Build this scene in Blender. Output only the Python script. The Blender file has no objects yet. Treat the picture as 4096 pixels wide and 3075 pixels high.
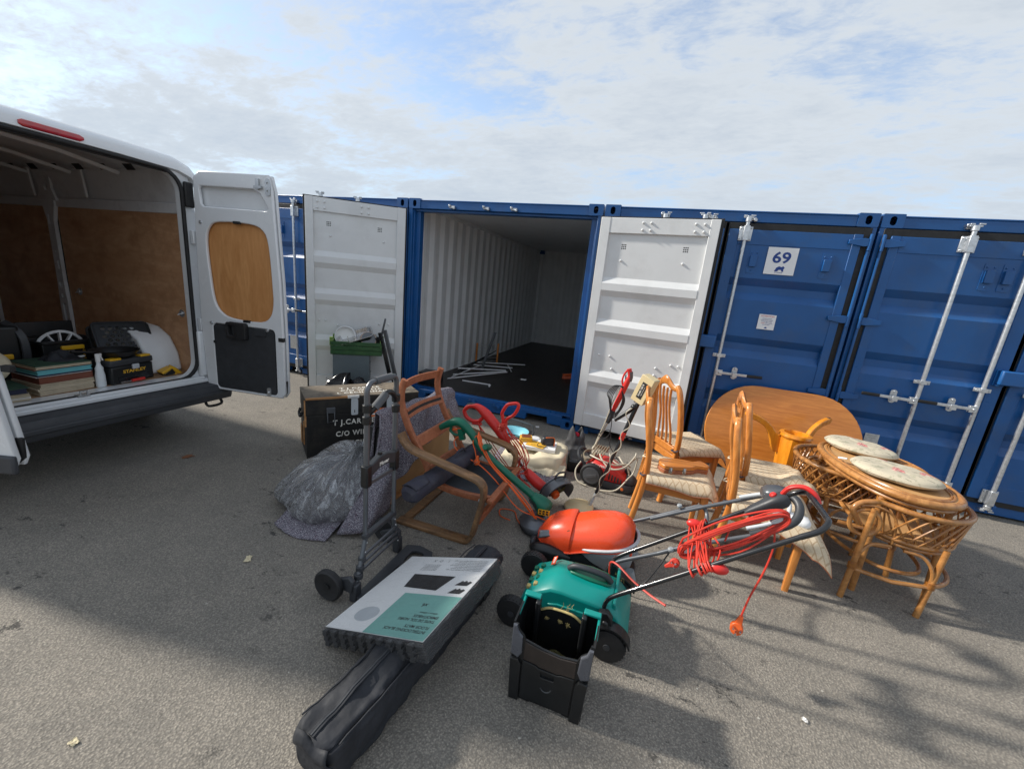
import bpy, bmesh, math, random
from mathutils import Vector as V, Matrix, noise
from math import sin, cos, pi, radians as rad
random.seed(7)
SC = bpy.context.scene
COL = SC.collection
# ---------------------------------------------------------------- camera
def cam():
    yaw, pitch, roll = -0.3208, -0.2427, 0.0977
    cy, sy, cp, sp, cr, sr = cos(yaw), sin(yaw), cos(pitch), sin(pitch), cos(roll), sin(roll)
    f = V((sy*cp, cy*cp, sp)); r = V((cy, -sy, 0)); u = r.cross(f)
    r2 = cr*r+sr*u; u2 = -sr*r+cr*u
    d = bpy.data.cameras.new('camera'); o = bpy.data.objects.new('camera', d); COL.objects.link(o)
    m = Matrix((r2, u2, -f)).transposed().to_4x4(); m.translation = V((3.175, -4.759, 1.682))
    o.matrix_world = m
    d.sensor_width = 36; d.lens = 14.354; d.clip_start = .05; d.clip_end = 3000
    SC.camera = o
cam()
# ---------------------------------------------------------------- sun, sky, exposure
EL = rad(32); SD = V((1, .085, 0)).normalized()*cos(EL); SD.z = -sin(EL)
def light():
    l = bpy.data.lights.new('sun', 'SUN'); l.energy = 3.4; l.angle = rad(3.4); l.color = (1, .94, .85)
    o = bpy.data.objects.new('sun', l); COL.objects.link(o); o.rotation_euler = SD.to_track_quat('-Z', 'Y').to_euler()
    o.location = (-30, -3, 20)
    w = bpy.data.worlds.new('World'); SC.world = w; w.use_nodes = True
    nt = w.node_tree; N = nt.nodes; L = nt.links; N.clear()
    def n(t, **k):
        x = N.new(t)
        for a, b in k.items(): setattr(x, a, b)
        return x
    out = n('ShaderNodeOutputWorld'); bg = n('ShaderNodeBackground'); bg.inputs[1].default_value = .14
    sky = n('ShaderNodeTexSky', sky_type='NISHITA', sun_disc=False, sun_elevation=EL, sun_rotation=math.atan2(-SD.x, -SD.y))
    sky.dust_density = .5; sky.ozone_density = 1.6
    tc = n('ShaderNodeTexCoord'); sep = n('ShaderNodeSeparateXYZ'); L.new(tc.outputs['Generated'], sep.inputs[0])
    def math_(op, a, b=None, c=None):
        x = n('ShaderNodeMath', operation=op)
        for i, q in enumerate((a, b, c)):
            if q is None: continue
            if isinstance(q, (int, float)): x.inputs[i].default_value = q
            else: L.new(q, x.inputs[i])
        return x.outputs[0]
    z = math_('MAXIMUM', sep.outputs[2], 0.0); zz = math_('ADD', z, .13)
    cb = n('ShaderNodeCombineXYZ'); L.new(math_('DIVIDE', sep.outputs[0], zz), cb.inputs[0]); L.new(math_('DIVIDE', sep.outputs[1], zz), cb.inputs[1])
    def noi(scale, det, rough, stretch=(1, 1, 1), rz=0, off=(0, 0, 0), dist=0):
        mp = n('ShaderNodeMapping'); mp.inputs['Scale'].default_value = stretch; mp.inputs['Rotation'].default_value = (0, 0, rz); mp.inputs['Location'].default_value = off
        L.new(cb.outputs[0], mp.inputs[0]); x = n('ShaderNodeTexNoise'); x.inputs['Scale'].default_value = scale
        x.inputs['Detail'].default_value = det; x.inputs['Roughness'].default_value = rough; x.inputs['Distortion'].default_value = dist
        L.new(mp.outputs[0], x.inputs[0]); return x.outputs[0]
    big = noi(.95, 6, .52, (1, 1.25, 1), .5, (1.36, 7.66, 0), .25)
    rip = noi(15, 4, .6, (1.0, 1.9, 1), .9, (1, 2, 0), .6)
    fin = noi(4.2, 9, .66, (1, 1.6, 1), .3, (5, 1, 0), .3)
    d = math_('ADD', math_('MULTIPLY', big, 1.15), math_('ADD', math_('MULTIPLY', rip, .26), math_('MULTIPLY', fin, .62)))
    mr = n('ShaderNodeMapRange'); mr.inputs[1].default_value = .74; mr.inputs[2].default_value = 1.06; L.new(d, mr.inputs[0]); mr.interpolation_type = 'SMOOTHSTEP'
    cov = math_('ADD', math_('MULTIPLY', mr.outputs[0], .72), .24)
    # thicker parts turn grey, thin ones white
    sh = n('ShaderNodeMapRange'); sh.inputs[1].default_value = .98; sh.inputs[2].default_value = 1.30; L.new(d, sh.inputs[0])
    cc = n('ShaderNodeMixRGB'); cc.inputs[1].default_value = (3.1, 3.32, 3.52, 1); cc.inputs[2].default_value = (2.5, 2.78, 3.12, 1); L.new(sh.outputs[0], cc.inputs[0])
    mix = n('ShaderNodeMixRGB'); L.new(cov, mix.inputs[0]); L.new(sky.outputs[0], mix.inputs[1]); L.new(cc.outputs[0], mix.inputs[2])
    # pale band of air towards the horizon
    hz = n('ShaderNodeMapRange'); hz.inputs[1].default_value = 0; hz.inputs[2].default_value = .30; hz.inputs[3].default_value = .8; hz.inputs[4].default_value = 0; L.new(z, hz.inputs[0])
    m2 = n('ShaderNodeMixRGB'); m2.inputs[2].default_value = (2.2, 2.6, 3.1, 1); L.new(hz.outputs[0], m2.inputs[0]); L.new(mix.outputs[0], m2.inputs[1])
    L.new(m2.outputs[0], bg.inputs[0]); L.new(bg.outputs[0], out.inputs[0])
light()
SC.view_settings.view_transform = 'Standard'; SC.view_settings.look = 'None'; SC.view_settings.gamma = 1
SC.view_settings.use_curve_mapping = False; SC.view_settings.exposure = .74
# ---------------------------------------------------------------- materials
MATS = {}
def rgb(h):
    c = [int(h[i:i+2], 16)/255 for i in (0, 2, 4)]
    return tuple(x/12.92 if x < .04045 else ((x+.055)/1.055)**2.4 for x in c)
class NB:
    def __init__(s, name):
        s.m = bpy.data.materials.new(name); s.m.use_nodes = True; s.t = s.m.node_tree; s.n = s.t.nodes
        s.b = s.n['Principled BSDF']; s.tc = s.n.new('ShaderNodeTexCoord')
        MATS[name] = s.m
    def node(s, t, **k):
        x = s.n.new(t)
        for a, b in k.items(): setattr(x, a, b)
        return x
    def link(s, a, b): s.t.links.new(a, b)
    def vec(s, scale=(1, 1, 1), rot=(0, 0, 0), src='Object'):
        mp = s.node('ShaderNodeMapping'); mp.inputs['Scale'].default_value = scale; mp.inputs['Rotation'].default_value = rot
        s.link(s.tc.outputs[src], mp.inputs[0]); return mp.outputs[0]
    def noise(s, v, scale, det=4, rough=.55, dist=0):
        x = s.node('ShaderNodeTexNoise'); x.inputs['Scale'].default_value = scale; x.inputs['Detail'].default_value = det
        x.inputs['Roughness'].default_value = rough; x.inputs['Distortion'].default_value = dist; s.link(v, x.inputs[0]); return x.outputs[0]
    def ramp(s, f, stops, interp='LINEAR'):
        r = s.node('ShaderNodeValToRGB'); e = r.color_ramp.elements; r.color_ramp.interpolation = interp
        while len(e) < len(stops): e.new(.5)
        for i, (p, c) in enumerate(stops):
            e[i].position = p; e[i].color = (c, c, c, 1) if isinstance(c, (int, float)) else (*c, 1)
        s.link(f, r.inputs[0]); return r.outputs[0]
    def mix(s, f, a, b, mode='MIX'):
        x = s.node('ShaderNodeMixRGB', blend_type=mode)
        for i, q in enumerate((f, a, b)):
            if isinstance(q, (int, float)): x.inputs[i].default_value = q if i == 0 else (q, q, q, 1)
            elif isinstance(q, tuple): x.inputs[i].default_value = (*q, 1)
            else: s.link(q, x.inputs[i])
        return x.outputs[0]
    def math(s, op, a, b=0.0):
        x = s.node('ShaderNodeMath', operation=op)
        for i, q in enumerate((a, b)):
            if isinstance(q, (int, float)): x.inputs[i].default_value = q
            else: s.link(q, x.inputs[i])
        return x.outputs[0]
    def col(s, c): s.link(c, s.b.inputs['Base Color'])
    def bump(s, h, strength=.3, dist=.01):
        x = s.node('ShaderNodeBump'); x.inputs['Strength'].default_value = strength; x.inputs['Distance'].default_value = dist
        s.link(h, x.inputs['Height']); s.link(x.outputs[0], s.b.inputs['Normal'])
    def set(s, **k):
        for a, b in k.items(): s.b.inputs[a.replace('_', ' ')].default_value = b
        return s
def mat(name, c, rough=.5, metal=0, var=.12, vs=6, bump=.0, bs=80, bd=.004, dirt=None, damt=.5, dsc=3, coat=0, stretch=(1, 1, 1), spec=.5):
    if isinstance(c, str): c = rgb(c)
    k = NB(name); v = k.vec(stretch)
    n1 = k.noise(v, vs, 6)
    lo = tuple(x*(1-var) for x in c); hi = tuple(min(1, x*(1+var)) for x in c)
    q = k.ramp(n1, [(.3, lo), (.7, hi)])
    if dirt:
        n2 = k.noise(k.vec(), dsc, 9, .68)
        q = k.mix(k.math('MULTIPLY', k.ramp(n2, [(.5, 0), (.68, 1)]), damt), q, rgb(dirt) if isinstance(dirt, str) else dirt)
    k.col(q); k.set(Metallic=metal, Coat_Weight=coat, Specular_IOR_Level=spec)
    n3 = k.noise(v, vs*3, 5)
    r = k.ramp(n3, [(.25, max(.02, rough-.08)), (.75, min(1, rough+.1))]); k.link(r, k.b.inputs['Roughness'])
    if bump: k.bump(k.noise(v, bs, 3), bump, bd)
    return k.m
def wood(name, a, b, stretch=(1, 14, 14), sc=3, rough=.4, bump=.05, coat=0, knots=0, dirt=None):
    k = NB(name); v = k.vec(stretch)
    n = k.noise(v, sc, 8, .6, 1.2); f = k.noise(v, sc*7, 4, .6)
    q = k.ramp(k.math('ADD', k.math('MULTIPLY', n, .75), k.math('MULTIPLY', f, .25)), [(.32, rgb(b)), (.5, tuple((x+y)/2 for x, y in zip(rgb(a), rgb(b)))), (.66, rgb(a))])
    if dirt: q = k.mix(k.math('MULTIPLY', k.ramp(k.noise(k.vec(), 5, 8, .7), [(.48, 0), (.62, 1)]), .7), q, rgb(dirt))
    k.col(q); k.set(Roughness=rough, Coat_Weight=coat, Coat_Roughness=.15); k.bump(n, bump, .004)
    return k.m
# ---------------------------------------------------------------- things and parts
WM = {}
def thing(name, label, cat, loc=(0, 0, 0), rz=0, group=None, rot=None):
    o = bpy.data.objects.new(name, None); COL.objects.link(o); o.empty_display_size = .1
    o.location = loc; o.rotation_euler = rot or (0, 0, rz)
    WM[o] = Matrix.Translation(V(loc)) @ o.rotation_euler.to_matrix().to_4x4()
    return tag(o, label, cat, group)
def tag(o, label=None, cat=None, group=None, kind=None):
    for a, b in (('label', label), ('category', cat), ('group', group), ('kind', kind)):
        if b: o[a] = b
    return o
def copy_tree(o, parent=None):
    c = o.copy(); COL.objects.link(c); c.parent = parent
    for ch in list(o.children): copy_tree(ch, c)
    return c
def Mx(loc=(0, 0, 0), rx=0, ry=0, rz=0, s=1):
    m = Matrix.Translation(V(loc)) @ Matrix.Rotation(rz, 4, 'Z') @ Matrix.Rotation(ry, 4, 'Y') @ Matrix.Rotation(rx, 4, 'X')
    return m @ (Matrix.Scale(s, 4) if not isinstance(s, tuple) else Matrix.Diagonal((*s, 1)))
def frame(a, b, up=(0, 0, 1)):
    a, b = V(a), V(b); x = (b-a).normalized(); z = V(up); y = z.cross(x)
    if y.length < 1e-4: y = V((0, 1, 0)).cross(x)
    y.normalize(); z = x.cross(y)
    m = Matrix((x, y, z)).transposed().to_4x4(); m.translation = a
    return m, (b-a).length
def sm(pts, k=5, closed=False):
    P = [V(p) for p in pts]; n = len(P); o = []
    for i in range(n if closed else n-1):
        if closed: p0, p1, p2, p3 = P[i-1], P[i], P[(i+1) % n], P[(i+2) % n]
        else: p0, p1, p2, p3 = P[max(i-1, 0)], P[i], P[i+1], P[min(i+2, n-1)]
        for j in range(k):
            t = j/k
            o.append(.5*((2*p1)+(p2-p0)*t+(2*p0-5*p1+4*p2-p3)*t*t+(3*p1-p0-3*p2+p3)*t**3))
    if not closed: o.append(P[-1])
    return o
def rrect(w, h, r, n=4, cx=0, cy=0):
    o = []
    for sx, sy, a0 in ((1, 1, 0), (-1, 1, 90), (-1, -1, 180), (1, -1, 270)):
        for i in range(n+1):
            a = rad(a0+90*i/n); o.append((cx+sx*(w/2-r)+r*cos(a), cy+sy*(h/2-r)+r*sin(a)))
    return o
def circ(r, n=16, cx=0, cy=0, ry=None): return [(cx+r*cos(2*pi*i/n), cy+(ry or r)*sin(2*pi*i/n)) for i in range(n)]
class G:
    def __init__(s, T=None): s.v = []; s.f = []; s.mi = []; s.k = 0; s.base = WM[T].inverted() if T else Matrix()
    def add(s, vs, fs, mx=None):
        m = s.base @ mx if mx else s.base; o = len(s.v)
        s.v += [m @ V(p) for p in vs]; s.f += [[i+o for i in f] for f in fs]; s.mi += [s.k]*len(fs); return s
    def bx(s, x0, x1, y0, y1, z0, z1, mx=None):
        return s.add([(x, y, z) for x in (x0, x1) for y in (y0, y1) for z in (z0, z1)],
                     [(0, 1, 3, 2), (4, 6, 7, 5), (0, 4, 5, 1), (2, 3, 7, 6), (0, 2, 6, 4), (1, 5, 7, 3)], mx)
    def box(s, c, d, mx=None): return s.bx(c[0]-d[0]/2, c[0]+d[0]/2, c[1]-d[1]/2, c[1]+d[1]/2, c[2]-d[2]/2, c[2]+d[2]/2, mx)
    def beam(s, a, b, w, h, up=(0, 0, 1), mx=None):
        m, L = frame(a, b, up); return s.bx(0, L, -w/2, w/2, -h/2, h/2, mx @ m if mx else m)
    def sweep(s, pts, prof, mx=None, closed=False, cap=True, up=None, scale=None):
        P = [V(p) for p in pts]; n = len(P); m = len(prof); vs = []; fs = []; Nn = None
        for i in range(n):
            if closed: t = P[(i+1) % n]-P[i-1]
            else: t = P[min(i+1, n-1)]-P[max(i-1, 0)]
            t = t.normalized() if t.length > 1e-9 else V((0, 0, 1))
            if up is not None: a = V(up); Nn = a-t*a.dot(t)
            elif Nn is None: a = V((0, 0, 1)) if abs(t.z) < .9 else V((1, 0, 0)); Nn = a-t*a.dot(t)
            else: Nn = Nn-t*Nn.dot(t)
            Nn.normalize(); Bn = t.cross(Nn); k = scale[i] if scale else 1
            vs += [P[i]+k*(p[0]*Bn+p[1]*Nn) for p in prof]
        for i in range(n if closed else n-1):
            j = (i+1) % n
            for q in range(m): fs.append((i*m+q, i*m+(q+1) % m, j*m+(q+1) % m, j*m+q))
        if cap and not closed: fs += [tuple(range(m))[::-1], tuple(range((n-1)*m, n*m))]
        return s.add(vs, fs, mx)
    def tube(s, pts, r, n=8, mx=None, closed=False):
        if isinstance(r, (list, tuple)): return s.sweep(pts, circ(1, n), mx, closed, scale=r)
        return s.sweep(pts, circ(r, n), mx, closed)
    def lathe(s, prof, n=20, mx=None):
        vs = []; fs = []; m = len(prof)
        for i in range(n):
            a = 2*pi*i/n; vs += [(r*cos(a), r*sin(a), z) for r, z in prof]
        for i in range(n):
            j = (i+1) % n
            for q in range(m-1): fs.append((i*m+q, j*m+q, j*m+q+1, i*m+q+1))
        if prof[0][0] > 1e-5: fs.append(tuple(i*m for i in range(n))[::-1])
        if prof[-1][0] > 1e-5: fs.append(tuple(i*m+m-1 for i in range(n)))
        return s.add(vs, fs, mx)
    def prism(s, poly, z0, z1, mx=None, top=None):
        n = len(poly); q = top or poly
        return s.add([(x, y, z0) for x, y in poly]+[(x, y, z1) for x, y in q],
                     [tuple(range(n))[::-1], tuple(range(n, 2*n))]+[(i, (i+1) % n, n+(i+1) % n, n+i) for i in range(n)], mx)
    def loft(s, loops, mx=None, cap=True):
        m = len(loops[0]); vs = [p for l in loops for p in l]; fs = []
        for i in range(len(loops)-1):
            for q in range(m): fs.append((i*m+q, i*m+(q+1) % m, (i+1)*m+(q+1) % m, (i+1)*m+q))
        if cap: fs += [tuple(range(m))[::-1], tuple(range((len(loops)-1)*m, len(loops)*m))]
        return s.add(vs, fs, mx)
    def grid(s, fn, nu, nv, mx=None, cu=False):
        vs = [fn(i/nu, j/nv) for i in range(nu+(0 if cu else 1)) for j in range(nv+1)]; fs = []
        m = nv+1; nn = nu if cu else nu+1
        for i in range(nu):
            for j in range(nv): fs.append((i*m+j, (i+1) % nn*m+j, (i+1) % nn*m+j+1, i*m+j+1))
        return s.add(vs, fs, mx)
    def ell(s, c, r, n=12, mx=None):
        c = V(c); r = (r, r, r) if isinstance(r, (int, float)) else r
        return s.lathe([(cos(-pi/2+pi*i/(n//2)) if 0 < i < n//2 else 0, sin(-pi/2+pi*i/(n//2))) for i in range(n//2+1)], n,
                       (mx or Matrix()) @ Matrix.Translation(c) @ Matrix.Diagonal((*r, 1)))
    def plate(s, loops, depth, mx=None, bev=0):
        """flat plate in XY with holes, centred on z=0"""
        cu = bpy.data.curves.new('tmp', 'CURVE'); cu.dimensions = '2D'; cu.fill_mode = 'BOTH'; cu.extrude = depth/2-bev; cu.bevel_depth = bev; cu.bevel_resolution = 1
        cu.offset = -bev
        for l in loops:
            sp = cu.splines.new('POLY'); sp.points.add(len(l)-1); sp.use_cyclic_u = True
            for p, q in zip(sp.points, l): p.co = (q[0], q[1], 0, 1)
        o = bpy.data.objects.new('tmp', cu); me = bpy.data.meshes.new_from_object(o)
        s.add([v.co.copy() for v in me.vertices], [list(p.vertices) for p in me.polygons], mx)
        bpy.data.objects.remove(o); bpy.data.curves.remove(cu); bpy.data.meshes.remove(me); return s
    def text(s, t, size, mx, ext=.0012, align='CENTER', sx=1, sp=1, bold=0):
        cu = bpy.data.curves.new('tmp', 'FONT'); cu.body = t; cu.size = size; cu.extrude = ext; cu.align_x = align; cu.align_y = 'CENTER'; cu.resolution_u = 3; cu.space_character = sp; cu.offset = bold
        o = bpy.data.objects.new('tmp', cu); me = bpy.data.meshes.new_from_object(o)
        s.add([(v.co.x*sx, v.co.y, v.co.z) for v in me.vertices], [list(p.vertices) for p in me.polygons], mx)
        bpy.data.objects.remove(o); bpy.data.curves.remove(cu); bpy.data.meshes.remove(me); return s
    def out(s, name, mats, par=None, bev=0, seg=2, solid=0, sub=0, ang=38, flat=False, label=None, fix=True):
        me = bpy.data.meshes.new(name); me.from_pydata([tuple(v) for v in s.v], [], s.f)
        mats = mats if isinstance(mats, (list, tuple)) else [mats]
        for m in mats: me.materials.append(MATS[m] if isinstance(m, str) else m)
        me.polygons.foreach_set('material_index', s.mi)
        if fix:
            b = bmesh.new(); b.from_mesh(me); bmesh.ops.recalc_face_normals(b, faces=b.faces); b.to_mesh(me); b.free()
        if not flat:
            me.polygons.foreach_set('use_smooth', [True]*len(me.polygons)); me.set_sharp_from_angle(angle=rad(ang))
        o = bpy.data.objects.new(name, me); COL.objects.link(o)
        if par: o.parent = par; WM[o] = WM.get(par, Matrix())
        if solid: m = o.modifiers.new('solid', 'SOLIDIFY'); m.thickness = solid; m.offset = 0
        if sub: m = o.modifiers.new('sub', 'SUBSURF'); m.levels = sub; m.render_levels = sub
        if bev: m = o.modifiers.new('bevel', 'BEVEL'); m.width = bev; m.segments = seg; m.limit_method = 'ANGLE'; m.angle_limit = rad(40)
        if label: o['label'] = label
        return o
def nz(p, s=1.0, o=0.0): return noise.noise((p[0]*s+o, p[1]*s-o, p[2]*s+o*.5))
# ---------------------------------------------------------------- material library
mat('blue_paint', (.009, .088, .28), .34, var=.14, vs=2, dirt=(.05, .09, .17), damt=.4, dsc=3, bump=.04, bs=9)
mat('white_paint', (.70, .71, .71), .42, var=.04, vs=3, dirt=(.4, .4, .38), damt=.22, dsc=2.5, bump=.03, bs=8)
mat('galvanised', (.62, .64, .66), .36, metal=.85, var=.16, vs=40, bump=.05, bs=120)
mat('rubber', (.014, .014, .015), .6, var=.3, vs=12)
mat('black_plastic', (.010, .011, .012), .36, var=.2, vs=14, bump=.06, bs=220)
mat('dark_plastic', (.035, .038, .043), .46, var=.18, vs=14, bump=.05, bs=200)
mat('grey_plastic', (.30, .33, .35), .42, var=.08, vs=6, dirt=(.2, .2, .18), damt=.3)
mat('trim_plastic', (.045, .048, .055), .55, var=.12, vs=6, bump=.08, bs=260)
mat('yellow_plastic', (.72, .40, .015), .42, var=.1)
mat('red_plastic', (.62, .028, .022), .36, var=.1, vs=5)
mat('orange_red_plastic', (.78, .072, .02), .27, var=.06, vs=4, dirt=(.5, .1, .05), damt=.12, coat=.25)
mat('teal_plastic', (.0, .235, .205), .36, var=.07, vs=5, dirt=(.05, .2, .15), damt=.3)
mat('green_plastic', (.0, .115, .065), .36, var=.1, vs=5)
mat('orange_cable', (.74, .115, .018), .42, var=.08)
mat('red_cable', (.56, .040, .022), .45, var=.1)
mat('cream_cable', (.50, .46, .36), .5, var=.15)
mat('brown_hose', (.24, .20, .14), .42, var=.15)
mat('black_cable', (.02, .02, .022), .45)
mat('cream_plastic', (.66, .54, .31), .42, var=.06, dirt=(.45, .35, .2), damt=.35)
mat('steel', (.60, .60, .61), .24, metal=1, var=.1, vs=10)
mat('tube_grey', (.13, .138, .15), .34, metal=.5, var=.1)
mat('tube_black', (.012, .013, .015), .24, var=.1, coat=.3)
mat('white_metal', (.72, .73, .74), .38, var=.05)
mat('chrome_dull', (.5, .51, .52), .3, metal=1, var=.1)
mat('van_white', (.74, .76, .78), .22, var=.03, vs=2, coat=.5, dirt=(.55, .55, .53), damt=.18)
mat('van_grey', (.68, .68, .69), .5, var=.08, vs=3, dirt=(.24, .22, .21), damt=.4)
mat('red_lens', (.42, .008, .012), .12, var=.2, vs=25, coat=1)
mat('paper_white', (.78, .78, .77), .6, var=.03)
mat('sign_white', (.82, .83, .84), .4, var=.02)
mat('ink_blue', (.01, .05, .25), .5); mat('ink_red', (.6, .03, .04), .5); mat('ink_black', (.02, .02, .02), .5)
mat('ink_white', (.72, .70, .64), .7, var=.25, vs=30); mat('ink_grey', (.3, .3, .3), .6); mat('ink_yellow', (.75, .42, .03), .5)
mat('orange_label', (.75, .17, .03), .5, var=.25, vs=20)
mat('navy_fabric', (.015, .017, .022), .75, var=.2, vs=8, bump=.4, bs=10, bd=.03, dirt=(.05, .05, .06), damt=.3)
mat('slate_fabric', (.030, .030, .046), .85, var=.25, vs=10, bump=.15, bs=500, dirt=(.09, .085, .09), damt=.4, dsc=8)
mat('calico', (.60, .53, .38), .88, var=.1, vs=8, bump=.2, bs=300)
mat('grey_leather', (.05, .05, .054), .55, var=.3, vs=14, bump=.2, bs=120)
mat('red_cloth', (.42, .01, .03), .8)
mat('bin_liner', (.014, .014, .016), .18, var=.2, bump=.25, bs=16, bd=.02)
mat('cabinet_grey', (.105, .135, .15), .45, var=.1, vs=4, dirt=(.2, .22, .22), damt=.25)
mat('tweed_seat', (.028, .034, .04), .62, var=.18, vs=10, bump=.12, bs=350)
mat('card_brown', (.33, .20, .09), .82, var=.1, vs=5, bump=.05, bs=60)
mat('book_yellow', (.72, .40, .04), .6, var=.08); mat('book_teal', (.13, .42, .46), .6, var=.08); mat('book_brown', (.19, .06, .035), .7, var=.15)
mat('book_navy', (.012, .016, .05), .6); mat('book_green', (.03, .07, .045), .6, var=.4, vs=9); mat('page_edge', (.52, .44, .32), .85, var=.25, vs=30, stretch=(1, 1, 20))
mat('bottle_white', (.74, .78, .8), .35, var=.04); mat('bowl_blue', (.20, .52, .62), .35, var=.06)
mat('mat_teal', (.20, .44, .39), .55, var=.04); mat('band_brown', (.030, .022, .018), .55, var=.3, vs=20); mat('shoulder_grey', (.085, .09, .105), .3, var=.1); mat('container_white', (.76, .775, .78), .42, var=.04, vs=3, dirt=(.5, .5, .48), damt=.2, dsc=2.5); mat('mat_black', (.035, .036, .038), .7, var=.2, bump=.1, bs=200)
mat('crate_green', (.018, .075, .022), .55, var=.3, vs=7, stretch=(1, 1, 5), dirt=(.08, .16, .05), damt=.3)
mat('crate_green_light', (.15, .26, .06), .6, var=.2)
mat('copper_pan', (.42, .30, .22), .3, metal=.9, var=.35, vs=4)
mat('straw', (.42, .33, .13), .9, var=.3, vs=40)
mat('grass_dirt', (.10, .09, .03), .95, var=.5, vs=30)
mat('foam_grip', (.10, .105, .112), .85, var=.12, bump=.15, bs=300)
mat('leaf_brown', (.22, .09, .04), .8); mat('litter_white', (.7, .69, .66), .7); mat('litter_cream', (.62, .54, .36), .8)
mat('light_grey', (.5, .53, .55), .4)
wood('pine_orange', 'e0974e', 'ad6222', (14, 14, 1.2), 2.2, .3, .02, .35)
wood('pine_orange_x', 'd28a42', 'ad6626', (1, 13, 13), 2.4, .33, .02, .3)
wood('table_top', 'd98c3c', 'b96d26', (1.2, 12, 10), 2.6, .36, .02, .35)
wood('pine_yellow', 'e79a2c', 'c97514', (14, 14, 1.5), 1.8, .24, .02, .5)
wood('bent_birch', '9a7550', '5f452e', (1.5, 14, 14), 3, .5, .05, 0, dirt='4a3a2c')
wood('beech_red', 'ab6a48', '84482c', (6, 6, 6), 3, .5, .04)
wood('rattan', 'c08a4f', '8a5729', (6, 6, 6), 3, .32, .06, .25)
wood('rattan_dark', 'a9702e', '774515', (8, 8, 8), 4, .4, .06)
wood('ply_brown', 'cfa47e', 'b3845e', (1.2, 8, 5), 1.5, .62, .03, 0, dirt='a87c58')
wood('ply_light', 'd49b62', 'b87c45', (5, 5, .9), 2, .55, .03)
wood('floor_ply', 'a5835f', '806245', (1.2, 6, 6), 2.2, .75, .05, 0, dirt='4d3b2c')
wood('trunk_black', '1d1c1b', '0f0e0e', (2, 7, 9), 3, .62, .12, 0, dirt='35302a')
wood('trunk_worn', '8b7d6a', '4a443c', (2.5, 12, 12), 2.4, .75, .1, 0, dirt='2a2723')
wood('bare_wood', 'c08f5e', '8d6138', (2, 10, 10), 3, .7, .05)
wood('board_wood', '9b6b3c', '7c5029', (6, 1, 6), 2, .6, .03)
def specials():
    # asphalt: one continuous sheet, chippings as fine relief, stains and pale flecks
    k = NB('asphalt'); p = k.vec()
    vo = k.node('ShaderNodeTexVoronoi'); vo.inputs['Scale'].default_value = 210; k.link(p, vo.inputs[0])
    v2 = k.node('ShaderNodeTexVoronoi'); v2.inputs['Scale'].default_value = 115; k.link(p, v2.inputs[0])
    big = k.noise(p, .55, 8, .6); mid = k.noise(p, 4, 6, .6); fine = k.noise(p, 130, 6, .75)
    base = k.ramp(big, [(.3, (.215, .196, .166)), (.7, (.315, .283, .236))])
    base = k.mix(.5, base, k.ramp(mid, [(.3, (.205, .19, .165)), (.7, (.32, .288, .242))]))
    base = k.mix(.55, base, k.mix(1, base, k.ramp(vo.outputs['Color'], [(.1, .55), (.5, 1.0), (.9, 1.5)]), 'MULTIPLY'))
    base = k.mix(.5, base, k.mix(1, base, k.ramp(fine, [(.3, .45), (.7, 1.5)]), 'MULTIPLY'))
    ring = k.ramp(v2.outputs['Distance'], [(.0, 0), (.25, 1)])
    base = k.mix(k.math('MULTIPLY', k.math('SUBTRACT', 1, k.ramp(v2.outputs['Distance'], [(.3, 1), (.62, 0)])), .45), base, (.085, .08, .075))
    st = k.noise(k.vec((1, 1.5, 1)), 6.5, 10, .78); st2 = k.noise(p, .9, 3, .5)
    stain = k.math('MULTIPLY', k.ramp(st, [(.575, 0), (.61, 1)]), k.ramp(st2, [(.46, 0), (.56, 1)]))
    base = k.mix(k.math('MULTIPLY', stain, .8), base, (.03, .03, .03))
    v3 = k.node('ShaderNodeTexVoronoi'); v3.inputs['Scale'].default_value = 17; v3.inputs['Randomness'].default_value = 1; k.link(p, v3.inputs[0])
    fl = k.math('MULTIPLY', k.ramp(v3.outputs['Distance'], [(.07, 1), (.1, 0)]), k.ramp(k.noise(p, 9, 2), [(.56, 0), (.6, 1)]))
    base = k.mix(k.math('MULTIPLY', fl, .75), base, (.5, .48, .42))
    k.col(base); k.set(Roughness=.9, Specular_IOR_Level=.25)
    h = k.math('ADD', k.math('MULTIPLY', v2.outputs['Distance'], -1.0), k.math('MULTIPLY', k.noise(p, 75, 5, .75), .9))
    k.bump(h, .6, .0045)
    # container floor: dark worn ply with pale chips
    k = NB('container_floor'); p = k.vec()
    q = k.ramp(k.noise(k.vec((5, .8, 1)), 4, 8, .7), [(.3, (.010, .009, .009)), (.7, (.035, .028, .025))])
    q = k.mix(k.math('MULTIPLY', k.ramp(k.noise(p, 22, 8, .8), [(.62, 0), (.68, 1)]), .55), q, (.25, .2, .15))
    k.col(q); k.set(Roughness=.45); k.bump(k.noise(p, 40, 5), .2, .004)
    # recycled felt removal blanket
    k = NB('felt_blanket'); p = k.vec()
    n = k.noise(p, 170, 3, .8); n2 = k.noise(p, 75, 4, .7)
    q = k.ramp(n, [(.34, (.028, .024, .034)), (.45, (.11, .10, .125)), (.54, (.22, .205, .235)), (.64, (.5, .48, .5))])
    q = k.mix(k.ramp(n2, [(.58, 0), (.66, .8)]), q, (.11, .035, .055)); q = k.mix(k.ramp(k.noise(p, 90, 3), [(.30, .7), (.38, 0)]), q, (.015, .015, .03))
    k.col(q); k.set(Roughness=.95, Specular_IOR_Level=.1); k.bump(n, .35, .004)
    # cream seat cover with brown basket-weave print
    k = NB('check_cover')
    v = k.vec((1, 1, .02), (0, 0, .78)); br = k.node('ShaderNodeTexBrick'); br.inputs['Scale'].default_value = 16; br.offset = .5
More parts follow.
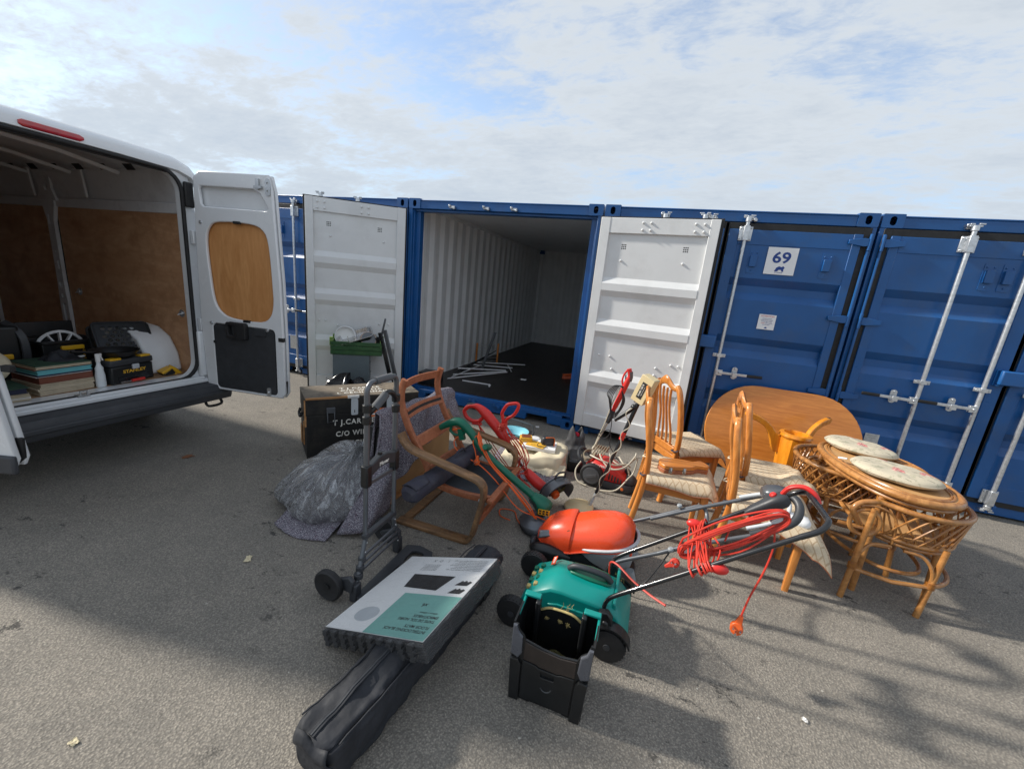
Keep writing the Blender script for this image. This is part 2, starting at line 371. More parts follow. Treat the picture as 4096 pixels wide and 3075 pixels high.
    br.inputs['Mortar Size'].default_value = .05; br.inputs['Color1'].default_value = (.58, .47, .32, 1); br.inputs['Color2'].default_value = (.66, .55, .39, 1)
    br.inputs['Mortar'].default_value = (.38, .25, .14, 1); br.inputs['Brick Width'].default_value = .8; br.inputs['Row Height'].default_value = .55; k.link(v, br.inputs[0])
    w = k.noise(k.vec(), 350, 2); k.col(k.mix(.42, br.outputs[0], k.ramp(w, [(.35, (.35, .25, .15)), (.6, (.68, .56, .4))]))); k.set(Roughness=.9); k.bump(w, .3, .003)
    # floral seat pad
    k = NB('floral'); p = k.vec(); wob = k.noise(p, 16, 4); 
    mxv = k.mix(.12, p, k.mix(0, wob, wob)); 
    vo = k.node('ShaderNodeTexVoronoi'); vo.inputs['Scale'].default_value = 9; k.link(mxv, vo.inputs[0])
    hue = k.node('ShaderNodeSeparateColor'); k.link(vo.outputs['Color'], hue.inputs[0])
    pet = k.math('MULTIPLY', k.ramp(k.math('ADD', vo.outputs['Distance'], k.math('MULTIPLY', k.noise(p, 45, 4), .5)), [(.5, 1), (.56, 0)]), k.ramp(hue.outputs[0], [(.54, 0), (.58, 1)]))
    q = k.mix(k.math('MULTIPLY', k.ramp(k.noise(p, 20, 5, .7), [(.56, 0), (.60, 1)]), .6), (.50, .445, .335), (.26, .26, .17))
    q = k.mix(k.math('MULTIPLY', k.ramp(k.noise(k.vec((1, 3, 1), (0, 0, 1)), 14, 6, .7), [(.60, 0), (.63, 1)]), .7), q, (.10, .10, .07))
    q = k.mix(pet, q, k.ramp(k.noise(p, 60, 3), [(.35, (.36, .06, .08)), (.5, (.55, .22, .2)), (.65, (.72, .55, .45))]))
    k.col(q); k.set(Roughness=.8); k.bump(k.noise(p, 250, 2), .15, .003)
    # woven rattan sheet
    k = NB('cane_weave'); ck = k.node('ShaderNodeTexChecker'); ck.inputs['Scale'].default_value = 170
    ck.inputs[1].default_value = (.62, .36, .15, 1); ck.inputs[2].default_value = (.44, .23, .08, 1); k.link(k.vec((1, 1, .01), (0, 0, .7)), ck.inputs[0])
    k.col(k.mix(.25, ck.outputs[0], k.ramp(k.noise(k.vec(), 12, 4), [(.3, (.4, .2, .08)), (.7, (.68, .42, .2))]))); k.set(Roughness=.5); k.bump(ck.outputs[1], .3, .002)
    # clear polythene: see-through film with glossy creases and milky folds
    def film(name, milk, sc, stretch, rough, bs, fk=1.6, radial=False):
        k = NB(name); n = k.n; n.remove(k.b); out = [x for x in n if x.type == 'OUTPUT_MATERIAL'][0]
        v = k.vec(stretch, (.3, .5, .8))
        if radial:
            sp = k.node('ShaderNodeSeparateXYZ'); k.link(k.tc.outputs['Object'], sp.inputs[0]); cb = k.node('ShaderNodeCombineXYZ')
            X, Y = k.math('SUBTRACT', sp.outputs[0], .13), k.math('SUBTRACT', sp.outputs[1], .14)
            k.link(k.math('MULTIPLY', k.math('ARCTAN2', Y, X), .55), cb.inputs[0]); k.link(k.math('MULTIPLY', sp.outputs[2], .8), cb.inputs[1]); k.link(k.math('MULTIPLY', X, .5), cb.inputs[2]); v = cb.outputs[0]
        f = k.noise(v, sc, 7, .65, 1.6)
        bp = k.node('ShaderNodeBump'); bp.inputs['Strength'].default_value = 1; bp.inputs['Distance'].default_value = bs; k.link(f, bp.inputs['Height'])
        tr = k.node('ShaderNodeBsdfTransparent'); gl = k.node('ShaderNodeBsdfGlossy'); gl.inputs['Roughness'].default_value = rough; k.link(bp.outputs[0], gl.inputs['Normal'])
        df = k.node('ShaderNodeBsdfDiffuse'); df.inputs[0].default_value = (.78, .8, .83, 1); k.link(bp.outputs[0], df.inputs['Normal'])
        fr = k.node('ShaderNodeFresnel'); fr.inputs[0].default_value = 1.6; k.link(bp.outputs[0], fr.inputs['Normal'])
        m1 = k.node('ShaderNodeMixShader'); k.link(k.ramp(f, [(.42, milk*.25), (.54, milk*.40), (.585, milk), (.62, milk*.45), (.68, milk*.8)]), m1.inputs[0]); k.link(tr.outputs[0], m1.inputs[1]); k.link(df.outputs[0], m1.inputs[2])
        m2 = k.node('ShaderNodeMixShader'); k.link(k.math('MULTIPLY', fr.outputs[0], fk), m2.inputs[0]); k.link(m1.outputs[0], m2.inputs[1]); k.link(gl.outputs[0], m2.inputs[2]); k.link(m2.outputs[0], out.inputs[0])
    film('polythene', .62, 13, (1, 1, 1.9), .14, .05, 1.8, True); film('shrink_wrap', .05, 14, (1, 2, 2), .14, .006, .35)
specials()
# ---------------------------------------------------------------- ground
g = G(); g.bx(-400, 400, -400, 400, -.3, 0)
tag(g.out('ground', 'asphalt', flat=True), kind='structure')
# ---------------------------------------------------------------- storage containers
CW, CH, CL = 2.438, 2.591, 6.058
def corrug(L, depth=.036, pitch=.278):
    o = []; x = 0
    while x < L:
        for dx, d in ((0, 0), (.07, 0), (.138, depth), (.21, depth), (.278, 0)):
            if x+dx <= L: o.append((x+dx, d))
        x += pitch
    q = []
    for p in o:
        if not q or p[0]-q[-1][0] > 1e-6: q.append(p)
    q.append((L, q[-1][1]) if L-q[-1][0] > 1e-6 else q[-1]); return q
def casting(par, x, y, z, fy, fx):
    """corner casting with slotted front, side and hollow core"""
    g = G(); w, d, h = .162, .178, .118
    hole = [(p[0], p[1]) for p in rrect(.05, .078, .025, 4, w/2*0, 0)]
    g.plate([rrect(w, h, .006, 1), hole], .012, Mx((w/2, .006, h/2), rx=pi/2))
    g.bx(0, .012, .012, d, 0, h); g.bx(w-.012, w, .012, d, 0, h); g.bx(.012, w-.012, .012, d, h-.012, h); g.bx(.012, w-.012, .012, d, 0, .012); g.bx(.012, w-.012, d-.012, d, .012, h-.012)
    for v in g.v:
        if fy: v.y = CL-v.y
        else: v.y -= .004
        v.x += x; v.z += z
    return g.out('corner_casting', 'blue_paint', par, bev=.004)
def door(par, side, width, hinge, ang, bars, hid=False, vents=(.27, .885)):
    """local: hinge at origin, door along +x*side, outside = -y. z absolute"""
    s = side; T = bpy.data.objects.new('door', None)
    COL.objects.link(T); T.parent = par; T.location = hinge; T.rotation_euler = (0, 0, ang); WM[T] = Matrix()
    z0, z1 = .125, 2.448
    def X(a, b): return (min(s*a, s*b), max(s*a, s*b))
    # outer frame, blue, and inner frame, white
    for nm, m, y0, y1, a in (('outer_frame', 'blue_paint', -.022, .014, .115), ('inner_frame', 'white_paint', .014, .05, .1)):
        B_ = m == 'blue_paint'; g = G(); r = .185 if B_ else .155; l0, l1, zz0, zz1 = (.045, width-.022, z0+.035, z1-.045) if B_ else (.0, width-.012, z0, z1)
        g.bx(*X(l0, a), y0, y1, zz0, zz1); g.bx(*X(width-a, l1), y0, y1, zz0, zz1)
        g.bx(*X(a, width-a), y0+.002, y1-.004, z1-r, zz1-.002); g.bx(*X(a, width-a), y0+.002, y1-.004, zz0+.002, z0+r)
        g.out(nm, m, T, bev=.004)
    def sheet(nm, m, tops, yflat, yrec, dz, sgn):
        pr = [(z1-.12, yflat)]
        for t in tops: pr += [(t, yflat), (t-dz[0], yrec), (t-dz[1], yrec), (t-dz[2], yflat)]
        pr.append((z0+.1, yflat)); g = G()
        for k in range(len(pr)-1):
            (za, ya), (zb, yb) = pr[k], pr[k+1]
            xa, xb = X(.1, width-.1)
            g.add([(xa, ya, za), (xb, ya, za), (xb, yb, zb), (xa, yb, zb)], [(0, 1, 2, 3)])
        # recess ends
        g.out(nm, m, T, solid=.002, flat=True, fix=False)
    sheet('outer_panel', 'blue_paint', (1.95, 1.375, .80), -.014, .008 if ang else .034, (.072, .14, .212), 1)
    if ang: sheet('inner_panel', 'white_paint', (1.842, 1.394, .812), .018, .052, (.066, .14, .205), 1)
    # rubber gasket round the edge
    g = G(); e = .016
    for yy, ee in ((-.004, e), (.022, e*.7)):
        w_ = .024 if yy < 0 else .0118; h_ = .047 if yy < 0 else .004; g.bx(*X(width-w_, width+ee), yy, yy+.012, z0-ee, z1+ee); g.bx(*X(-ee, h_), yy, yy+.012, z0-ee, z1+ee)
        g.bx(*X(h_, width-w_), yy, yy+.012, z1-h_, z1+ee); g.bx(*X(h_, width-w_), yy, yy+.012, z0-ee, z0+(.037 if yy < 0 else .004))
    g.out('gasket', 'rubber', T, bev=.003)
    for bxp, hd in bars:           # locking bars
        x = s*bxp; g = G(); yb = -.062
        g.tube([(x, yb, .09), (x, yb, 2.50)], .0175, 14)
        for zz, f in ((2.505, 1), (.085, -1)):
            g.box((x, yb+.005, zz), (.085, .02, .014)); g.box((x-.03, yb+.012, zz+f*.012), (.03, .05, .014)); g.box((x+.035, yb, zz+f*.016), (.04, .018, .012), None)
            g.lathe([(.026, -.04), (.026, .0)], 12, Mx((x, yb, zz-f*.02+.02)))
        b = g.out('locking_bar', 'galvanised', T, bev=.002)
        for zz in (2.36, .20):
            g = G(); g.box((x, -.030, zz), (.115, .014, .13)); g.box((x+s*.0, -.062, zz), (.05, .05, .135))
            for dx in (-.045, .045):
                for dz in (-.05, .05): g.ell((x+dx, -.04, zz+dz), .009, 8)
            g.out('bar_bracket', 'galvanised', T, bev=.006)
        g = G(); g.box((x, -.052, 1.16), (.12, .012, .034)); g.box((x, -.066, 1.16), (.05, .04, .036))
        for dx in (-.045, .045): g.ell((x+dx, -.06, 1.16), .008, 8)
        g.out('bar_guide', 'galvanised', T, bev=.004)
        # handle: hub, lever, keeper, dipped grip
        if hid: continue
        d = hd; zh = .985; g = G(); g.box((x+d*.03, -.078, zh), (.06, .03, .06)); g.beam((x+d*.03, -.088, zh), (x+d*.29, -.088, zh+.004), .012, .026, (0, 0, 1))
        g.ell((x+d*.03, -.095, zh), .011, 8); g.out('handle', 'galvanised', T, bev=.003)
        g = G(); g.beam((x+d*.285, -.088, zh+.004), (x+d*.43, -.084, zh+.006), .017, .031); g.out('handle_grip', 'rubber', T, bev=.008)
        g = G(); kx = x+d*.175; g.plate([rrect(.05, .125, .024, 5)], .01, Mx((kx, -.052, zh+.01), rx=pi/2)); g.box((kx, -.075, zh-.025), (.045, .05, .012)); g.box((kx, -.102, zh-.005), (.045, .01, .05))
        g.ell((kx, -.06, zh+.055), .01, 8); g.out('handle_keeper', 'galvanised', T, bev=.003)
    for zz in () if hid else (2.335, 1.644, .934, .3):   # hinges
        g = G(); g.prism([(0, -.032), (s*.035, -.036), (s*.15, -.018), (s*.15, .018), (s*.035, .036), (0, .032)][::s], -.03, -.046, Mx((0, 0, zz), rx=pi/2) @ Mx((0, 0, 0), 0) if 0 else Matrix(((1, 0, 0, 0), (0, 0, 1, 0), (0, 1, 0, zz), (0, 0, 0, 1))))
        g.tube([(s*-.012, -.036, zz-.07), (s*-.012, -.036, zz+.07)], .014, 10); g.out('hinge', 'blue_paint', T, bev=.003)
    if ang:                              # bolt heads on the inside, one mesh shared by all
        b0 = None
        for a, zz in ((.26, 2.02), (.88, 2.025), (.805, .94), (.95, .996), (1.024, .995), (.30, .99), (.18, .99), (.94, 2.33), (1.02, 2.33), (.94, 2.40), (1.02, 2.4), (.52, 2.33), (.44, 2.40), (.52, 2.4), (.44, 2.33), (.8, .86), (.34, .85), (.86, .2), (.95, .2), (.86, .25), (.95, .25)):
            if not b0: g = G(); g.ell((0, 0, 0), (.0125, .014, .0125), 10); b0 = b = g.out('bolt_head', 'white_paint', T)
            else: b = b0.copy(); COL.objects.link(b)
            b.location = (s*a, .022 if .27 < zz < 2.3 else .05, zz)
    if not hid and not ang:
        g = G(); g.tube([(s*-.012, -.030, .2), (s*-.012, -.030, 2.41)], .012, 8); g.out('hinge_rod', 'blue_paint', T)
    for a in vents:                # pierced vents inside, hooded vents outside
        g = G()
        for i in range(3):
            for j in range(3): g.lathe([(.007, 0), (.007, .002)], 8, Mx((s*a+(i-1)*.018, .0195, 2.162+(j-1)*.019), rx=pi/2))
        if ang: tag(g.out('vent_holes', 'ink_black', T), kind='stuff')
        g = G(); g.plate([rrect(.085, .225, .012, 3)], .006, Mx((s*a, -.0165, 2.11), rx=pi/2))
        hd_ = [(-.03, -.02), (-.03, -.05), (.0, -.05), (.0, -.02)]
        g.bx(s*a-.03, s*a+.03, -.046, -.019, 2.06, 2.165)
        for dx, dz in ((-.025, .08), (.025, .08), (0, -.085)): g.ell((s*a+dx, -.02, 2.11+dz), .008, 8)
        g.out('vent_cover', 'blue_paint', T, bev=.006)
    return T
def container(i, label, left=None, right=None, cut=False, hl=False, hr=False):
    x0 = i*(CW+.019); T = thing('storage_container', label, 'container', (x0, 0, 0), 0, 'blue storage containers in a row')
    for fy in (0, 1):
        for x in (0, CW-.162):
            for z in (0, CH-.118): casting(T, x, 0, z, fy, 0)
    for x, s in ((0, 1), (CW, -1)):
        g = G(); g.bx(min(x, x+s*.05), max(x, x+s*.05), .0, .16, .118, CH-.118); g.bx(min(x+s*.05, x+s*.125), max(x+s*.05, x+s*.125), .075, .16, .1181, CH-.1181)
        g.bx(min(x+s*.05, x+s*.066), max(x+s*.05, x+s*.066), .03, .075, .1182, CH-.1182); g.out('corner_post', 'blue_paint', T, bev=.004)
        g = G(); g.bx(min(x, x+s*.12), max(x, x+s*.12), CL-.12, CL-.004, .118, CH-.118); g.out('corner_post', 'container_white' if cut else 'blue_paint', T, bev=.004)
        g = G(); g.bx(min(x+s*.006, x+s*.066), max(x+s*.006, x+s*.066), .178, CL-.178, CH-.075, CH-.012); g.out('roof_rail', 'container_white' if cut else 'blue_paint', T)
        g = G(); g.bx(min(x+s*.006, x+s*.056), max(x+s*.006, x+s*.056), .178, CL-.178, .02, .17); g.out('floor_rail', 'container_white' if cut else 'blue_paint', T)
        pr = corrug(CL-.2); g = G(); xs = x+s*.012
        for a, b in zip(pr, pr[1:]):
            g.add([(xs+s*a[1], .16+a[0], .15), (xs+s*b[1], .16+b[0], .15), (xs+s*b[1], .16+b[0], CH-.03), (xs+s*a[1], .16+a[0], CH-.03)], [(0, 1, 2, 3)])
        g.out('side_panel', 'container_white' if cut else 'blue_paint', T, solid=.002, flat=True, fix=False)
    g = G(); g.bx(.162, CW-.162, .006, .1, CH-.118, CH-.028); g.bx(.162, CW-.162, .0, .17, CH-.0281, CH-.014); g.bx(.05, CW-.05, .05, .16, CH-.145, CH-.1181); g.out('door_header', 'blue_paint', T, bev=.005)
    g = G(); g.prism([(.162, .022), (.34, .022), (.35, .105), (.62, .105), (.63, .022), (CW-.63, .022), (CW-.62, .105), (CW-.35, .105), (CW-.34, .022), (CW-.162, .022), (CW-.162, .15), (.162, .15)], -.006, -.09, Mx(rx=pi/2))
    g.bx(.05, CW-.05, .03, .14, .1501, .162); g.out('door_sill', 'blue_paint', T, bev=.004)
    g = G(); g.bx(.012, CW-.012, .14, CL-.02, CH-.032, CH-.016); g.out('roof_panel', 'container_white' if cut else 'blue_paint', T)
    g = G(); g.bx(.05, CW-.05, .14, CL-.1, .06, .168); g.out('floor_boards', 'container_floor', T)
    pr = corrug(CW-.1, .04, .25); g = G()
    for a, b in zip(pr, pr[1:]):
        g.add([(.05+a[0], CL-.06-a[1], .16), (.05+b[0], CL-.06-b[1], .16), (.05+b[0], CL-.06-b[1], CH-.03), (.05+a[0], CL-.06-a[1], CH-.03)], [(0, 1, 2, 3)])
    g.out('end_panel', 'container_white' if cut else 'blue_paint', T, solid=.002, flat=True, fix=False)
    for xx in (.62, 1.07, 1.42):
        for zz in ((CH-.092), .122):
            g = G(); g.box((xx, -.012, zz), (.075, .036, .03)); g.box((xx-.03, -.02, zz+.012), (.028, .05, .028)); g.box((xx+.03, -.02, zz-.012), (.028, .05, .028))
            g.out('bar_keeper', 'blue_paint' if zz < 1 else 'chrome_dull', T, bev=.005)
    W = 1.168
    dl = door(T, 1, W, (-.015 if left else .05, -.045 if left else -.005, 0), left or 0, [(W-.593, -1), (W-.165, -1)], hl, (.785, .909) if i == 2 else (.31, .9))
    dr = door(T, -1, W, (CW+.012 if right else CW-.05, -.045 if right else -.005, 0), right or 0, [(W-.165, 1)], hr)
    if not left:
        g = G(); xm = .05+W; g.box((xm+.0, -.066, 1.29), (.20, .085, .125)); g.box((xm-.075, -.05, 1.22), (.06, .06, .02)); g.out('lock_box', 'blue_paint', T, bev=.012)
    return T, dl, dr
c68, d, _ = container(-1, 'blue container on the far left, seen between van door and open white door', hr=True)
for a in (.575,):
    g = G(); g.bx(.40, .51, -.0265, -.024, .40, .60); g.out('data_plate', 'galvanised', d)
c0, dl, dr = container(0, 'open container with white ribbed inside and both doors swung out', left=-(pi-.59), right=pi-.115, cut=True)
c69, _, d = container(1, 'closed blue container carrying the number 69 sign, behind the oval table top', hl=True)
def sign(T, x0, x1, z0, z1): 
    g = G(); g.bx(x0, x1, -.0265, -.024, z0, z1); return g.out('sign', 'sign_white', T)
FX = Matrix(((1, 0, 0, 0), (0, 0, -1, 0), (0, 1, 0, 0), (0, 0, 0, 1)))   # XY plane -> facing -Y
ox = 2.457+CW-.05
s = sign(d, 4.072-ox, 4.329-ox, 2.002, 2.253); cx = 4.2-ox
g = G(); g.text('69', .14, Mx((cx, -.0272, 2.155)) @ FX, .0006, sx=1.12, bold=.0035); g.out('lettering', 'ink_blue', s, flat=True)
g = G()
g.prism([(-.026, -.012), (-.018, .010), (-.004, .020), (.012, .016), (.02, .022), (.03, .012), (.024, .002), (.026, -.012), (.016, -.012), (.012, -.002), (-.002, -.002), (-.008, -.012)], 0, .0008, Mx((cx, -.0268, 2.05), s=1.5) @ FX)
g.text('STORAGE', .016, Mx((cx, -.0272, 2.021)) @ FX, .0004); g.out('emblem', 'ink_blue', s, flat=True)
s = sign(d, 4.127-ox, 4.278-ox, 1.47, 1.617); cx = 4.2025-ox
g = G(); g.text('ATTENTION', .021, Mx((cx, -.0272, 1.60)) @ FX, .0005); g.text('CLOSE', .011, Mx((cx-.032, -.0272, 1.532)) @ FX, .0005); g.out('heading', 'ink_red', s, flat=True)
g = G()
for k, t in enumerate(('PLEASE ALWAYS', 'OPEN RIGHT-HAND', 'DOOR FIRST AND', '             LEFT-HAND', 'DOOR FIRST')): g.text(t, .0115, Mx((cx, -.0272, 1.577-k*.015)) @ FX, .0005)
g.prism([(-.012, -.006), (-.004, .008), (.01, .008), (.014, -.006)], 0, .0006, Mx((cx, -.0268, 1.487)) @ FX)
g.out('lettering', 'ink_blue', s, flat=True)
c70, d, _ = container(2, 'closed blue container at the right edge, behind the rattan set')
g = G(); g.bx(.30, .415, -.0265, -.024, .50, .60); s = g.out('data_plate', 'galvanised', d)
g = G(); g.text('ASSET PROPERTY', .011, Mx((.357, -.0272, .58)) @ FX, .0005); g.text('KEEP CLEAR', .011, Mx((.357, -.0272, .56)) @ FX, .0005); g.out('lettering', 'ink_grey', s, flat=True)
# ---- scrap metal and oddments on the open container's floor
def bar_scrap(a, b, label, m='white_metal', w=.022, hook=0):
    T = thing('metal_strip', label, 'metal strip', a, 0, 'loose white metal strips on the container floor' if m == 'white_metal' else 'dark bars leaning in the container')
    g = G(); L = V(b)-V(a); mxm, ln = frame((0, 0, 0), L)
    g.prism([(-w/2, 0), (w/2, 0), (w/2, .003), (-w/2+.003, .003), (-w/2+.003, .018), (-w/2, .018)], 0, ln, mxm @ Matrix(((0, 0, 1, 0), (1, 0, 0, 0), (0, 1, 0, 0), (0, 0, 0, 1))))
    g.out('strip', m, T)
    if hook:
        g = G(); g.beam(L, L+V((.02, -.09, .0)), .022, .018); g.out('hooked_end', m, T)
zf = .172
bar_scrap((.56, .72, zf), (1.0, .76, zf+.0), 'white strip with a hooked end, nearest the container sill', hook=1)
bar_scrap((.36, .60, zf+.02), (.98, 1.52, zf+.06), 'white strip running diagonally from the sill to the right of the heap')
bar_scrap((.30, .9, zf+.02), (1.0, 1.42, zf+.09), 'white strip crossing the middle of the metal heap')
bar_scrap((.22, 1.95, zf+.05), (.99, 2.45, zf+.04), 'white strip lying along the back of the metal heap')
bar_scrap((.30, 1.5, zf+.09), (.92, 1.95, zf+.05), 'white strip slanting over the back of the heap')
bar_scrap((.42, .62, zf+.05), (.50, 1.5, zf+.11), 'white strip pointing into the container beside the white wall')
bar_scrap((.33, 1.0, zf+.11), (.93, 1.58, zf+.07), 'short white strip on top of the metal heap')
bar_scrap((.75, 2.2, zf+.04), (.98, 1.75, zf+.03), 'white strip ending furthest right of the heap')
bar_scrap((.585, 1.30, zf), (.72, 1.50, .87), 'broad grey green metal section standing up out of the heap', 'tube_grey', .075)
bar_scrap((.33, .95, zf+.02), (.62, 1.85, .50), 'thin black bar slanting across the wire rack', 'black_plastic', .02)
bar_scrap((.28, 1.05, zf+.03), (.45, 2.0, .40), 'thin black bar leaning low against the white wall', 'black_plastic', .02)
T = thing('wire_rack', 'small wire rack with wooden uprights standing behind the metal strips', 'rack', (.15, 2.1, zf))
for p in ((0, 0), (.3, .3)):
    g = G(); g.box((p[0], p[1], .19), (.03, .03, .38)); g.out('upright', 'pine_orange', T, bev=.004)
for k in range(6):
    g = G(); g.tube([(0, 0, .05+k*.06), (.3, .3, .05+k*.06)], .004, 5); g.out('wire', 'galvanised', T)
T = thing('broom_head', 'orange broom head lying on the dark container floor', 'broom', (1.83, 2.02, zf), rad(50))
g = G(); g.prism([(0, -.03), (.30, -.03), (.30, .03), (0, .03)], .055, .085); g.out('block', 'orange_cable', T, bev=.01)
g = G()
for i in range(22):
    for j in (-1, 0, 1):
        x = .01+i*.0133; g.tube([(x, j*.018, .056), (x-.012+i*.001, j*.03, 0)], .004, 4)
tag(g.out('bristles', 'orange_cable', T), kind='stuff')
T = thing('paper_scrap', 'crumpled white paper scrap on the container floor', 'paper', (1.26, 1.39, zf))
g = G(); g.grid(lambda u, v: (u*.09, v*.07, .012+.02*nz((u*3, v*3, 1))), 5, 4); g.out('sheet', 'paper_white', T, flat=True)
T = thing('black_box', 'square black box just inside the open container by the trunk', 'box', (.25, .32, zf), rad(8))
g = G(); g.bx(-.14, .14, -.12, .12, 0, .14); g.out('body', 'black_plastic', T, bev=.008); g = G(); g.bx(-.143, .143, -.123, .123, .1405, .165); g.out('lid', 'dark_plastic', T, bev=.008)
# ---------------------------------------------------------------- the van (rear at x = -.72, pointing along -x)
VX, VY = -.735, -3.05
def van():
    T = thing('cargo_van', 'white panel van with rear doors open, plywood lined, on the left', 'van', (VX, VY, 0))
    def sec(x, top, w=1.0, bot=.34):
        h = [(-.98, bot), (-1.015, .75), (-1.02, 1.15), (-.995, 1.6), (-.925, 2.12), (-.90, 2.30), (-.845, 2.38), (-.74, 2.422), (0, 2.437)]
        k = (top-bot)/(2.435-bot); h = [(y*w, bot+(z-bot)*k) for y, z in h]
        return [(x, y, z) for y, z in h]+[(x, -y, z) for y, z in h[-2::-1]]
    L = [sec(-.02, 2.405, .985), sec(-.10, 2.435), sec(-2, 2.45), sec(-3.9, 2.45), sec(-4.35, 2.36, .98), sec(-5.15, 1.45, .98, .3), sec(-5.75, 1.22, .93, .3), sec(-6.0, .85, .8, .3)]
    g = G()
    vs = [p for l in L for p in l]; m = len(L[0]); fs = []
    for i in range(len(L)-1):
        for q in range(m-1): fs.append((i*m+q, i*m+q+1, (i+1)*m+q+1, (i+1)*m+q))
    fs.append(tuple(range((len(L)-1)*m, len(L)*m)))
    g.add(vs, fs); g.out('body', 'van_white', T, solid=.012, ang=30)
    # rear frame ring: outer outline of the last section, opening cut out
    out = [(y*.985, .34+(z-.34)*.986) for _, y, z in sec(0, 2.435)]
    op = rrect(1.62, 1.72, .15, 6, 0, .575+.86); op2 = [(y, z) for y, z in op]
    MY = Matrix(((0, 0, 1, 0), (1, 0, 0, 0), (0, 1, 0, 0), (0, 0, 0, 1)))   # plate xy -> yz
    g = G(); g.plate([out, op2], .05, Mx((-.03, 0, 0)) @ MY); g.out('rear_frame', 'van_white', T, bev=.006)
    g = G(); g.sweep([(.012, y, z) for y, z in rrect(1.64, 1.74, .155, 6, 0, .575+.86)], rrect(.03, .024, .009, 2), closed=True, up=(1, 0, 0)); g.out('door_seal', 'rubber', T)
    # roof end panel with lip and brake light
    g = G(); pr = [(-.06, 2.437), (.012, 2.405), (.03, 2.375), (.028, 2.325), (.0, 2.315), (-.05, 2.32)]
    ys = [-.945, -.895, -.80, -.4, 0, .4, .80, .895, .945]; dz = [-.10, -.045, -.012, -.002, 0, -.002, -.012, -.045, -.10]
    g.loft([[(x, y, z+d) for x, z in pr] for y, d in zip(ys, dz)]); g.out('roof_end', 'van_white', T, ang=50)
    g = G(); g.loft([[(.026+a*.014, y, 2.352+b*.024*k) for a, b in ((0, 1), (.8, .7), (1, 0), (.8, -.7), (0, -1))] for y, k in ((-.155, .5), (-.135, 1), (.135, 1), (.155, .5))], Mx((0, .05, 0))); g.out('brake_light', 'red_lens', T)
    g = G()
    for zz, rr in ((2.302, .012), (2.285, .008)): g.tube([(.018-.02*(rr < .01), -.72, zz), (.018-.02*(rr < .01), 0, zz+.004), (.018-.02*(rr < .01), .72, zz)], rr, 8)
    g.out('top_seal', 'rubber', T)
    for s in (-1, 1):   # jamb hinges
        for zz in (1.80, 1.05):
            g = G(); g.box((.022, s*.885, zz), (.04, .05, .11)); g.tube([(.045, s*.91, zz-.06), (.045, s*.91, zz+.06)], .014, 8); g.out('door_hinge', 'van_white', T, bev=.006)
        g = G(); g.box((.018, s*.87, 2.14), (.03, .07, .2)); g.out('jamb_cap', 'rubber', T, bev=.01)
        g = G(); g.box((.022, s*.86, .78), (.05, .07, .42)); g.out('rear_lamp', 'van_white' if s > 0 else 'red_lens', T, bev=.015)
    # sill, bumper
    g = G(); g.bx(-.14, .045, -.86, .86, .545, .572); g.bx(.0, .06, -.9, .9, .515, .548); g.out('sill', 'van_white', T, bev=.008)
    g = G(); g.prism([(.03, .35), (.17, .36), (.185, .40), (.185, .455), (.165, .50), (.03, .515)], -1.0, 1.0, Matrix(((1, 0, 0, 0), (0, 0, 1, 0), (0, 1, 0, 0), (0, 0, 0, 1))))
    g.prism([(.185, .405), (.198, .412), (.198, .445), (.185, .45)], -.96, .96, Matrix(((1, 0, 0, 0), (0, 0, 1, 0), (0, 1, 0, 0), (0, 0, 0, 1)))); g.out('bumper', 'trim_plastic', T, bev=.012)
    g = G(); g.tube(sm([(.1, .80, .36), (.14, .80, .31), (.14, .92, .31), (.1, .93, .36)], 4), .012, 8); g.out('tow_eye', 'rubber', T)
    g = G(); g.box((.02, -.01, .578), (.05, .07, .016)); g.tube([(.03, -.025, .578), (.03, -.025, .612), (.03, .015, .612), (.03, .015, .578)], .006, 6); g.out('striker', 'galvanised', T)
    g = G(); g.bx(-5.3, -.2, -.9, .9, .3, .36); g.out('chassis', 'rubber', T)
    # inside
    g = G(); g.bx(-3.9, -.14, -.90, .90, .545, .575); g.out('load_floor', 'floor_ply', T)
    g = G(); g.grid(lambda u, v: (-.06-3.84*u, sin((v-.5)*pi*.96)*.82, 2.30+.10*cos((v-.5)*pi*.96)**.5), 20, 12)
    g.out('ceiling', 'van_grey', T, solid=.01)
    g = G(); g.bx(-3.92, -3.9, -.9, .9, .36, 2.36); g.out('bulkhead', 'van_grey', T)
    for s in (1, -1):
        y = s*.885
        for xa, xb in ((-.16, -1.93), (-2.07, -3.85)):
            g = G(); g.bx(xb, xa, y-.006, y+.006, .577, 1.985); g.out('wall_panel', 'ply_brown', T, bev=.002)
        g = G(); g.grid(lambda u, v: (-.06-3.84*u, s*(.90-.10*v*v), 2.03+.32*v), 20, 5); g.out('upper_wall', 'van_grey', T, solid=.008)
        g = G(); g.bx(-3.88, -.12, y-s*.0-.02, y+.02, 1.9851, 2.07); g.out('belt_rail', 'van_grey', T, bev=.008)
        for xp in (-2.0, -3.4):       # pillar with punched slots
            w = .068
            ol = [(-w, .575), (w, .575), (w, 1.0), (w*.8, 1.25), (w*.8, 1.85), (w*1.5, 2.0), (w*1.5, 2.06), (-w*1.5, 2.06), (-w*1.5, 2.0), (-w*.8, 1.85), (-w*.8, 1.25), (-w, 1.0)]
            hs = [rrect(.05, .19, .015, 3, 0, .93), rrect(.045, .045, .01, 3, 0, 1.10), rrect(.05, .05, .01, 3, 0, 1.22), rrect(.03, .09, .01, 3, .02, 1.42), circ(.009, 8, 0, 1.32), circ(.009, 8, 0, 1.55), rrect(.03, .1, .012, 3, -.02, 1.86), rrect(.05, .05, .01, 2, 0, .66)]
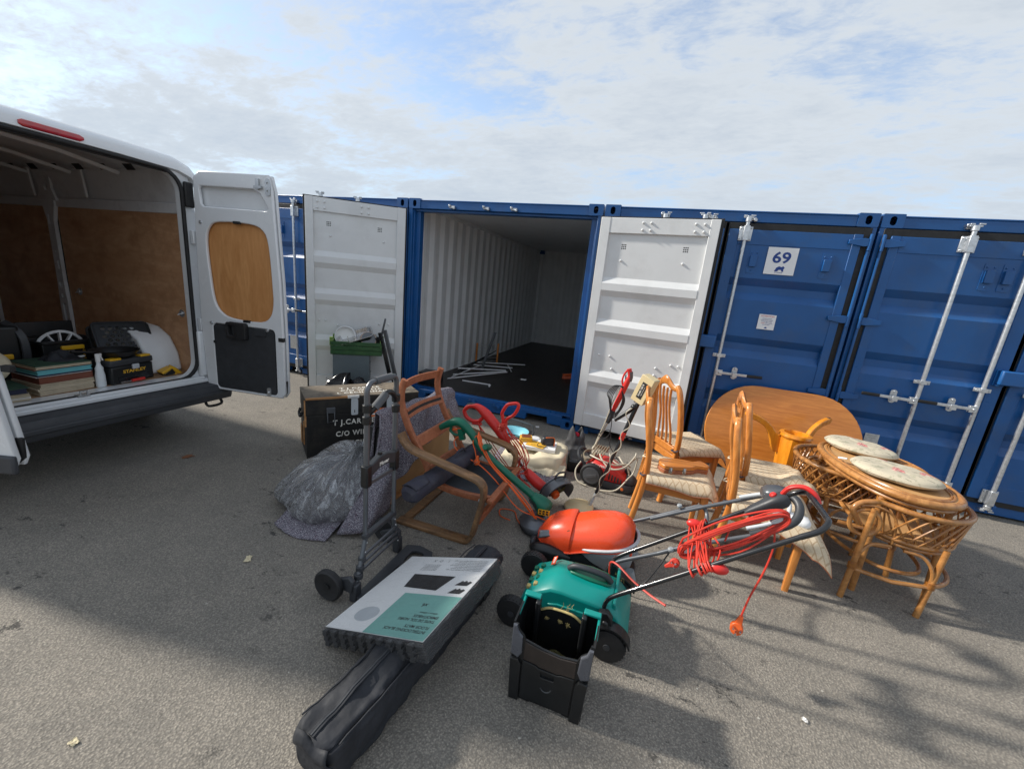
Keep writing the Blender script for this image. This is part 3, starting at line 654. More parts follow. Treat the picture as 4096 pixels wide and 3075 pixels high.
            g = G(); g.plate([ol]+hs, .03, Mx((xp, y-s*.022, 0), rx=pi/2)); g.out('pillar', 'van_grey', T)
            g = G(); g.box((xp, y+s*.002, 1.3), (.11, .02, 1.44)); g.out('pillar_back', 'rubber', T)
            g = G(); g.plate([[(-.16, 2.04), (.16, 2.04), (.10, 2.15), (.09, 2.36), (-.09, 2.36), (-.10, 2.15)], rrect(.06, .07, .028, 4, .015, 2.27), rrect(.06, .065, .028, 4, .015, 2.16)], .02, Mx((xp, s*.855, 0), rx=pi/2+s*.0)); g.out('gusset', 'van_grey', T)
        for k in range(9):
            g = G(); x = -.5-k*.36; g.add([(x, s*.795, 2.31), (x-.11, s*.795, 2.31), (x-.13, s*.755, 2.375), (x-.02, s*.755, 2.375)], [(0, 1, 2, 3)]); g.out('roof_slot', 'rubber', T, flat=True, solid=.004)
        for k in range(3):
            g = G(); g.beam((-1.35-k*.85, s*.845, 2.08), (-1.30-k*.85, s*.80, 2.33), .05, .02, (0, s, 0)); g.out('roof_bow', 'van_grey', T, bev=.006)
        if s > 0:
            for k in range(5):
                g = G(); g.loft([[(-.75-k*.7+dx, yy, 2.39-.10*(yy/.82)**2-.006-h) for dx, h in ((0, 0), (.015, .025), (.05, .025), (.065, 0))] for yy in (-.78, -.4, 0, .4, .78)]); g.out('roof_rib', 'van_grey', T)
            for x, zz in ((-1.75, 1.17), (-.22, 1.12)):
                g = G(); g.lathe([(.035, 0), (.035, .006), (.018, .008), (.018, .02), (.0, .02)], 14, Mx((x, y-.006, zz), rx=pi/2)); g.tube([(x-.02, y-.02, zz), (x, y-.045, zz-.012), (x+.02, y-.02, zz)], .005, 6); g.out('lashing_ring', 'galvanised', T)
        # wheel box
        pts = [(-.28, .575), (-.31, .74), (-.40, .885), (-.55, .965), (-.78, .985), (-.98, .90), (-1.10, .76), (-1.13, .575)]
        g = G(); yy0, yy1 = sorted((s*.60, s*.874)); g.prism([(x, z) for x, z in pts], -yy1, -yy0, Matrix(((1, 0, 0, 0), (0, 0, -1, 0), (0, 1, 0, 0), (0, 0, 0, 1)))); g.out('wheel_box', 'white_metal', T, bev=.02)
        for xw in (-.72-.3, -4.9):
            W = Mx((xw, s*.90, .345), rx=pi/2); nm = G()
            nm.lathe([(.2, -.1), (.30, -.105), (.335, -.085), (.345, -.05), (.345, .05), (.335, .085), (.30, .105), (.2, .1)], 28, W); w = nm.out('wheel', 'rubber', T, bev=0)
            g = G(); g.lathe([(0, -.05), (.06, -.06), (.07, -.03), (.19, -.02), (.205, -.09)], 20, W if s > 0 else Mx((xw, s*.90, .345), rx=-pi/2)); g.out('rim', 'steel', w)
    # glass ahead
    g = G(); g.add([(-4.37, -.78, 2.28), (-4.37, .78, 2.28), (-5.10, .86, 1.52), (-5.10, -.86, 1.52)], [(0, 1, 2, 3)], Mx((-.02, 0, .03))); g.out('windscreen', 'tube_black', T, solid=.01, flat=True)
    # doors
    def vdoor(s, ang, hide):
        D = bpy.data.objects.new('rear_door', None); COL.objects.link(D); D.parent = T; D.location = (.035, s*.92, 0); D.rotation_euler = (0, 0, ang); WM[D] = Matrix()
        # local x from hinge to free edge, y = outside normal side; inner face towards viewer
        w, z0, z1 = .82, .46, 2.335; e = -1 if s > 0 else 1     # inner face side
        PZ = Matrix(((1, 0, 0, 0), (0, 0, -1, 0), (0, 1, 0, 0), (0, 0, 0, 1)))
        ol = [(0.02, z0), (w-.03, z0), (w, z0+.05), (w+.0, 1.0), (w-.01, 1.5), (w-.05, z1-.12), (w-.08, z1), (.10, z1), (.04, z1-.05), (0.01, 1.6), (0, 1.0)]
        if s < 0: ol = [(x-(.13*(z-.5) if x > .5 else 0), z) for x, z in ol]
        pane = [(.12, 1.78), (.16, 1.90), (.26, 1.945), (.55, 1.945), (.67, 1.90), (.715, 1.78), (.735, 1.45), (.735, 1.30), (.70, 1.19), (.60, 1.135), (.34, 1.14), (.22, 1.18), (.155, 1.28), (.13, 1.5)]
        pane = [(p.x, p.y) for p in sm([(x, y, 0) for x, y in pane], 3, True)]
        slot = [(.09, 2.20), (.10, 2.22), (.60, 2.22), (.66, 2.19), (.73, 2.08), (.715, 2.06), (.12, 2.06), (.10, 2.08)]
        low = rrect(.62, .60, .04, 4, .43, .78)
        g = G(); g.plate([ol, pane, slot, low], .028, Mx((0, e*.045, 0)) @ PZ, bev=.008); g.out('inner_frame', 'van_white', D, ang=50)
        g = G(); g.plate([ol, [(x*1, y) for x, y in rrect(.5, .55, .12, 5, .43, 1.54)]] if 0 else [ol], .03, Mx((0, e*.0, 0)) @ PZ, bev=.006); g.out('outer_skin', 'van_white', D, ang=50)
        g = G(); g.plate([[((x-.43)*1.04+.43, (y-1.54)*1.04+1.54) for x, y in pane]], .006, Mx((0, e*.022, 0)) @ PZ); g.out('window_board', 'ply_light', D)
        g = G(); g.plate([rrect(.61, .59, .035, 4, .43, .78)], .012, Mx((0, e*.052, 0)) @ PZ); g.out('lower_panel', 'dark_plastic', D, bev=.003)
        for cx, cz in ((.43, 1.95), (.47, 1.128)):
            g = G(); g.box((cx, e*.056, cz), (.07, .02, .022)); g.out('window_clip', 'rubber', D, bev=.005)
        g = G(); g.plate([rrect(.20, .15, .02, 3, .38, 1.035), rrect(.075, .085, .012, 3, .345, 1.04)], .05, Mx((0, e*.075, 0)) @ PZ, bev=.01); g.box((.41, e*.07, 1.035), (.12, .03, .10)); g.out('pull_handle', 'rubber', D)
        g = G(); g.plate([rrect(.11, .065, .01, 3, .60, 1.045)], .02, Mx((0, e*.06, 0)) @ PZ, bev=.004); g.out('latch_button', 'dark_plastic', D)
        for cx, cz in ((.67, 1.07), (.11, 1.08), (.08, 1.93), (.13, .91)):
            g = G(); g.lathe([(.016, 0), (.014, .006), (.006, .006), (.006, .012), (0, .012)], 12, Mx((cx, e*.058, cz), rx=-e*pi/2)); g.out('fixing', 'rubber' if cz < 1 else 'galvanised', D)
        g = G(); g.plate([rrect(.045, .13, .02, 3, .74, 2.24), circ(.009, 8, .74, 2.27), circ(.009, 8, .74, 2.21)], .012, Mx((0, e*.062, 0)) @ PZ); g.box((.655, e*.066, 2.26), (.03, .03, .08)); g.box((.66, e*.075, 2.235), (.07, .02, .02)); g.out('lock_plate', 'chrome_dull', D)
        g = G(); g.plate([rrect(.035, .08, .015, 3, .66, .505)], .012, Mx((0, e*.062, 0)) @ PZ); g.ell((.66, e*.07, .505), .01, 8); g.out('latch_plate', 'galvanised', D)
        g = G(); g.box((.80, e*.05, 1.0), (.05, .03, .035)); g.ell((.81, e*.055, 1.0), .012, 8); g.out('latch_hook', 'rubber', D, bev=.004)
        g = G(); g.sweep([(.05, e*.032, z0+.012), (.5, e*.032, z0+.012), (w-.06, e*.032, z0+.012), (w-.02, e*.032, z0+.05), (w-.012, e*.032, z0+.16)], rrect(.04, .018, .006, 2), up=(0, 1, 0)); g.out('rubber_edge', 'rubber', D)
        if s < 0:
            g = G(); g.bx(.1, w+.004, -e*.034, -e*.004, z0-.03, z0+.075); g.out('door_trim', 'trim_plastic', D, bev=.012)
            g = G(); g.plate([rrect(.5, .62, .12, 5, .43, 1.54)], .008, Mx((0, -e*.02, 0)) @ PZ); g.out('window_glass', 'tube_black', D)
        return D
    vdoor(1, rad(10), 0); vdoor(-1, rad(19), 0)
van()
FZ = .575
def vt(name, label, cat, x, y, rz=0, z=FZ, group=None): return thing(name, label, cat, (x, y, z), rz, group)
def records(x, y, rz, spec, labels):
    z = FZ
    for (m, t, n), lb in zip(spec, labels):
        T = vt('record_album' if n == 1 else 'record_box', lb, 'records', x+random.uniform(-.008, .008), y+random.uniform(-.008, .008), rz+random.uniform(-.03, .03), z, 'record albums stacked in the van')
        if n == 1 and t < .012:
            g = G(); g.bx(-.157, .157, -.157, .157, 0, t); g.out('sleeve', m, T, bev=.0015)
        else:
            g = G(); g.bx(-.157, .157, -.157, .157, 0, .004); g.bx(-.157, .157, -.157, .157, t-.004, t); g.bx(-.157, -.153, -.157, .157, .004, t-.004); g.out('case', m, T, bev=.001)
            g = G(); g.bx(-.152, .152, -.152, .152, .0042, t-.0042); g.out('pages', m if t > .03 else 'page_edge', T)
        z += t+.0006
R1 = [('page_edge', .011, 1)]*6+[('page_edge', .013, 2), ('book_brown', .048, 1), ('paper_white', .007, 1), ('book_navy', .01, 1), ('book_teal', .033, 1), ('book_brown', .007, 1), ('page_edge', .018, 2), ('book_green', .006, 1)]
records(-1.04, -3.062, rad(3), R1, ['lowest cream record sleeve of the taller stack in the van', 'second cream sleeve up in the taller record stack', 'third cream sleeve up in the taller record stack', 'fourth cream sleeve up in the taller record stack', 'fifth cream sleeve up in the taller record stack', 'sixth cream sleeve up in the taller record stack', 'thicker cream album under the brown box set', 'thick reddish brown box set in the taller stack', 'thin pale sleeve on the brown box set', 'dark sleeve directly under the turquoise box set', 'turquoise box set in the taller record stack', 'thin brown sleeve on the turquoise box set', 'cream edged album near the top of the taller stack', 'dark green sleeve on top, with black gloves on it'])
R2 = [('page_edge', .012, 1), ('paper_white', .012, 1), ('page_edge', .012, 1), ('page_edge', .012, 1), ('book_navy', .034, 1), ('book_green', .007, 1)]
records(-.99, -3.43, rad(-4), R2, ['lowest cream sleeve of the shorter stack by the left van door', 'pale sleeve second from the bottom of the shorter stack', 'cream sleeve in the middle of the shorter stack', 'cream sleeve under the navy box set', 'navy blue box set under the cream tote bag', 'green sleeve on the navy box set'])
T = vt('work_glove', 'pair of crumpled black gloves lying on the record stack', 'gloves', -1.06, -3.0, .3, FZ+.207)
g = G(); g.grid(lambda u, v: ((u-.5)*.24*(.7+.3*sin(v*3)), (v-.5)*.22, max(.0, .055*sin(pi*u)*sin(pi*v)*(1+1.3*nz((u*4, v*4, .3))))), 14, 12); g.out('fabric', 'navy_fabric', T, solid=.006)
g = G(); g.box((.06, .09, .02), (.02, .05, .01)); g.out('cuff_tab', 'paper_white', T)
T = vt('tote_bag', 'full cream cloth bag slumped on the shorter record stack', 'bag', -1.0, -3.47, 0, FZ+.09)
g = G(); g.grid(lambda u, v: ((.17*sin(pi*(.08+.87*v))**.6)*cos(2*pi*u)*(1+.16*nz((cos(2*pi*u)*2, sin(2*pi*u)*2, v*3))), (.18*sin(pi*(.08+.87*v))**.6)*sin(2*pi*u)*(1+.16*nz((cos(2*pi*u)*2, sin(2*pi*u)*2, v*3+5))), .30*v), 22, 12, cu=True); g.out('sack', 'calico', T)
# open black tool case with yellow catch, white wheel trim inside
T = vt('tool_chest', 'open black tool chest with yellow latch and a white disc inside', 'tool box', -1.50, -2.80, rad(4))
g = G(); w, d, h = .36, .26, .29
for a in ((-w/2, w/2, -d/2, -d/2+.01), (-w/2, w/2, d/2-.01, d/2), (-w/2, -w/2+.01, -d/2+.01, d/2-.01), (w/2-.01, w/2, -d/2+.01, d/2-.01)):
    g.bx(a[2], a[3], a[0], a[1], 0, h)
g.bx(-d/2+.01, d/2-.01, -w/2+.01, w/2-.01, 0, .01); g.out('tub', 'black_plastic', T, bev=.006)
g = G(); g.sweep([(x, y, h) for x, y in rrect(d+.02, w+.02, .03, 3)], rrect(.03, .022, .006, 1), closed=True, up=(0, 0, 1)); g.out('rim', 'black_plastic', T)
g = G(); g.loft([[(-d/2-.02-.01*k, y*1, h+.01+.12*k) for y in (-w/2, w/2)]+[(-d/2-.035-.01*k, y, h+.01+.12*k) for y in (w/2, -w/2)] for k in (0, .5, 1)]); g.out('lid', 'black_plastic', T, bev=.006)
g = G(); g.box((d/2+.012, .0, h-.05), (.022, .15, .035)); g.out('latch', 'yellow_plastic', T, bev=.006)
RX = Matrix(((0, 0, 1, 0), (1, 0, 0, 0), (0, 1, 0, 0), (0, 0, 0, 1)))
g = G(); g.text('HEAVY DUTY', .024, Mx((d/2+.001, .075, .15), rx=-pi/2) @ RX, .001); g.out('lettering', 'ink_yellow', T, flat=True)
g = G(); g.box((d/2+.001, -.02, .2), (.003, .07, .03)); g.out('badge', 'ink_grey', T)
T = vt('wheel_trim', 'white spoked wheel trim standing inside the open tool chest', 'wheel trim', -1.50, -2.80, 0, FZ+.20)
g = G(); R_ = .155; g.tube([(0, R_*cos(a), .0+R_*sin(a)) for a in [2*pi*i/28 for i in range(28)]], .012, 6, closed=True); g.out('ring', 'white_metal', T)
for k in range(7):
    g = G(); a = pi*k/6; g.beam((0, .03*cos(a), .03*sin(a)), (0, R_*cos(a), R_*sin(a)), .012, .03, (1, 0, 0)); g.out('spoke', 'white_metal', T, bev=.003)
T = vt('power_tool_case', 'black tool case with yellow catch left of the open tool chest', 'tool case', -1.52, -3.12, rad(-6))
g = G(); g.bx(-.12, .12, -.07, .07, 0, .43); g.out('case', 'black_plastic', T, bev=.02); g = G(); g.sweep(sm([(.13, .075, .05), (.14, .08, .30), (.10, .06, .40), (.02, .02, .45)], 4), rrect(.05, .02, .006, 1)); g.out('strap', 'dark_plastic', T)
g = G(); g.box((.125, -.02, .2), (.02, .07, .04)); g.out('catch', 'yellow_plastic', T, bev=.008)
# small tool box with lettering
T = vt('tool_box', 'black tool box with yellow lid catches and yellow lettering, beside spray bottle', 'tool box', -.97, -2.66, rad(12))
g = G(); g.bx(-.09, .09, -.17, .17, 0, .145); g.out('body', 'black_plastic', T, bev=.012); g = G(); g.bx(-.095, .095, -.175, .175, .146, .2); g.out('lid', 'dark_plastic', T, bev=.014)
for y in (-.12, .12):
    g = G(); g.box((.06, y, .203), (.055, .085, .02)); g.out('lid_catch', 'yellow_plastic', T, bev=.006)
g = G(); g.text('STANLEY', .036, Mx((.0908, .01, .095)) @ RX, .001, sx=1.25, bold=.001); g.out('lettering', 'ink_yellow', T, flat=True)
g = G(); g.box((.099, .015, .13), (.016, .055, .04)); g.out('front_catch', 'light_grey', T, bev=.005)
g = G(); g.box((.0905, .0, .035), (.004, .25, .04)); g.out('tray_window', 'tube_black', T)
T = vt('screwdriver', 'red handled screwdriver lying in front of the black tool box', 'screwdriver', -.845, -2.68, rad(100))
g = G(); g.tube([(0, 0, .02), (.1, 0, .02)], .012, 8); g.out('handle', 'red_plastic', T); g = G(); g.tube([(-.08, 0, .02), (0, 0, .02)], .004, 6); g.out('shaft', 'steel', T)
T = vt('spray_bottle', 'white trigger spray bottle standing by the records', 'spray bottle', -.885, -2.862, rad(20))
g = G(); g.loft([[(x*.026*k, y*.036*k, z) for x, y in circ(1, 14)] for z, k in ((0, .92), (.006, 1), (.09, .98), (.13, .8), (.15, .85), (.175, .45), (.20, .36))]); g.out('bottle', 'bottle_white', T)
g = G(); g.lathe([(.016, .2), (.016, .225)], 12); g.loft([[(x*.013, y*k+o, z) for x, y in circ(1, 10)] for z, k, o in ((.225, .016, 0), (.245, .026, .008), (.262, .026, .008))]); g.beam((0, .02, .245), (0, .036, .205), .012, .008); g.out('trigger', 'paper_white', T)
T = vt('frying_pan', 'black frying pan resting on the black tool box', 'pan', -1.0, -2.69, rad(10), FZ+.214)
g = G(); g.lathe([(0, 0), (.12, 0), (.155, .045), (.16, .047), (.125, .004), (0, .005)], 28); g.tube([(.0, -.15, .045), (0, -.3, .07)], .011, 8); g.out('pan', 'black_plastic', T)
T = vt('black_crate', 'black perforated plastic crate tipped against the white wheel box', 'crate', -1.22, -2.50, 0, FZ+.31); T.rotation_euler = (rad(0), rad(52), rad(-14)); WM[T] = Matrix()
g = G(); g.plate([rrect(.30, .36, .03, 3)]+[circ(.017, 6, -.10+.04*i, -.12+.048*j+(.024 if i % 2 else 0)) for i in range(6) for j in range(5)], .006); g.out('base', 'black_plastic', T)
g = G(); 
for k in (0, 1): g.sweep([(x, y, -.0-.09*k) for x, y in rrect(.31+.03*k, .37+.03*k, .035, 4)], rrect(.02, .02, .004, 1), closed=True, up=(0, 0, 1))
g.out('rim', 'black_plastic', T)
g = G()
L1 = rrect(.305, .365, .035, 4); L2 = rrect(.335, .395, .035, 4)
for i in range(len(L1)): j = (i+1) % len(L1); g.add([(*L1[i], 0), (*L1[j], 0), (*L2[j], -.09), (*L2[i], -.09)], [(0, 1, 2, 3)])
g.out('wall', 'black_plastic', T, solid=.005)
T = vt('hand_brush', 'black hand brush with yellow back leaning by the van pillar', 'brush', -.95, -2.395, 0, FZ); T.rotation_euler = (rad(-58), 0, rad(-8)); WM[T] = Matrix()
g = G(); g.tube([(0, -.03, .085), (0, .02, .10), (0, .14, .125), (0, .3, .15)], [.02, .022, .016, .013], 10); g.out('handle', 'yellow_plastic', T)
for k in range(12):
    g = G(); x = 0; y = -.02+k*.016; g.loft([[(sx*.034+x, sy*.011+y, .085) for sx, sy in ((-1, -1), (1, -1), (1, 1), (-1, 1))], [(sx*.05, sy*.014+y*1.15, .0) for sx, sy in ((-1, -1), (1, -1), (1, 1), (-1, 1))]]); g.out('bristle_tuft', 'rubber' if k % 4 else 'ink_yellow', T)
# ---------------------------------------------------------------- trunk, blankets, bags behind the armchair
def trunk():
    a = math.atan2(.79, .62)                      # local x runs along the front edge, -y is the front
    T = thing('travel_trunk', 'old black wooden travel trunk with white stencilled lettering', 'trunk', (.475, -2.165, 0), a)
    L, Dp, H = 1.0, .40, .56
    g = G(); g.bx(0, L, 0, Dp, 0, .40); g.out('body', 'trunk_black', T, bev=.006)
    g = G(); g.bx(-.003, L+.003, -.003, Dp+.003, .4005, H-.012); g.out('lid', 'trunk_black', T, bev=.006)
    g = G(); g.bx(-.006, L+.006, -.004, Dp+.004, H-.0118, H); g.out('lid_top', 'trunk_worn', T, bev=.004)
    g = G(); g.bx(.0, .36, -.010, .004, H-.016, H+.003); g.bx(-.012, .004, .0, .02, .3, H-.02); g.out('bare_edge', 'bare_wood', T, bev=.002)
    g = G(); g.bx(-.012, -.002, .10, .125, .10, .32); g.bx(-.010, -.002, .28, .36, .05, .22); g.out('worn_patch', 'bare_wood', T, bev=.003)
    g = G(); g.bx(.34, .44, -.012, .002, H-.02, H+.004); g.out('tape', 'litter_white', T, bev=.002)
    for x, s in ((.40, 0), (.72, 1)):
        g = G(); g.plate([rrect(.06, .15, .012, 3), rrect(.008, .03, .004, 2, 0, -.04)], .006, Mx((x, -.009, .455)) @ FX); g.bx(x-.03, x+.03, -.012, -.006, .53, .55)
        for dx in (-.018, .018): g.ell((x+dx, -.012, .515), .006, 8)
        g.out('hasp', 'light_grey', T, bev=.002)
    for x in (.20, .86):
        g = G(); g.box((x, -.01, .44), (.07, .016, .05)); g.tube([(x-.03, -.016, .42), (x-.028, -.018, .33), (x+.028, -.018, .33), (x+.03, -.016, .42)], .006, 6); g.out('catch', 'tube_grey', T, bev=.003)
    g = G(); g.tube(sm([(-.015, .12, .40), (-.03, .14, .36), (-.03, .24, .36), (-.015, .26, .40)], 4), .012, 8); g.out('handle', 'rubber', T)
    for t, z, x, sz, sx in (('T J.CARDLE', .315, .40, .068, .92), ('C/O WILLIA', .205, .42, .066, .9), ('L CECIL', .105, .38, .062, 1)):
        g = G(); g.text(t, sz, Mx((x, -.0035, z)) @ FX, .0008, bold=.0015, sx=sx, sp=1.18); g.out('stencil_lettering', 'ink_white', T, flat=True)
    g = G(); 
    for k, t in enumerate(('T J CARDLE', 'C/O WILLIA', 'L CECIL RHAM')): g.text(t, .055, Mx((.5, .25-k*.075, H+.001)), .0008, bold=.001, sx=1.1, sp=1.2)
    g.out('lid_lettering', 'ink_white', T, flat=True)
    s = G(); s.bx(.52, .72, -.007, -.0035, .345, .425); o = s.out('label', 'orange_label', T); g = G()
    g.bx(.53, .71, -.0085, -.0072, .365, .38); g.out('label_stripe', 'paper_white', o)
trunk()
T = thing('felt_blanket', 'speckled grey removal blanket draped over a board behind the armchair', 'blanket', (1.40, -2.45, 0), 0)
HEM = [(0, (1.36, -2.80, .02)), (.12, (1.50, -2.93, .02)), (.22, (1.60, -2.80, .05)), (.30, (1.61, -2.60, .10)), (.38, (1.61, -2.50, .23)), (.5, (1.60, -2.30, .33)), (.75, (1.58, -1.95, .40)), (1.01, (1.56, -1.46, .44))]
def drape(u, v):
    A, B = V((1.505, -2.53, .745)), V((1.475, -1.44, .70)); k = max(0, (u-.2)/.8); r = A.lerp(B, k)+V((0, 0, -.02*sin(k*pi)+.012*sin(k*17)))
    for (a, p), (b, q) in zip(HEM, HEM[1:]):
        if a <= u <= b: h = V(p).lerp(V(q), (u-a)/(b-a)); break
    f = V((1, -.25, 0))
    if v < .3: t = 1-v/.3; p = r+V((-.06*t-.03, .02*t, -.50*t)); return p+V((.02*sin(u*20)*t, 0, 0))
    t = (v-.3)/.7; p = r.lerp(h, t)+V((.05*sin(pi*t)*(k < .1)+.035*min(1, t*6), -.0, 0))
    w = min(1, t*2); p += f*(w*(.030*sin(u*24+2.2*t)+.016*sin(u*51+t*5)*t)+.016*nz((u*5, t*4, 0)))
    p.z = max(.010, p.z); return p
g = G(T); g.grid(drape, 70, 34); o = g.out('cloth', 'felt_blanket', T, solid=.008, ang=80)
T = thing('wood_board', 'tall brown board on its edge under the speckled blanket', 'board', (1.52, -2.45, 0), 0)
g = G(T); m, L = frame((1.50, -2.50, .03), (1.47, -1.42, .03), (0, 0, 1)); g.bx(0, L, -.012, .012, 0, .63, m); g.out('panel', 'card_brown', T, bev=.003)
g = G(T); g.bx(-.30, L+.012, -.045, .03, -.03, -.0005, m); g.bx(-.30, -.285, -.035, .025, 0, .13, m); g.bx(-.285, -.02, -.03, -.018, 0, .10, m); g.out('base_frame', 'bare_wood', T, bev=.004)
g = G(T); g.bx(0, L, .0125, .10, .0, .58, m); g.bx(-.29, -.01, .02, .09, 0, .14, m); g.out('back_frame', 'rubber', T)
# polythene sack with a blanket inside
BX, BY = 1.17, -2.64
T = thing('plastic_sack', 'clear polythene sack stuffed with a speckled grey blanket', 'sack', (BX, BY, 0))
def bag(k, inn):
    def fn(u, v):
        a = 2*pi*u; c, s = cos(a), sin(a); r = sin(pi*min(1, .06+v*.94))**.55 if v < 1 else 0
        rx, ry, h = .40, .34, .38
        w = 1+k*.7*nz((c*1.6, s*1.6, v*2), 1, 3)+(.05*sin(a*9+3*v+2*nz((c, s, v), 2))*v*(1-v)*2+.05*abs(nz((c*4, s*4, v*2.5), 1, 9)) if inn == 1 else 0)
        x, y = c*rx*r*w*inn, s*ry*r*w*inn
        z = h*(1-cos(pi*v))/2*inn*(1+.5*k*nz((c*3, s*3, v*2), 1, 7))+.004
        z *= 1-.32*max(0, -(x*.75+y*.65)/.4)             # lower towards the near left
        return (x+.14*v*v, y+.16*v*v, max(.004, z+.02*v))
    return fn
g = G(); g.grid(bag(.22, .90), 44, 24, cu=True); g.out('bundle', 'felt_blanket', T, ang=80)
g = G(); g.grid(bag(.26, 1.0), 90, 48, cu=True); 
o = g.out('polythene', 'polythene', T, ang=80)
g = G(); g.grid(lambda u, v: (.03+.26*(u-.5)+.14, .10+.30*v, .36+.07*sin(pi*v)*(1-abs(u-.5))+.05*nz((u*5, v*5, 2))), 14, 12); g.out('loose_neck', 'polythene', T, ang=80)
T = thing('blanket_corner', 'corner of speckled blanket spread on the asphalt under the sack', 'blanket', (1.32, -2.93, 0), 0)
g = G(); g.grid(lambda u, v: (-.28+.42*u, (-.06-.05*sin(pi*u))*v+.10*(1-v), .008+.06*(1-v)+.012*nz((u*6, v*6, 1))), 18, 8); g.out('cloth', 'felt_blanket', T, solid=.008, ang=80)
# cabinet with green crate of pans against the left white door
dn = V((.56, -.83, 0)).normalized(); dd = V((.83, .56, 0)).normalized(); q0 = V((-.02, -.03, 0))+dn*.40
ca = math.atan2(dd.y, dd.x)
T = thing('metal_cabinet', 'plain dark grey cabinet standing against the left white container door', 'cabinet', q0-dd*.61-dn*.13, ca)
g = G(); g.bx(-.215, .215, -.12, .12, 0, .63); g.out('body', 'cabinet_grey', T, bev=.006)
for z in (.30, .42, .55):
    g = G(); g.tube(sm([(.215, -.10, z+.015), (.232, -.105, z+.01), (.232, -.105, z-.005), (.218, -.10, z-.008)], 3), .0025, 6); g.out('hook', 'tube_grey', T)
T = thing('vegetable_crate', 'green slatted wooden crate full of pans, on top of the grey cabinet', 'crate', q0-dd*.545-dn*.15+V((0, 0, .632)), ca)
w, d, h = .60, .30, .175
for y in (-d/2, d/2):
    for k in range(3):
        g = G(); g.bx(-w/2, w/2, y-.005, y+.005, .008+k*.053, .055+k*.0535); g.out('slat', 'crate_green', T, bev=.002)
for x in (-w/2+.008, w/2-.008):
    g = G(); g.bx(x-.008, x+.008, -d/2+.006, d/2-.006, .0, h-.02); g.out('end_board', 'crate_green_light' if x < 0 else 'crate_green', T, bev=.002)
    for y in (-d/2+.02, d/2-.02):
        g = G(); g.bx(x-.016, x+.022 if x < 0 else x+.016, y-.024, y+.016, .11, h+.035); g.out('corner_block', 'crate_green_light', T, bev=.003)
g = G(); g.bx(-w/2, w/2, -d/2, d/2, -.0005, .007); g.out('base', 'crate_green', T)
cb = q0-dd*.545-dn*.15
def on_crate(name, label, cat, x, y, z, **k): 
    return thing(name, label, cat, cb+dd*x-dn*y+V((0, 0, .632+z)), ca, 'kitchen pans in the green crate', **k)
T = on_crate('sieve', 'round white sieve standing up in the green crate', 'sieve', -.15, .04, .20); T.rotation_euler = (rad(78), 0, ca); WM[T] = Matrix()
g = G(); g.lathe([(.125, -.02), (.13, .0), (.125, .03), (.115, .03), (.118, 0), (.113, -.02)], 30); g.out('rim', 'white_metal', T); g = G(); g.lathe([(0, -.012), (.117, -.01)], 24); g.out('mesh', 'paper_white', T)
T = on_crate('roasting_tin', 'steel roasting tin laid slanting across the green crate', 'tin', -.02, -.03, .225); T.rotation_euler = (rad(20), rad(-20), ca+.1); WM[T] = Matrix()
g = G(); g.loft([[(x*k, y*k, z) for x, y in rrect(.40, .26, .05, 4)] for k, z in ((.86, -.045), (.97, 0), (1.04, .002), (1.04, .005), (.96, .004), (.85, -.041))]); g.out('tin', 'steel', T)
T = on_crate('saucepan', 'copper sided saucepan tipped on its side in the green crate', 'saucepan', .12, -.01, .165); T.rotation_euler = (rad(62), rad(25), ca); WM[T] = Matrix()
g = G(); g.lathe([(.098, -.07), (.10, .06), (.095, .075), (0, .08)], 26); g.out('pan', 'copper_pan', T); g = G(); g.lathe([(0, .0815), (.088, .0812)], 24); g.out('base', 'tube_grey', T)
T = on_crate('dark_pot', 'small dark pot at the right end of the green crate', 'pot', .235, 0, .15)
g = G(); g.lathe([(.06, -.08), (.065, .04), (.07, .06), (.06, .06), (.055, -.07), (0, -.075)], 20); g.out('pot', 'black_plastic', T)
for k, x in enumerate((-.09, .0)):
    T = on_crate('fork', ('steel fork handle poking up beside the sieve', 'steel spoon handle poking up beside the saucepan')[k], 'cutlery', x, -.09, .13)
    g = G(); g.beam((0, 0, -.06), (-.02, 0, .09), .008, .004, (0, 1, 0)); g.out('handle', 'steel', T)
# ironing board / strut leaning beside the crate
pa = V((.185, -.39, .03)); pb = V((.0, -.505, 1.03))
T = thing('flat_pack_bars', 'long dark metal bars in torn white and blue wrapping, leaning by the crate', 'bars', pa)
g = G(T); g.beam(pa+V((.055, 0, 0)), pb+V((.04, 0, -.06)), .05, .022, (0, -1, 0)); g.out('bar', 'tube_grey', T, bev=.005)
g = G(T); g.beam(pa-V((.025, .01, 0)), pb+V((-.02, -.01, -.10)), .055, .022, (0, -1, 0)); g.out('bar', 'tube_black', T, bev=.005)
g = G(T); g.beam(pb+V((0, 0, -.12)), pb+V((.05, 0, .08)), .022, .018, (0, -1, 0)); g.out('lever', 'tube_grey', T, bev=.006)
a1 = pa.lerp(pb, .16); a2 = pa.lerp(pb, .36)
g = G(T); g.beam(a1+V((.045, -.012, 0)), a2+V((.045, -.012, 0)), .062, .006, (0, -1, 0)); g.beam(a1+V((-.035, -.022, 0)), a2+V((-.035, -.022, -.02)), .05, .006, (0, -1, 0)); g.out('wrapping', 'paper_white', T)
a3 = pa.lerp(pb, .20); a4 = pa.lerp(pb, .29)
g = G(T); g.beam(a3+V((.05, -.0165, 0)), a4+V((.05, -.0165, 0)), .05, .003, (0, -1, 0)); g.out('blue_label', 'bowl_blue', T)
T = thing('bin_bag', 'crumpled shiny black bin bag between the trunk and the cabinet', 'bin bag', (-.12, -.92, 0), rad(35))
g = G()
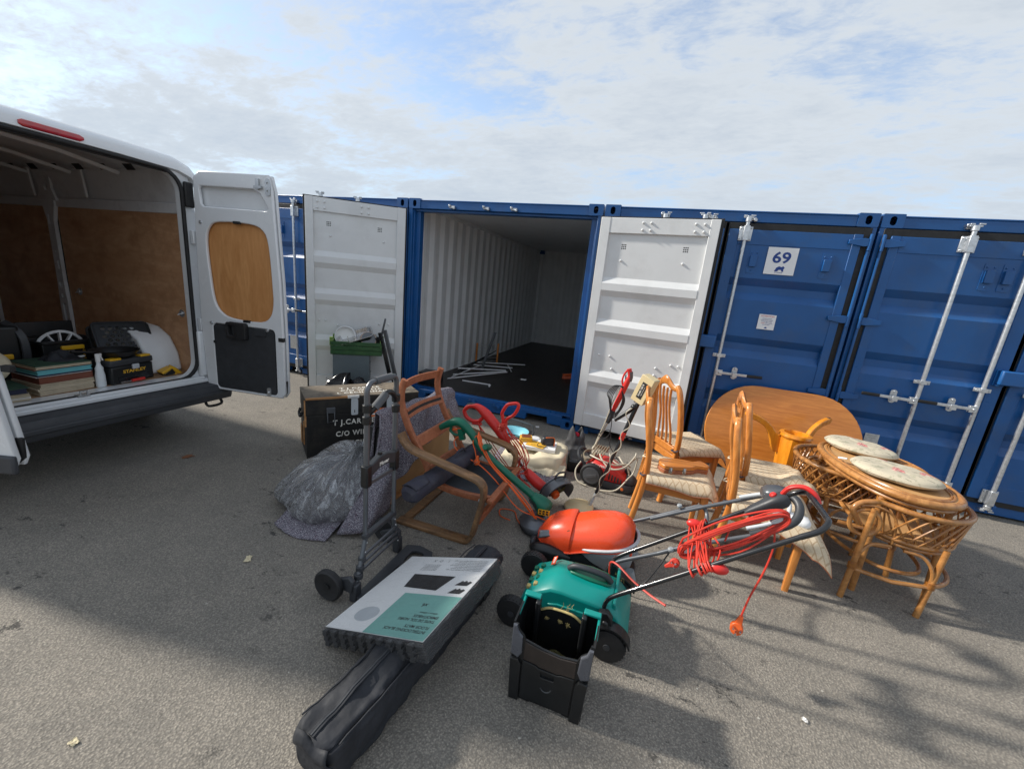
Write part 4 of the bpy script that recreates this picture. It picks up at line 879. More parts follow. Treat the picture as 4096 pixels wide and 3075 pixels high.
def bb(u, v):
    a = 2*pi*u; c, s = cos(a), sin(a); w = 1+.45*nz((c*2, s*2, v*3), 1, 4)+.3*abs(nz((c*5, s*5, v*6), 1, 2)); r = sin(pi*(.06+.94*v))**.6
    return (c*.30*r*w, s*.20*r*w,   .38*(1-cos(pi*v))/2*(1+.4*nz((c*2, s*2, v), 1.4, 8)*v)+.003)
g.grid(bb, 60, 34, cu=True); g.out('sack', 'bin_liner', T, ang=80)
# ---------------------------------------------------------------- hand trolley
T = thing('hand_trolley', 'folding grey hand trolley with two foam grips and a wheel at each side', 'trolley', (1.92, -3.06, 0))
tx_ = 1.92
for y0, yb, xb in ((-3.182, -3.285, 1.94), (-2.945, -2.86, 1.90)):
    s = -1 if y0 < -3.06 else 1
    g = G(T); g.tube([(tx_, y0, .70), (tx_, y0, 1.08)], .0145, 12); g.out('upper_tube', 'tube_grey', T)
    g = G(T); g.tube([(tx_, y0+s*.004, .28), (tx_, y0+s*.004, .70)], .012, 12); g.tube([(tx_-.0, y0+s*.004, .30), (xb, yb, .06)], [.013, .012], 10); g.out('lower_tube', 'tube_grey', T)
    g = G(T)
    for k in range(5): g.ell((tx_+.012+(xb-tx_)*k*.15, y0+(yb-y0)*k*.16+s*.006, .28-.045*k), .004, 6)
    tag(g.out('rivets', 'white_metal', T), kind='stuff')
    for z in (1.02, .96):
        g = G(T); g.lathe([(.022, -.018), (.023, 0), (.022, .022)], 14, Mx((tx_, y0, z))); g.ell((tx_+.022, y0, z), .005, 6); g.out('collar', 'black_plastic', T, bev=.002)
    g = G(T); g.box((tx_, y0, .66), (.042, .045, .12)); g.out('socket', 'black_plastic', T, bev=.008)
    for z, r in ((.20, .02), (.16, .022), (.125, .024)):
        g = G(T); t = (.28-z)/.22; g.lathe([(r, -.014), (r, .014)], 14, Mx((tx_+(xb-tx_)*t, y0+(yb-y0)*t+s*.0, z))); g.out('collar', 'dark_plastic', T, bev=.003)
    g = G(T); g.box((xb, yb, .055), (.045, .045, .10)); g.out('foot_block', 'dark_plastic', T, bev=.006)
    wy = yb+s*.045; wx = xb-.125
    g = G(T); g.prism([(xb+.01, .13), (xb-.02, .15), (wx, .10), (wx-.015, .085), (wx, .07), (xb, .06)], -.012, .012, Mx((0, yb+s*.02, 0), rx=pi/2)); g.out('wheel_arm', 'dark_plastic', T, bev=.005)
    w_ = Mx((wx, wy+s*.005, .085), rx=pi/2); g = G(T); g.lathe([(.062, -.014), (.075, -.019), (.084, -.012), (.0845, .012), (.075, .019), (.062, .014)], 30, w_); w = g.out('wheel', 'rubber', T)
    g = G(T)
    for k in range(9): g.beam((wx, wy+s*.005, .085), (wx+.066*cos(2*pi*k/9), wy+s*.005, .085+.066*sin(2*pi*k/9)), .006, .018, (0, 1, 0))
    g.lathe([(.018, -.02), (.018, .02)], 12, w_); g.lathe([(.064, -.008), (.064, .008)], 24, w_); g.out('spokes', 'black_plastic', w)
# upper fixed handle and lower folded grip
Y0, Y1 = -3.182, -2.945
g = G(T); g.tube(sm([(tx_, Y0, 1.06), (tx_, Y0, 1.11), (tx_, Y0+.018, 1.138), (tx_, Y0+.05, 1.148), (tx_, Y1-.04, 1.148), (tx_, Y1-.012, 1.138), (tx_, Y1, 1.11), (tx_, Y1, 1.05)], 4), .0135, 12); g.out('handle_bow', 'tube_grey', T)
g = G(T); g.tube([(tx_, Y0+.06, 1.148), (tx_, Y1-.045, 1.148)], .0195, 14); g.out('foam_grip', 'foam_grip', T)
g = G(T); g.tube(sm([(tx_, Y0+.01, .99), (tx_+.02, Y0+.04, 1.025), (tx_+.03, Y0+.10, 1.075), (tx_+.03, Y1-.09, 1.078), (tx_+.02, Y1-.04, 1.04), (tx_, Y1-.01, 1.01)], 4), .014, 10); g.out('fold_bow', 'black_plastic', T)
g = G(T); g.tube(sm([(tx_+.018, Y0+.035, 1.02), (tx_+.028, Y0+.075, 1.055), (tx_+.031, Y0+.105, 1.077)], 4), .021, 14); g.out('foam_grip', 'foam_grip', T)
# cross pieces
g = G(T); g.loft([[(tx_+dx, y, .69+z+(.02 if abs(y+3.063) < .05 else 0)) for dx, z in ((-.016, -.035), (.018, -.035), (.018, .03), (-.016, .03))] for y in (Y0-.02, Y0+.03, -3.09, -3.04, Y1-.03, Y1+.02)]); o = g.out('yoke', 'dark_plastic', T, bev=.006)
g = G(T); g.text('Mover', .03, Mx((tx_+.0185, -3.06, .695)) @ RX, .0006, bold=.0008); g.out('lettering', 'ink_white', o, flat=True)
g = G(T); g.lathe([(.012, 0), (.012, .014)], 10, Mx((tx_, -3.075, .74))); g.out('release_button', 'black_plastic', T)
g = G(T); g.beam((tx_, Y0, .61), (tx_, Y1, .605), .014, .022); g.out('cross_bar', 'tube_grey', T, bev=.003)
g = G(T); g.box((tx_, (Y0+Y1)/2, .315), (.03, Y1-Y0+.04, .03)); g.out('cross_bar', 'dark_plastic', T, bev=.006)
for z, e in ((.21, .03), (.17, .05), (.13, .07)):
    g = G(T); g.beam((tx_+.005, Y0-e, z), (tx_, Y1+e, z), .012, .016); g.out('lower_bar', 'tube_grey', T, bev=.003)
g = G(T); hs = [rrect(.09, .13, .03, 4, 2.05, -3.20), rrect(.09, .11, .03, 4, 2.05, -3.05), rrect(.09, .12, .03, 4, 2.05, -2.905)]
g.plate([[(1.945, -3.30), (2.02, -3.31), (2.12, -3.29), (2.14, -3.26), (2.14, -2.85), (2.12, -2.81), (2.02, -2.79), (1.945, -2.82)]]+hs, .014, Mx((0, 0, .03))); g.out('toe_plate', 'dark_plastic', T, bev=.003)
# ---------------------------------------------------------------- long black bag with the floor mats on top
T = thing('gazebo_bag', 'long black zipped fabric bag lying on the asphalt under the floor mats', 'bag', (2.425, -3.36, 0), -math.atan2(.125, 1.07))
def long_bag(u, v):
    a = 2*pi*u; n = 4.2; c, s = cos(a), sin(a)
    x = math.copysign(abs(c)**(2/n), c); z = math.copysign(abs(s)**(2/n), s); y = -.63+1.21*v
    e = min(v, 1-v); k = 1 if e > .06 else (1-(1-e/.06)**2)**.5*.6+.4 if e > .0 else .4
    f = .015*nz((x*2.5, y*9, z*2), 1, 3)+.008*nz((x*6, y*22, z*5), 1, 1)-.008*(abs(sin(a*2)) > .98)
    w = .098+.01*(.5-v)+f; h = .098+f*.9+.006*sin(y*6)
    return (x*w*k**.5, y, max(.003, .102+z*h*k**.4))
g = G(); g.grid(long_bag, 56, 90, cu=True); g.add([long_bag(i/56, 0) for i in range(56)], [tuple(range(56))]); g.add([long_bag(i/56, 1) for i in range(56)], [tuple(range(56))]); g.out('bag', 'navy_fabric', T, ang=70)
zp = [(-.012, -.622+1.19*i/40) for i in range(41)]
def topz(x, y): return max(p[2] for p in [long_bag(q/200, (y+.63)/1.21) for q in range(30, 70)] if abs(p[0]-x) < .02)
pth = [(x+.006*sin(y*9), y, topz(x, y)+.002) for x, y in zp if y < .56]
g = G(); g.sweep(pth, rrect(.026, .006, .002, 1), up=(0, 0, 1)); zz = g.out('zip_tape', 'navy_fabric', T)
g = G(); g.sweep([(x, y, z+.003) for x, y, z in pth], rrect(.006, .005, .001, 1), up=(0, 0, 1)); g.out('zip_teeth', 'dark_plastic', zz)
for x in (-.088, .088):
    g = G(); g.tube([(x+.004*sin(y*11), y, topz(x*.93, y)-.004) for _, y in zp[1:-1]], .0035, 6); g.out('piping', 'navy_fabric', T)
g = G()
for y in (-.10, .33): g.sweep([(x*1.02, y+.01*sin(x*20), .102+(z-.102)*1.02) for x, _, z in [long_bag(i/40, (y+.63)/1.21) for i in range(40)]], rrect(.004, .035, .001, 1), closed=True, up=(0, 1, 0))
g.out('strap', 'black_cable', T)
g = G(); g.grid(lambda u, v: (-.075+.15*u+.02*v, -.625-.02*sin(pi*v), .185-.06*v+.012*sin(u*7)), 10, 6); g.out('end_flap', 'navy_fabric', T, solid=.004)
ma = math.atan2(.10, .52); MT = thing('floor_mat_pack', 'shrink wrapped pack of interlocking black floor mats with white and teal sleeve', 'floor mats', (2.328, -3.285, .120), rot=(0, rad(-22), rad(-7.5)))
w, d = .60, .60; KX, KY = 1.5, 1.1
def tooth(yy, x0, x1, n, A):
    o = []
    for k in range(n):
        a, b = x0+(x1-x0)*k/n, x0+(x1-x0)*(k+1)/n; q = (b-a)
        o += [(a+q*.08, yy), (a+q*.02, yy-A), (a+q*.5, yy-A), (a+q*.46, yy)]
    return o
for k in range(6):
    z = k*.0125; sh = .006*(k % 2)
    ol = tooth(-d/2, -w/2+sh, w/2-.02+sh, 10, .02)+[(w/2, -d/2)]+[(y_, x_) for x_, y_ in []]+[(w/2+.012*(j % 2), -d/2+.03+(d-.06)*j/14) for j in range(15)]+[(w/2, d/2), (-w/2, d/2)]
    g = G(); g.prism(ol, z, z+.0118); g.out('mat', 'mat_black', MT, bev=.0015)
zt = .0755
g = G(); g.bx(-w/2+.002, w/2-.004, -d/2+.004, d/2-.002, zt, zt+.002); sl = g.out('sleeve', 'paper_white', MT)
zt += .0026
def pr(name, m, poly, dz=0): g = G(); g.prism([(x*KX, y*KY) for x, y in poly], zt+dz, zt+.0004+dz); return g.out(name, m, sl, flat=True)
pr('teal_panel', 'mat_teal', [(-.035, -.268), (.196, -.268), (.196, -.02), (-.035, -.02)])
pr('grey_disc', 'light_grey', [(x, y) for x, y in circ(.085, 30, -.08, -.12) if x < -.036]+[(-.036, -.19), (-.036, -.05)][::-1] if 0 else circ(.045, 28, -.095, -.17))
pr('mat_picture', 'ink_black', [(-.07, .02), (.075, .01), (.10, .115), (-.085, .12)])
for yy, k in ((.075, 0), (.02, 1)):
    pr('tile_picture', 'ink_black', [(.128, yy-.02), (.175, yy-.02), (.185, yy+.005), (.175, yy+.012), (.168, yy+.005), (.16, yy+.016), (.152, yy+.006), (.145, yy+.014), (.138, yy)])
UP = Matrix.Rotation(pi, 4, 'Z')
g = G()
def ln(t, sz, x, y, **k): g.text(t, sz*1.45, Mx((x*KX, y*KY, zt+.0008)) @ UP, .0002, 'LEFT', **k)
ln('INTERLOCKING BLACK', .0155, .18, -.228, bold=.0003); ln('FLOOR MATS', .0155, .18, -.206, bold=.0003); ln('TAPIS DE SOL NOIRS', .0155, .18, -.172, bold=.0003); ln('EMBOITABLES', .0155, .18, -.150, bold=.0003); ln('600mm x 600mm', .010, .165, -.128); ln('x6', .022, .10, -.085, bold=.0004)
g.out('lettering', 'ink_black', sl, flat=True)
g = G()
for r in range(7): ln('Interlocking protective floor mats for home or gym'[:50-4*(r % 3)], .0072, .175, .165+r*.0125)
for r in range(5): ln('Keep flat and dry before use', .0066, -.01, .155+r*.011)
ln('X', .02, -.05, .235); ln('O', .02, -.02, .235); ln('I', .02, .01, .235); g.out('small_print', 'ink_grey', sl, flat=True)
g = G(); g.bx(-w/2-.003, w/2+.014, -d/2-.018, d/2+.003, -.001, zt+.003); o = g.out('shrink_wrap', 'shrink_wrap', MT, bev=.008)
# ---------------------------------------------------------------- bentwood armchair with fabric seat
T = thing('bentwood_armchair', 'bentwood cantilever armchair frame without cushion, slung seat of dark fabric', 'armchair', (2.0, -2.29, 0))
def side(y, nm):
    P = [(1.715, y, .655), (1.755, y, .59), (1.82, y, .553), (1.95, y, .528), (2.10, y, .50), (2.24, y, .473), (2.305, y, .45), (2.335, y, .40), (2.325, y, .29), (2.295, y, .14), (2.277, y, .06), (2.25, y, .022), (2.20, y, .014), (2.0, y, .014), (1.72, y, .014)]
    g = G(T); g.sweep(sm(P, 5), rrect(.062, .024, .006, 2), up=(0, 1, 0)) if 0 else g.sweep(sm(P, 5), rrect(.026, .072, .006, 2), up=(0, 1, 0)); return g.out('arm_frame', 'bent_birch', T, label=None)
side(-2.58, 0); side(-1.97, 1)
def stile(y):
    P = [(2.36, y, .315), (2.20, y, .30), (2.02, y, .31), (1.93, y, .36), (1.845, y, .50), (1.755, y, .63), (1.68, y, .79), (1.663, y, .90), (1.688, y, 1.0)]
    g = G(T); g.sweep(sm(P, 5), rrect(.042, .030, .005, 2), up=(0, 1, 0)); g.out('seat_stile', 'beech_red', T)
stile(-2.515); stile(-2.035)
def rail(x, z, h, bow, m='beech_red', dx=0, t=.016, nm='back_rail'):
    n = 9; g = G(T); g.loft([[(x+dx_+dz*dx-bow*sin(pi*i/n), -2.50+.45*i/n, z+dz) for dx_, dz in ((-t/2, -h/2), (t/2, -h/2), (t/2, h/2), (-t/2, h/2))] for i in range(n+1)]); return g.out(nm, m, T, bev=.003)
rail(1.672, .955, .055, .035, dx=.1); rail(1.70, .785, .018, .025, dx=-.4); rail(1.715, .745, .022, .025, dx=-.4); rail(1.708, .766, .026, .028, 'rubber', dx=-.4, t=.006, nm='webbing'); rail(1.80, .585, .062, .0, dx=-.6); rail(1.90, .385, .05, .02, dx=-.6)
g = G(T); g.beam((2.37, -2.56, .318), (2.37, -1.99, .318), .042, .022); g.out('front_rail', 'beech_red', T, bev=.003)
g = G(T); g.beam((2.30, -2.55, .16), (2.30, -2.0, .16), .03, .05); g.out('front_stretcher', 'beech_red', T, bev=.003)
g = G(T); g.beam((1.76, -2.55, .016), (1.76, -2.0, .016), .06, .024); g.out('rear_stretcher', 'bent_birch', T, bev=.003)
g = G(T); g.grid(lambda u, v: (1.93+.425*u, -2.505+.46*v, .345-.03*u+.0-.035*sin(pi*u)*.6-.012*sin(pi*v)), 14, 10); g.out('sling_seat', 'tweed_seat', T, solid=.008, ang=80)
for x, y, z in ((2.318, -2.595, .335), (2.30, -2.595, .19), (1.735, -2.594, .60)):
    g = G(T); g.lathe([(.011, 0), (.010, .006), (0, .007)], 12, Mx((x, y, z), rx=pi/2)); g.out('bolt', 'galvanised', T)
T = thing('tripod_bag', 'long slate coloured padded bag lying across the armchair seat', 'bag', (2.0, -2.45, .4))
pa, pb = V((1.955, -2.86, .395)), V((2.055, -2.06, .425))
def tb(u, v):
    a = 2*pi*u; c, s = cos(a), sin(a); m, L = frame(pa, pb); e = min(v, 1-v); k = 1 if e > .05 else .55+.45*(1-(1-e/.05)**2)**.5
    f = 1+.10*nz((c*1.5, s*1.5, v*9), 1, 2)
    return m @ V((L*v, .062*k*f*math.copysign(abs(c)**.75, c), .052*k*f*math.copysign(abs(s)**.75, s)))
g = G(T); g.grid(tb, 26, 50, cu=True); g.add([tb(i/26, 0) for i in range(26)], [tuple(range(26))]); g.add([tb(i/26, 1) for i in range(26)], [tuple(range(26))]); g.out('bag', 'slate_fabric', T, ang=70)
m, L = frame(pa, pb)
g = G(T); g.grid(lambda u, v: m @ V((.02+.15*v-.04*abs(u-.5)*v, (u-.5)*.11, .058-.02*(2*u-1)**2+.004)), 10, 6); g.out('flap', 'slate_fabric', T, solid=.005, ang=80)
g = G(T); g.tube([m @ V((x, .03, .052)) for x in (.2, .45, .78)], .004, 6); g.out('zip', 'dark_plastic', T); g = G(T); g.tube(sm([m @ V(p) for p in ((.5, 0, .05), (.53, 0, .085), (.6, 0, .085), (.63, 0, .05))], 4), .008, 6); g.out('carry_handle', 'slate_fabric', T)
# ---------------------------------------------------------------- grass trimmers
def cord(T, pts, r, m, name='cord', k=5): g = G(T); g.tube(sm(pts, k), r, 6); return g.out(name, m, T)
def plug(T, p, m, d=(0, 0, -1), k=1.0):
    g = G(T); mm, L = frame(p, V(p)+V(d), (-.2, -1, .3)); mm = mm @ Matrix.Scale(k, 4); g.prism([(x, y) for x, y in circ(.023, 12, 0, 0, .021)], -.011, .011, mm); g.add([(-.05, -.006, -.006), (-.05, .006, -.006), (-.05, .006, .006), (-.05, -.006, .006), (-.018, -.012, -.009), (-.018, .012, -.009), (-.018, .012, .009), (-.018, -.012, .009)], [(0, 1, 2, 3), (4, 5, 6, 7), (0, 1, 5, 4), (1, 2, 6, 5), (2, 3, 7, 6), (3, 0, 4, 7)], mm)
    o = g.out('plug', m, T, bev=.003); g = G(T)
    for x, y in ((.008, 0), (-.006, .011), (-.006, -.011)): g.box((x, y, .02), (.005 if x < 0 else .008, .006, .02), mm)
    g.out('pins', 'steel', o); return o
T = thing('grass_trimmer', 'green corded grass trimmer lying across the armchair, orange cable wound on', 'grass trimmer', (2.2, -2.2, 0))
P = [(1.785, -2.205, .578), (1.83, -2.205, .615), (1.90, -2.205, .655), (1.95, -2.205, .668), (2.0, -2.205, .648), (2.06, -2.205, .598), (2.14, -2.205, .51), (2.25, -2.205, .425), (2.43, -2.205, .32), (2.56, -2.205, .245)]
q = sm(P, 5); n = len(q); g = G(T); g.tube(q, [.017+.010*min(1, i/(n*.25))+.005*sin(pi*min(1, i/(n*.7))) for i in range(n)], 14); g.out('shaft', 'green_plastic', T, ang=60)
g = G(T); g.tube(sm([(1.90, -2.205, .64), (1.885, -2.205, .59), (1.93, -2.205, .565), (1.99, -2.205, .585), (2.01, -2.205, .62)], 4), .010, 8); g.beam((1.965, -2.205, .62), (1.99, -2.205, .54), .03, .04); g.out('trigger_guard', 'green_plastic', T)
g = G(T); g.beam((1.905, -2.205, .602), (1.975, -2.205, .618), .014, .016); g.out('trigger', 'orange_cable', T, bev=.004)
g = G(T); g.lathe([(.02, -.05), (.024, -.03), (.024, .04), (.018, .055), (0, .056)], 14, Mx((2.195, -2.225, .535), rx=rad(70))); g.out('side_handle', 'green_plastic', T)
g = G(T); g.loft([[(2.56+.11*t+sc*.052*y*.6, -2.205+sc*.056*x, .245-.075*t+sc*.05*y) for x, y in circ(1, 16)] for t, sc in ((0, .55), (.25, .8), (.55, 1), (.85, 1.08), (1.05, 1.0), (1.15, .6))]); g.out('motor_head', 'green_plastic', T, ang=50)
for k in range(5):
    g = G(T); x = 2.545+k*.013; g.beam((x, -2.252, .25-k*.008), (x+.02, -2.262, .215-k*.008), .004, .006, (0, 1, 0)); g.out('vent_slot', 'rubber', T)
g = G(T); g.bx(-.04, .04, -.002, .001, -.02, .02, Mx((2.668, -2.267, .175), rz=rad(8))); o = g.out('warning_label', 'yellow_plastic', T)
g = G(T)
for k in range(3):
    for r in (0, 1): g.bx(-.034+k*.024, -.018+k*.024, -.003, -.0022, -.015+r*.018, -.002+r*.018, Mx((2.668, -2.267, .175), rz=rad(8)))
g.out('pictograms', 'ink_black', o)
g = G(T); g.loft([[(2.615+x*k+.02*(z < .03), -2.20+y*k, z) for x, y in circ(1, 30)] for z, k in ((.012, .128), (.02, .135), (.055, .132), (.07, .122), (.095, .085), (.12, .05))]); g.out('cutting_guard', 'tube_grey', T, ang=40)
g = G(T); g.sweep([(2.635+.136*cos(2*pi*i/40), -2.20+.136*sin(2*pi*i/40), .022) for i in range(40)], rrect(.012, .022, .004, 1), closed=True, up=(0, 0, 1)); g.out('guard_rim', 'rubber', T)
random.seed(3)
for k in range(6):    # orange cable hanked along the shaft
    e = random.uniform(-.012, .012); f = random.uniform(-.01, .01)
    cord(T, [(2.12+e, -2.225, .60+f), (2.16+e, -2.245+f, .545), (2.25+e, -2.255+f, .43-abs(f)), (2.42+e, -2.262+e, .30+f), (2.55+e, -2.275+f, .19+e), (2.62+f, -2.28, .12)], .0042, 'orange_cable')
for k in range(5): cord(T, [(2.10+k*.006, -2.17, .585-k*.01), (2.11+k*.006, -2.20, .622-k*.01), (2.125+k*.006, -2.24, .60-k*.01), (2.14+k*.006, -2.25, .55-k*.01)], .0042, 'orange_cable')
cord(T, [(1.955, -2.21, .56), (1.93, -2.225, .52), (1.96, -2.24, .47), (2.06, -2.26, .435), (2.17, -2.27, .405), (2.30, -2.285, .33), (2.48, -2.29, .17), (2.64, -2.27, .13), (2.70, -2.24, .10)], .0042, 'orange_cable')
cord(T, [(2.10, -2.22, .60), (2.085, -2.235, .55), (2.11, -2.24, .49), (2.13, -2.25, .43)], .0042, 'orange_cable')
plug(T, (2.135, -2.255, .415), 'orange_cable', (0, -.3, -1))
cord(T, [(2.42, -2.23, .02), (2.33, -2.19, .008), (2.30, -2.10, .006), (2.40, -2.08, .006), (2.46, -2.18, .01), (2.55, -2.28, .012)], .0042, 'orange_cable')
T = thing('grass_trimmer', 'red corded grass trimmer with looped handle and dark guard, behind the green one', 'grass trimmer', (2.3, -1.85, 0))
y = -1.85; lp = sm([(1.835, y, .60), (1.83, y, .635), (1.86, y, .668), (1.92, y, .68), (1.98, y, .655), (2.03, y, .60)], 4)
g = G(T); g.tube(sm([(1.835, y, .655), (1.865, y, .682), (1.93, y, .690), (2.0, y, .655), (2.08, y, .585), (2.16, y, .51), (2.215, y, .43)], 5), [.018]*8+[.02+.022*min(1, i/8) for i in range(18)]+[.042-.002*i for i in range(5)], 14)
g.tube(sm([(1.838, y, .66), (1.822, y, .63), (1.845, y, .585), (1.90, y, .562), (1.96, y, .575), (1.99, y, .61)], 4), .016, 12); g.out('handle_body', 'red_plastic', T, ang=60)
g = G(T); g.tube(sm([(1.845, y, .69), (1.90, y, .704), (1.96, y, .698)], 4), .011, 8); g.out('grip_pad', 'dark_plastic', T)
g = G(T); g.beam((1.90, y, .545), (1.985, y, .55), .03, .022); g.out('trigger', 'red_plastic', T, bev=.008)
g = G(T); s1 = [(2.165, y-.02, .53), (2.175, y-.02, .60), (2.165, y-.02, .655), (2.158, y-.02, .69), (2.19, y-.02, .755), (2.225, y-.02, .775), (2.275, y-.02, .785), (2.285, y-.02, .755), (2.255, y-.02, .69), (2.205, y-.02, .65), (2.18, y-.02, .60)]
g.tube(sm(s1, 4), .0135, 10); g.out('loop_handle', 'red_plastic', T)
g = G(T); g.tube([(2.215, y, .435), (2.255, y, .385), (2.265, y, .37)], [.034, .030, .018], 14); g.out('collar', 'rubber', T, bev=.003)
g = G(T); g.beam((2.255, y, .385), (2.395, y, .245), .022, .03); g.out('metal_tube', 'chrome_dull', T, bev=.004)
g = G(T); g.tube(sm([(2.395, y, .25), (2.43, y, .215), (2.50, y, .165), (2.57, y, .13)], 4), [.02, .028, .034, .038, .04, .042, .044, .045, .046, .045, .044, .042, .035], 14); g.out('motor_head', 'red_plastic', T, ang=60)
C0 = V((2.675, y+.01, .118))
g = G(T); m, L = frame(C0-V((.03, 0, -.02)), C0+V((.05, -.06, -.02)), (0, 0, 1))
A = [rad(-25+230*i/24) for i in range(25)]
g.loft([[m @ V((x, .135*k*cos(a), .135*k*sin(a))) for a in A]+[m @ V((x+.004, (.135*k-.006)*cos(a), (.135*k-.006)*sin(a))) for a in A[::-1]] for x, k in ((-.02, .9), (.0, 1), (.06, 1.02))]); g.prism([(.13*cos(a), .13*sin(a)) for a in A], -.025, -.018, m @ Matrix(((0, 0, 1, 0), (1, 0, 0, 0), (0, 1, 0, 0), (0, 0, 0, 1)))); g.out('guard', 'tube_grey', T)
g = G(T); g.tube(sm([m @ V(p) for p in ((-.01, .05, .125), (-.02, .045, .165), (-.02, -.03, .17), (-.01, -.05, .125))], 4), .008, 8); g.out('guard_hoop', 'dark_plastic', T)
g = G(T); g.lathe([(.0, .045), (.03, .045), (.036, .03), (.036, .0), (.03, -.01)], 18, m @ Mx((.0, 0, -.03), ry=pi/2)); g.out('spool', 'orange_cable', T)
g = G(T); g.lathe([(.05, -.012), (.05, 0), (.038, .01)], 18, m @ Mx((.0, 0, -.03), ry=pi/2)); g.out('spool_seat', 'rubber', T)
g = G(T); g.grid(lambda u, v: m @ V((-.008+.012*abs(nz((u*9, v*9, 1))), .03+.09*u, -.01-.07*v+.02*sin(u*9))), 12, 10); tag(g.out('grass_clump', 'grass_dirt', T, flat=True), kind='stuff')
random.seed(5)
for k in range(9):   # red cable falling from the loop handle
    a, b, c = (random.uniform(-1, 1) for _ in range(3))
    cord(T, [(2.165+a*.012, y-.05, .575+b*.02), (2.20+b*.012, y-.06, .60+a*.012), (2.25+a*.02, y-.055+c*.02, .52+b*.03), (2.33+b*.03, y-.03+a*.04, .42+c*.05), (2.38+.05*c, y-.04, .30+.06*a), (2.33+.05*b, y-.08, .22+.03*c), (2.42+.05*a, y-.06, .13+.03*b)], .004, 'red_cable')
for k in range(4): cord(T, [(2.14, y-.05, .55+k*.014), (2.165, y-.075, .565+k*.014), (2.20, y-.06, .575+k*.014), (2.205, y-.01, .57+k*.014), (2.17, y+.02, .555+k*.014), (2.14, y-.02, .55+k*.014)], .004, 'red_cable')
for k in range(3): cord(T, [(1.96, y-.02, .57), (1.99, y-.04, .54-k*.01), (2.08, y-.05, .46-k*.03), (2.20, y-.05, .33-k*.03), (2.34, y-.06, .20), (2.44, y-.05, .12+k*.01), (2.53, y-.06, .06)], .004, 'red_cable')
# ---------------------------------------------------------------- things on the spread blanket behind the trimmers
T = thing('felt_blanket', 'speckled blanket spread flat on the asphalt under the cream bag', 'blanket', (2.35, -1.15, 0))
g = G(T)
def bl(u, v):
    p = V((1.85, -.85, 0)).lerp(V((2.55, -.72, 0)), u).lerp(V((1.95, -1.62, 0)).lerp(V((2.60, -1.52, 0)), u), v); p.z = .012+.025*abs(nz((u*4, v*4, 2)))+.05*(1-abs(2*u-1))*v*(1-v); return p
g.grid(bl, 26, 22); g.out('cloth', 'felt_blanket', T, solid=.007, ang=80)
T = thing('cream_bag', 'cream cotton bag lying flat with boxes and a sander on it', 'bag', (2.28, -1.12, 0), rad(6))
def cbag(u, v):
    a = 2*pi*u; c, s = cos(a), sin(a); r = 1 if v < .5 else 1-(v-.5)*2; x = math.copysign(abs(c)**.5, c)*.29*r; yy = math.copysign(abs(s)**.5, s)*.22*r
    f = 1+.09*nz((c*3, s*3, v*3), 1, 2)*(1-v*.5); z = .02+(.14 if x > 0 else .10)*min(1, v*2)**.7+.02*nz((x*9, yy*9, 1)); return (x*f*(1.12-.12*min(1, v*2)), yy*f*(1.12-.12*min(1, v*2)), z)
g = G(); g.grid(cbag, 60, 16, cu=True); g.out('sack', 'calico', T, ang=80)
g = G(); g.grid(lambda u, v: (-.30+.62*u, -.20-.10*v*(1+.3*sin(u*19)), .09*(1-v)**1.5+.012+.02*abs(sin(u*31+v*3))*v), 40, 8); g.out('ruffle', 'calico', T, solid=.004, ang=80)
T = thing('white_box', 'flat white box lying on the cream bag', 'box', (2.30, -1.12, .155), rad(8))
g = G(); g.bx(-.15, .17, -.10, .12, 0, .035); g.out('box', 'paper_white', T, bev=.004)
T = thing('yellow_booklet', 'yellow booklet lying on the flat white box', 'booklet', (2.285, -1.155, .191), rad(-6))
g = G(); g.bx(-.09, .09, -.06, .075, 0, .006); g.out('cover', 'book_yellow', T, bev=.001)
g = G(); g.text('SANDING SHEETS', .014, Mx((.01, -.02, .0062)), .0003); g.text('FINE  MEDIUM  COARSE', .009, Mx((.01, -.042, .0062)), .0003); g.out('lettering', 'ink_black', T, flat=True)
T = thing('yellow_box', 'small yellow carton with red pads on it, left of the booklet', 'carton', (2.16, -1.10, .155), rad(20))
g = G(); g.bx(-.06, .06, -.045, .05, 0, .075); g.out('carton', 'book_yellow', T, bev=.002)
for k in range(3):
    g = G(); g.bx(-.045, .045, -.03+k*.02, -.015+k*.02, .0755, .085+k*.004); g.out('pad', 'beech_red', T, bev=.003)
T = thing('hand_sander', 'black rounded power tool with orange edge on the white box', 'sander', (2.375, -1.085, .191), rad(30))
g = G(); g.loft([[(x*k, yy*k*.8, z) for x, yy in rrect(.13, .10, .03, 4)] for z, k in ((0, .9), (.02, 1), (.06, 1), (.078, .8))]); g.out('body', 'dark_plastic', T)
g = G(); g.sweep(sm([(.055, -.044, .0), (.055, -.044, .065), (.04, -.035, .083), (-.03, -.035, .083)], 4), rrect(.014, .008, .002, 1)); g.out('edge_band', 'orange_label', T)
g = G(); g.tube(sm([(-.06, -.02, .03), (-.10, -.04, .03), (-.11, -.07, .01), (-.02, -.10, .009)], 4), .0035, 6); g.out('cable', 'black_cable', T)
T = thing('white_tub', 'low white tub at the back of the cream bag', 'tub', (2.22, -.99, .15))
g = G(); g.lathe([(.055, 0), (.06, .03), (.05, .045), (0, .048)], 18); g.out('tub', 'white_metal', T)
T = thing('blue_bowl', 'light blue plastic bowl on the asphalt behind the red trimmer', 'bowl', (1.93, -.78, .05))
g = G(); g.lathe([(0, .0), (.07, 0), (.15, .09), (.16, .092), (.145, .08), (.07, .012), (0, .012)], 30); g.out('bowl', 'bowl_blue', T)
T = thing('wire_handle_basket', 'low basket with a thin dark wire handle behind the blue bowl', 'basket', (1.93, -.66, 0))
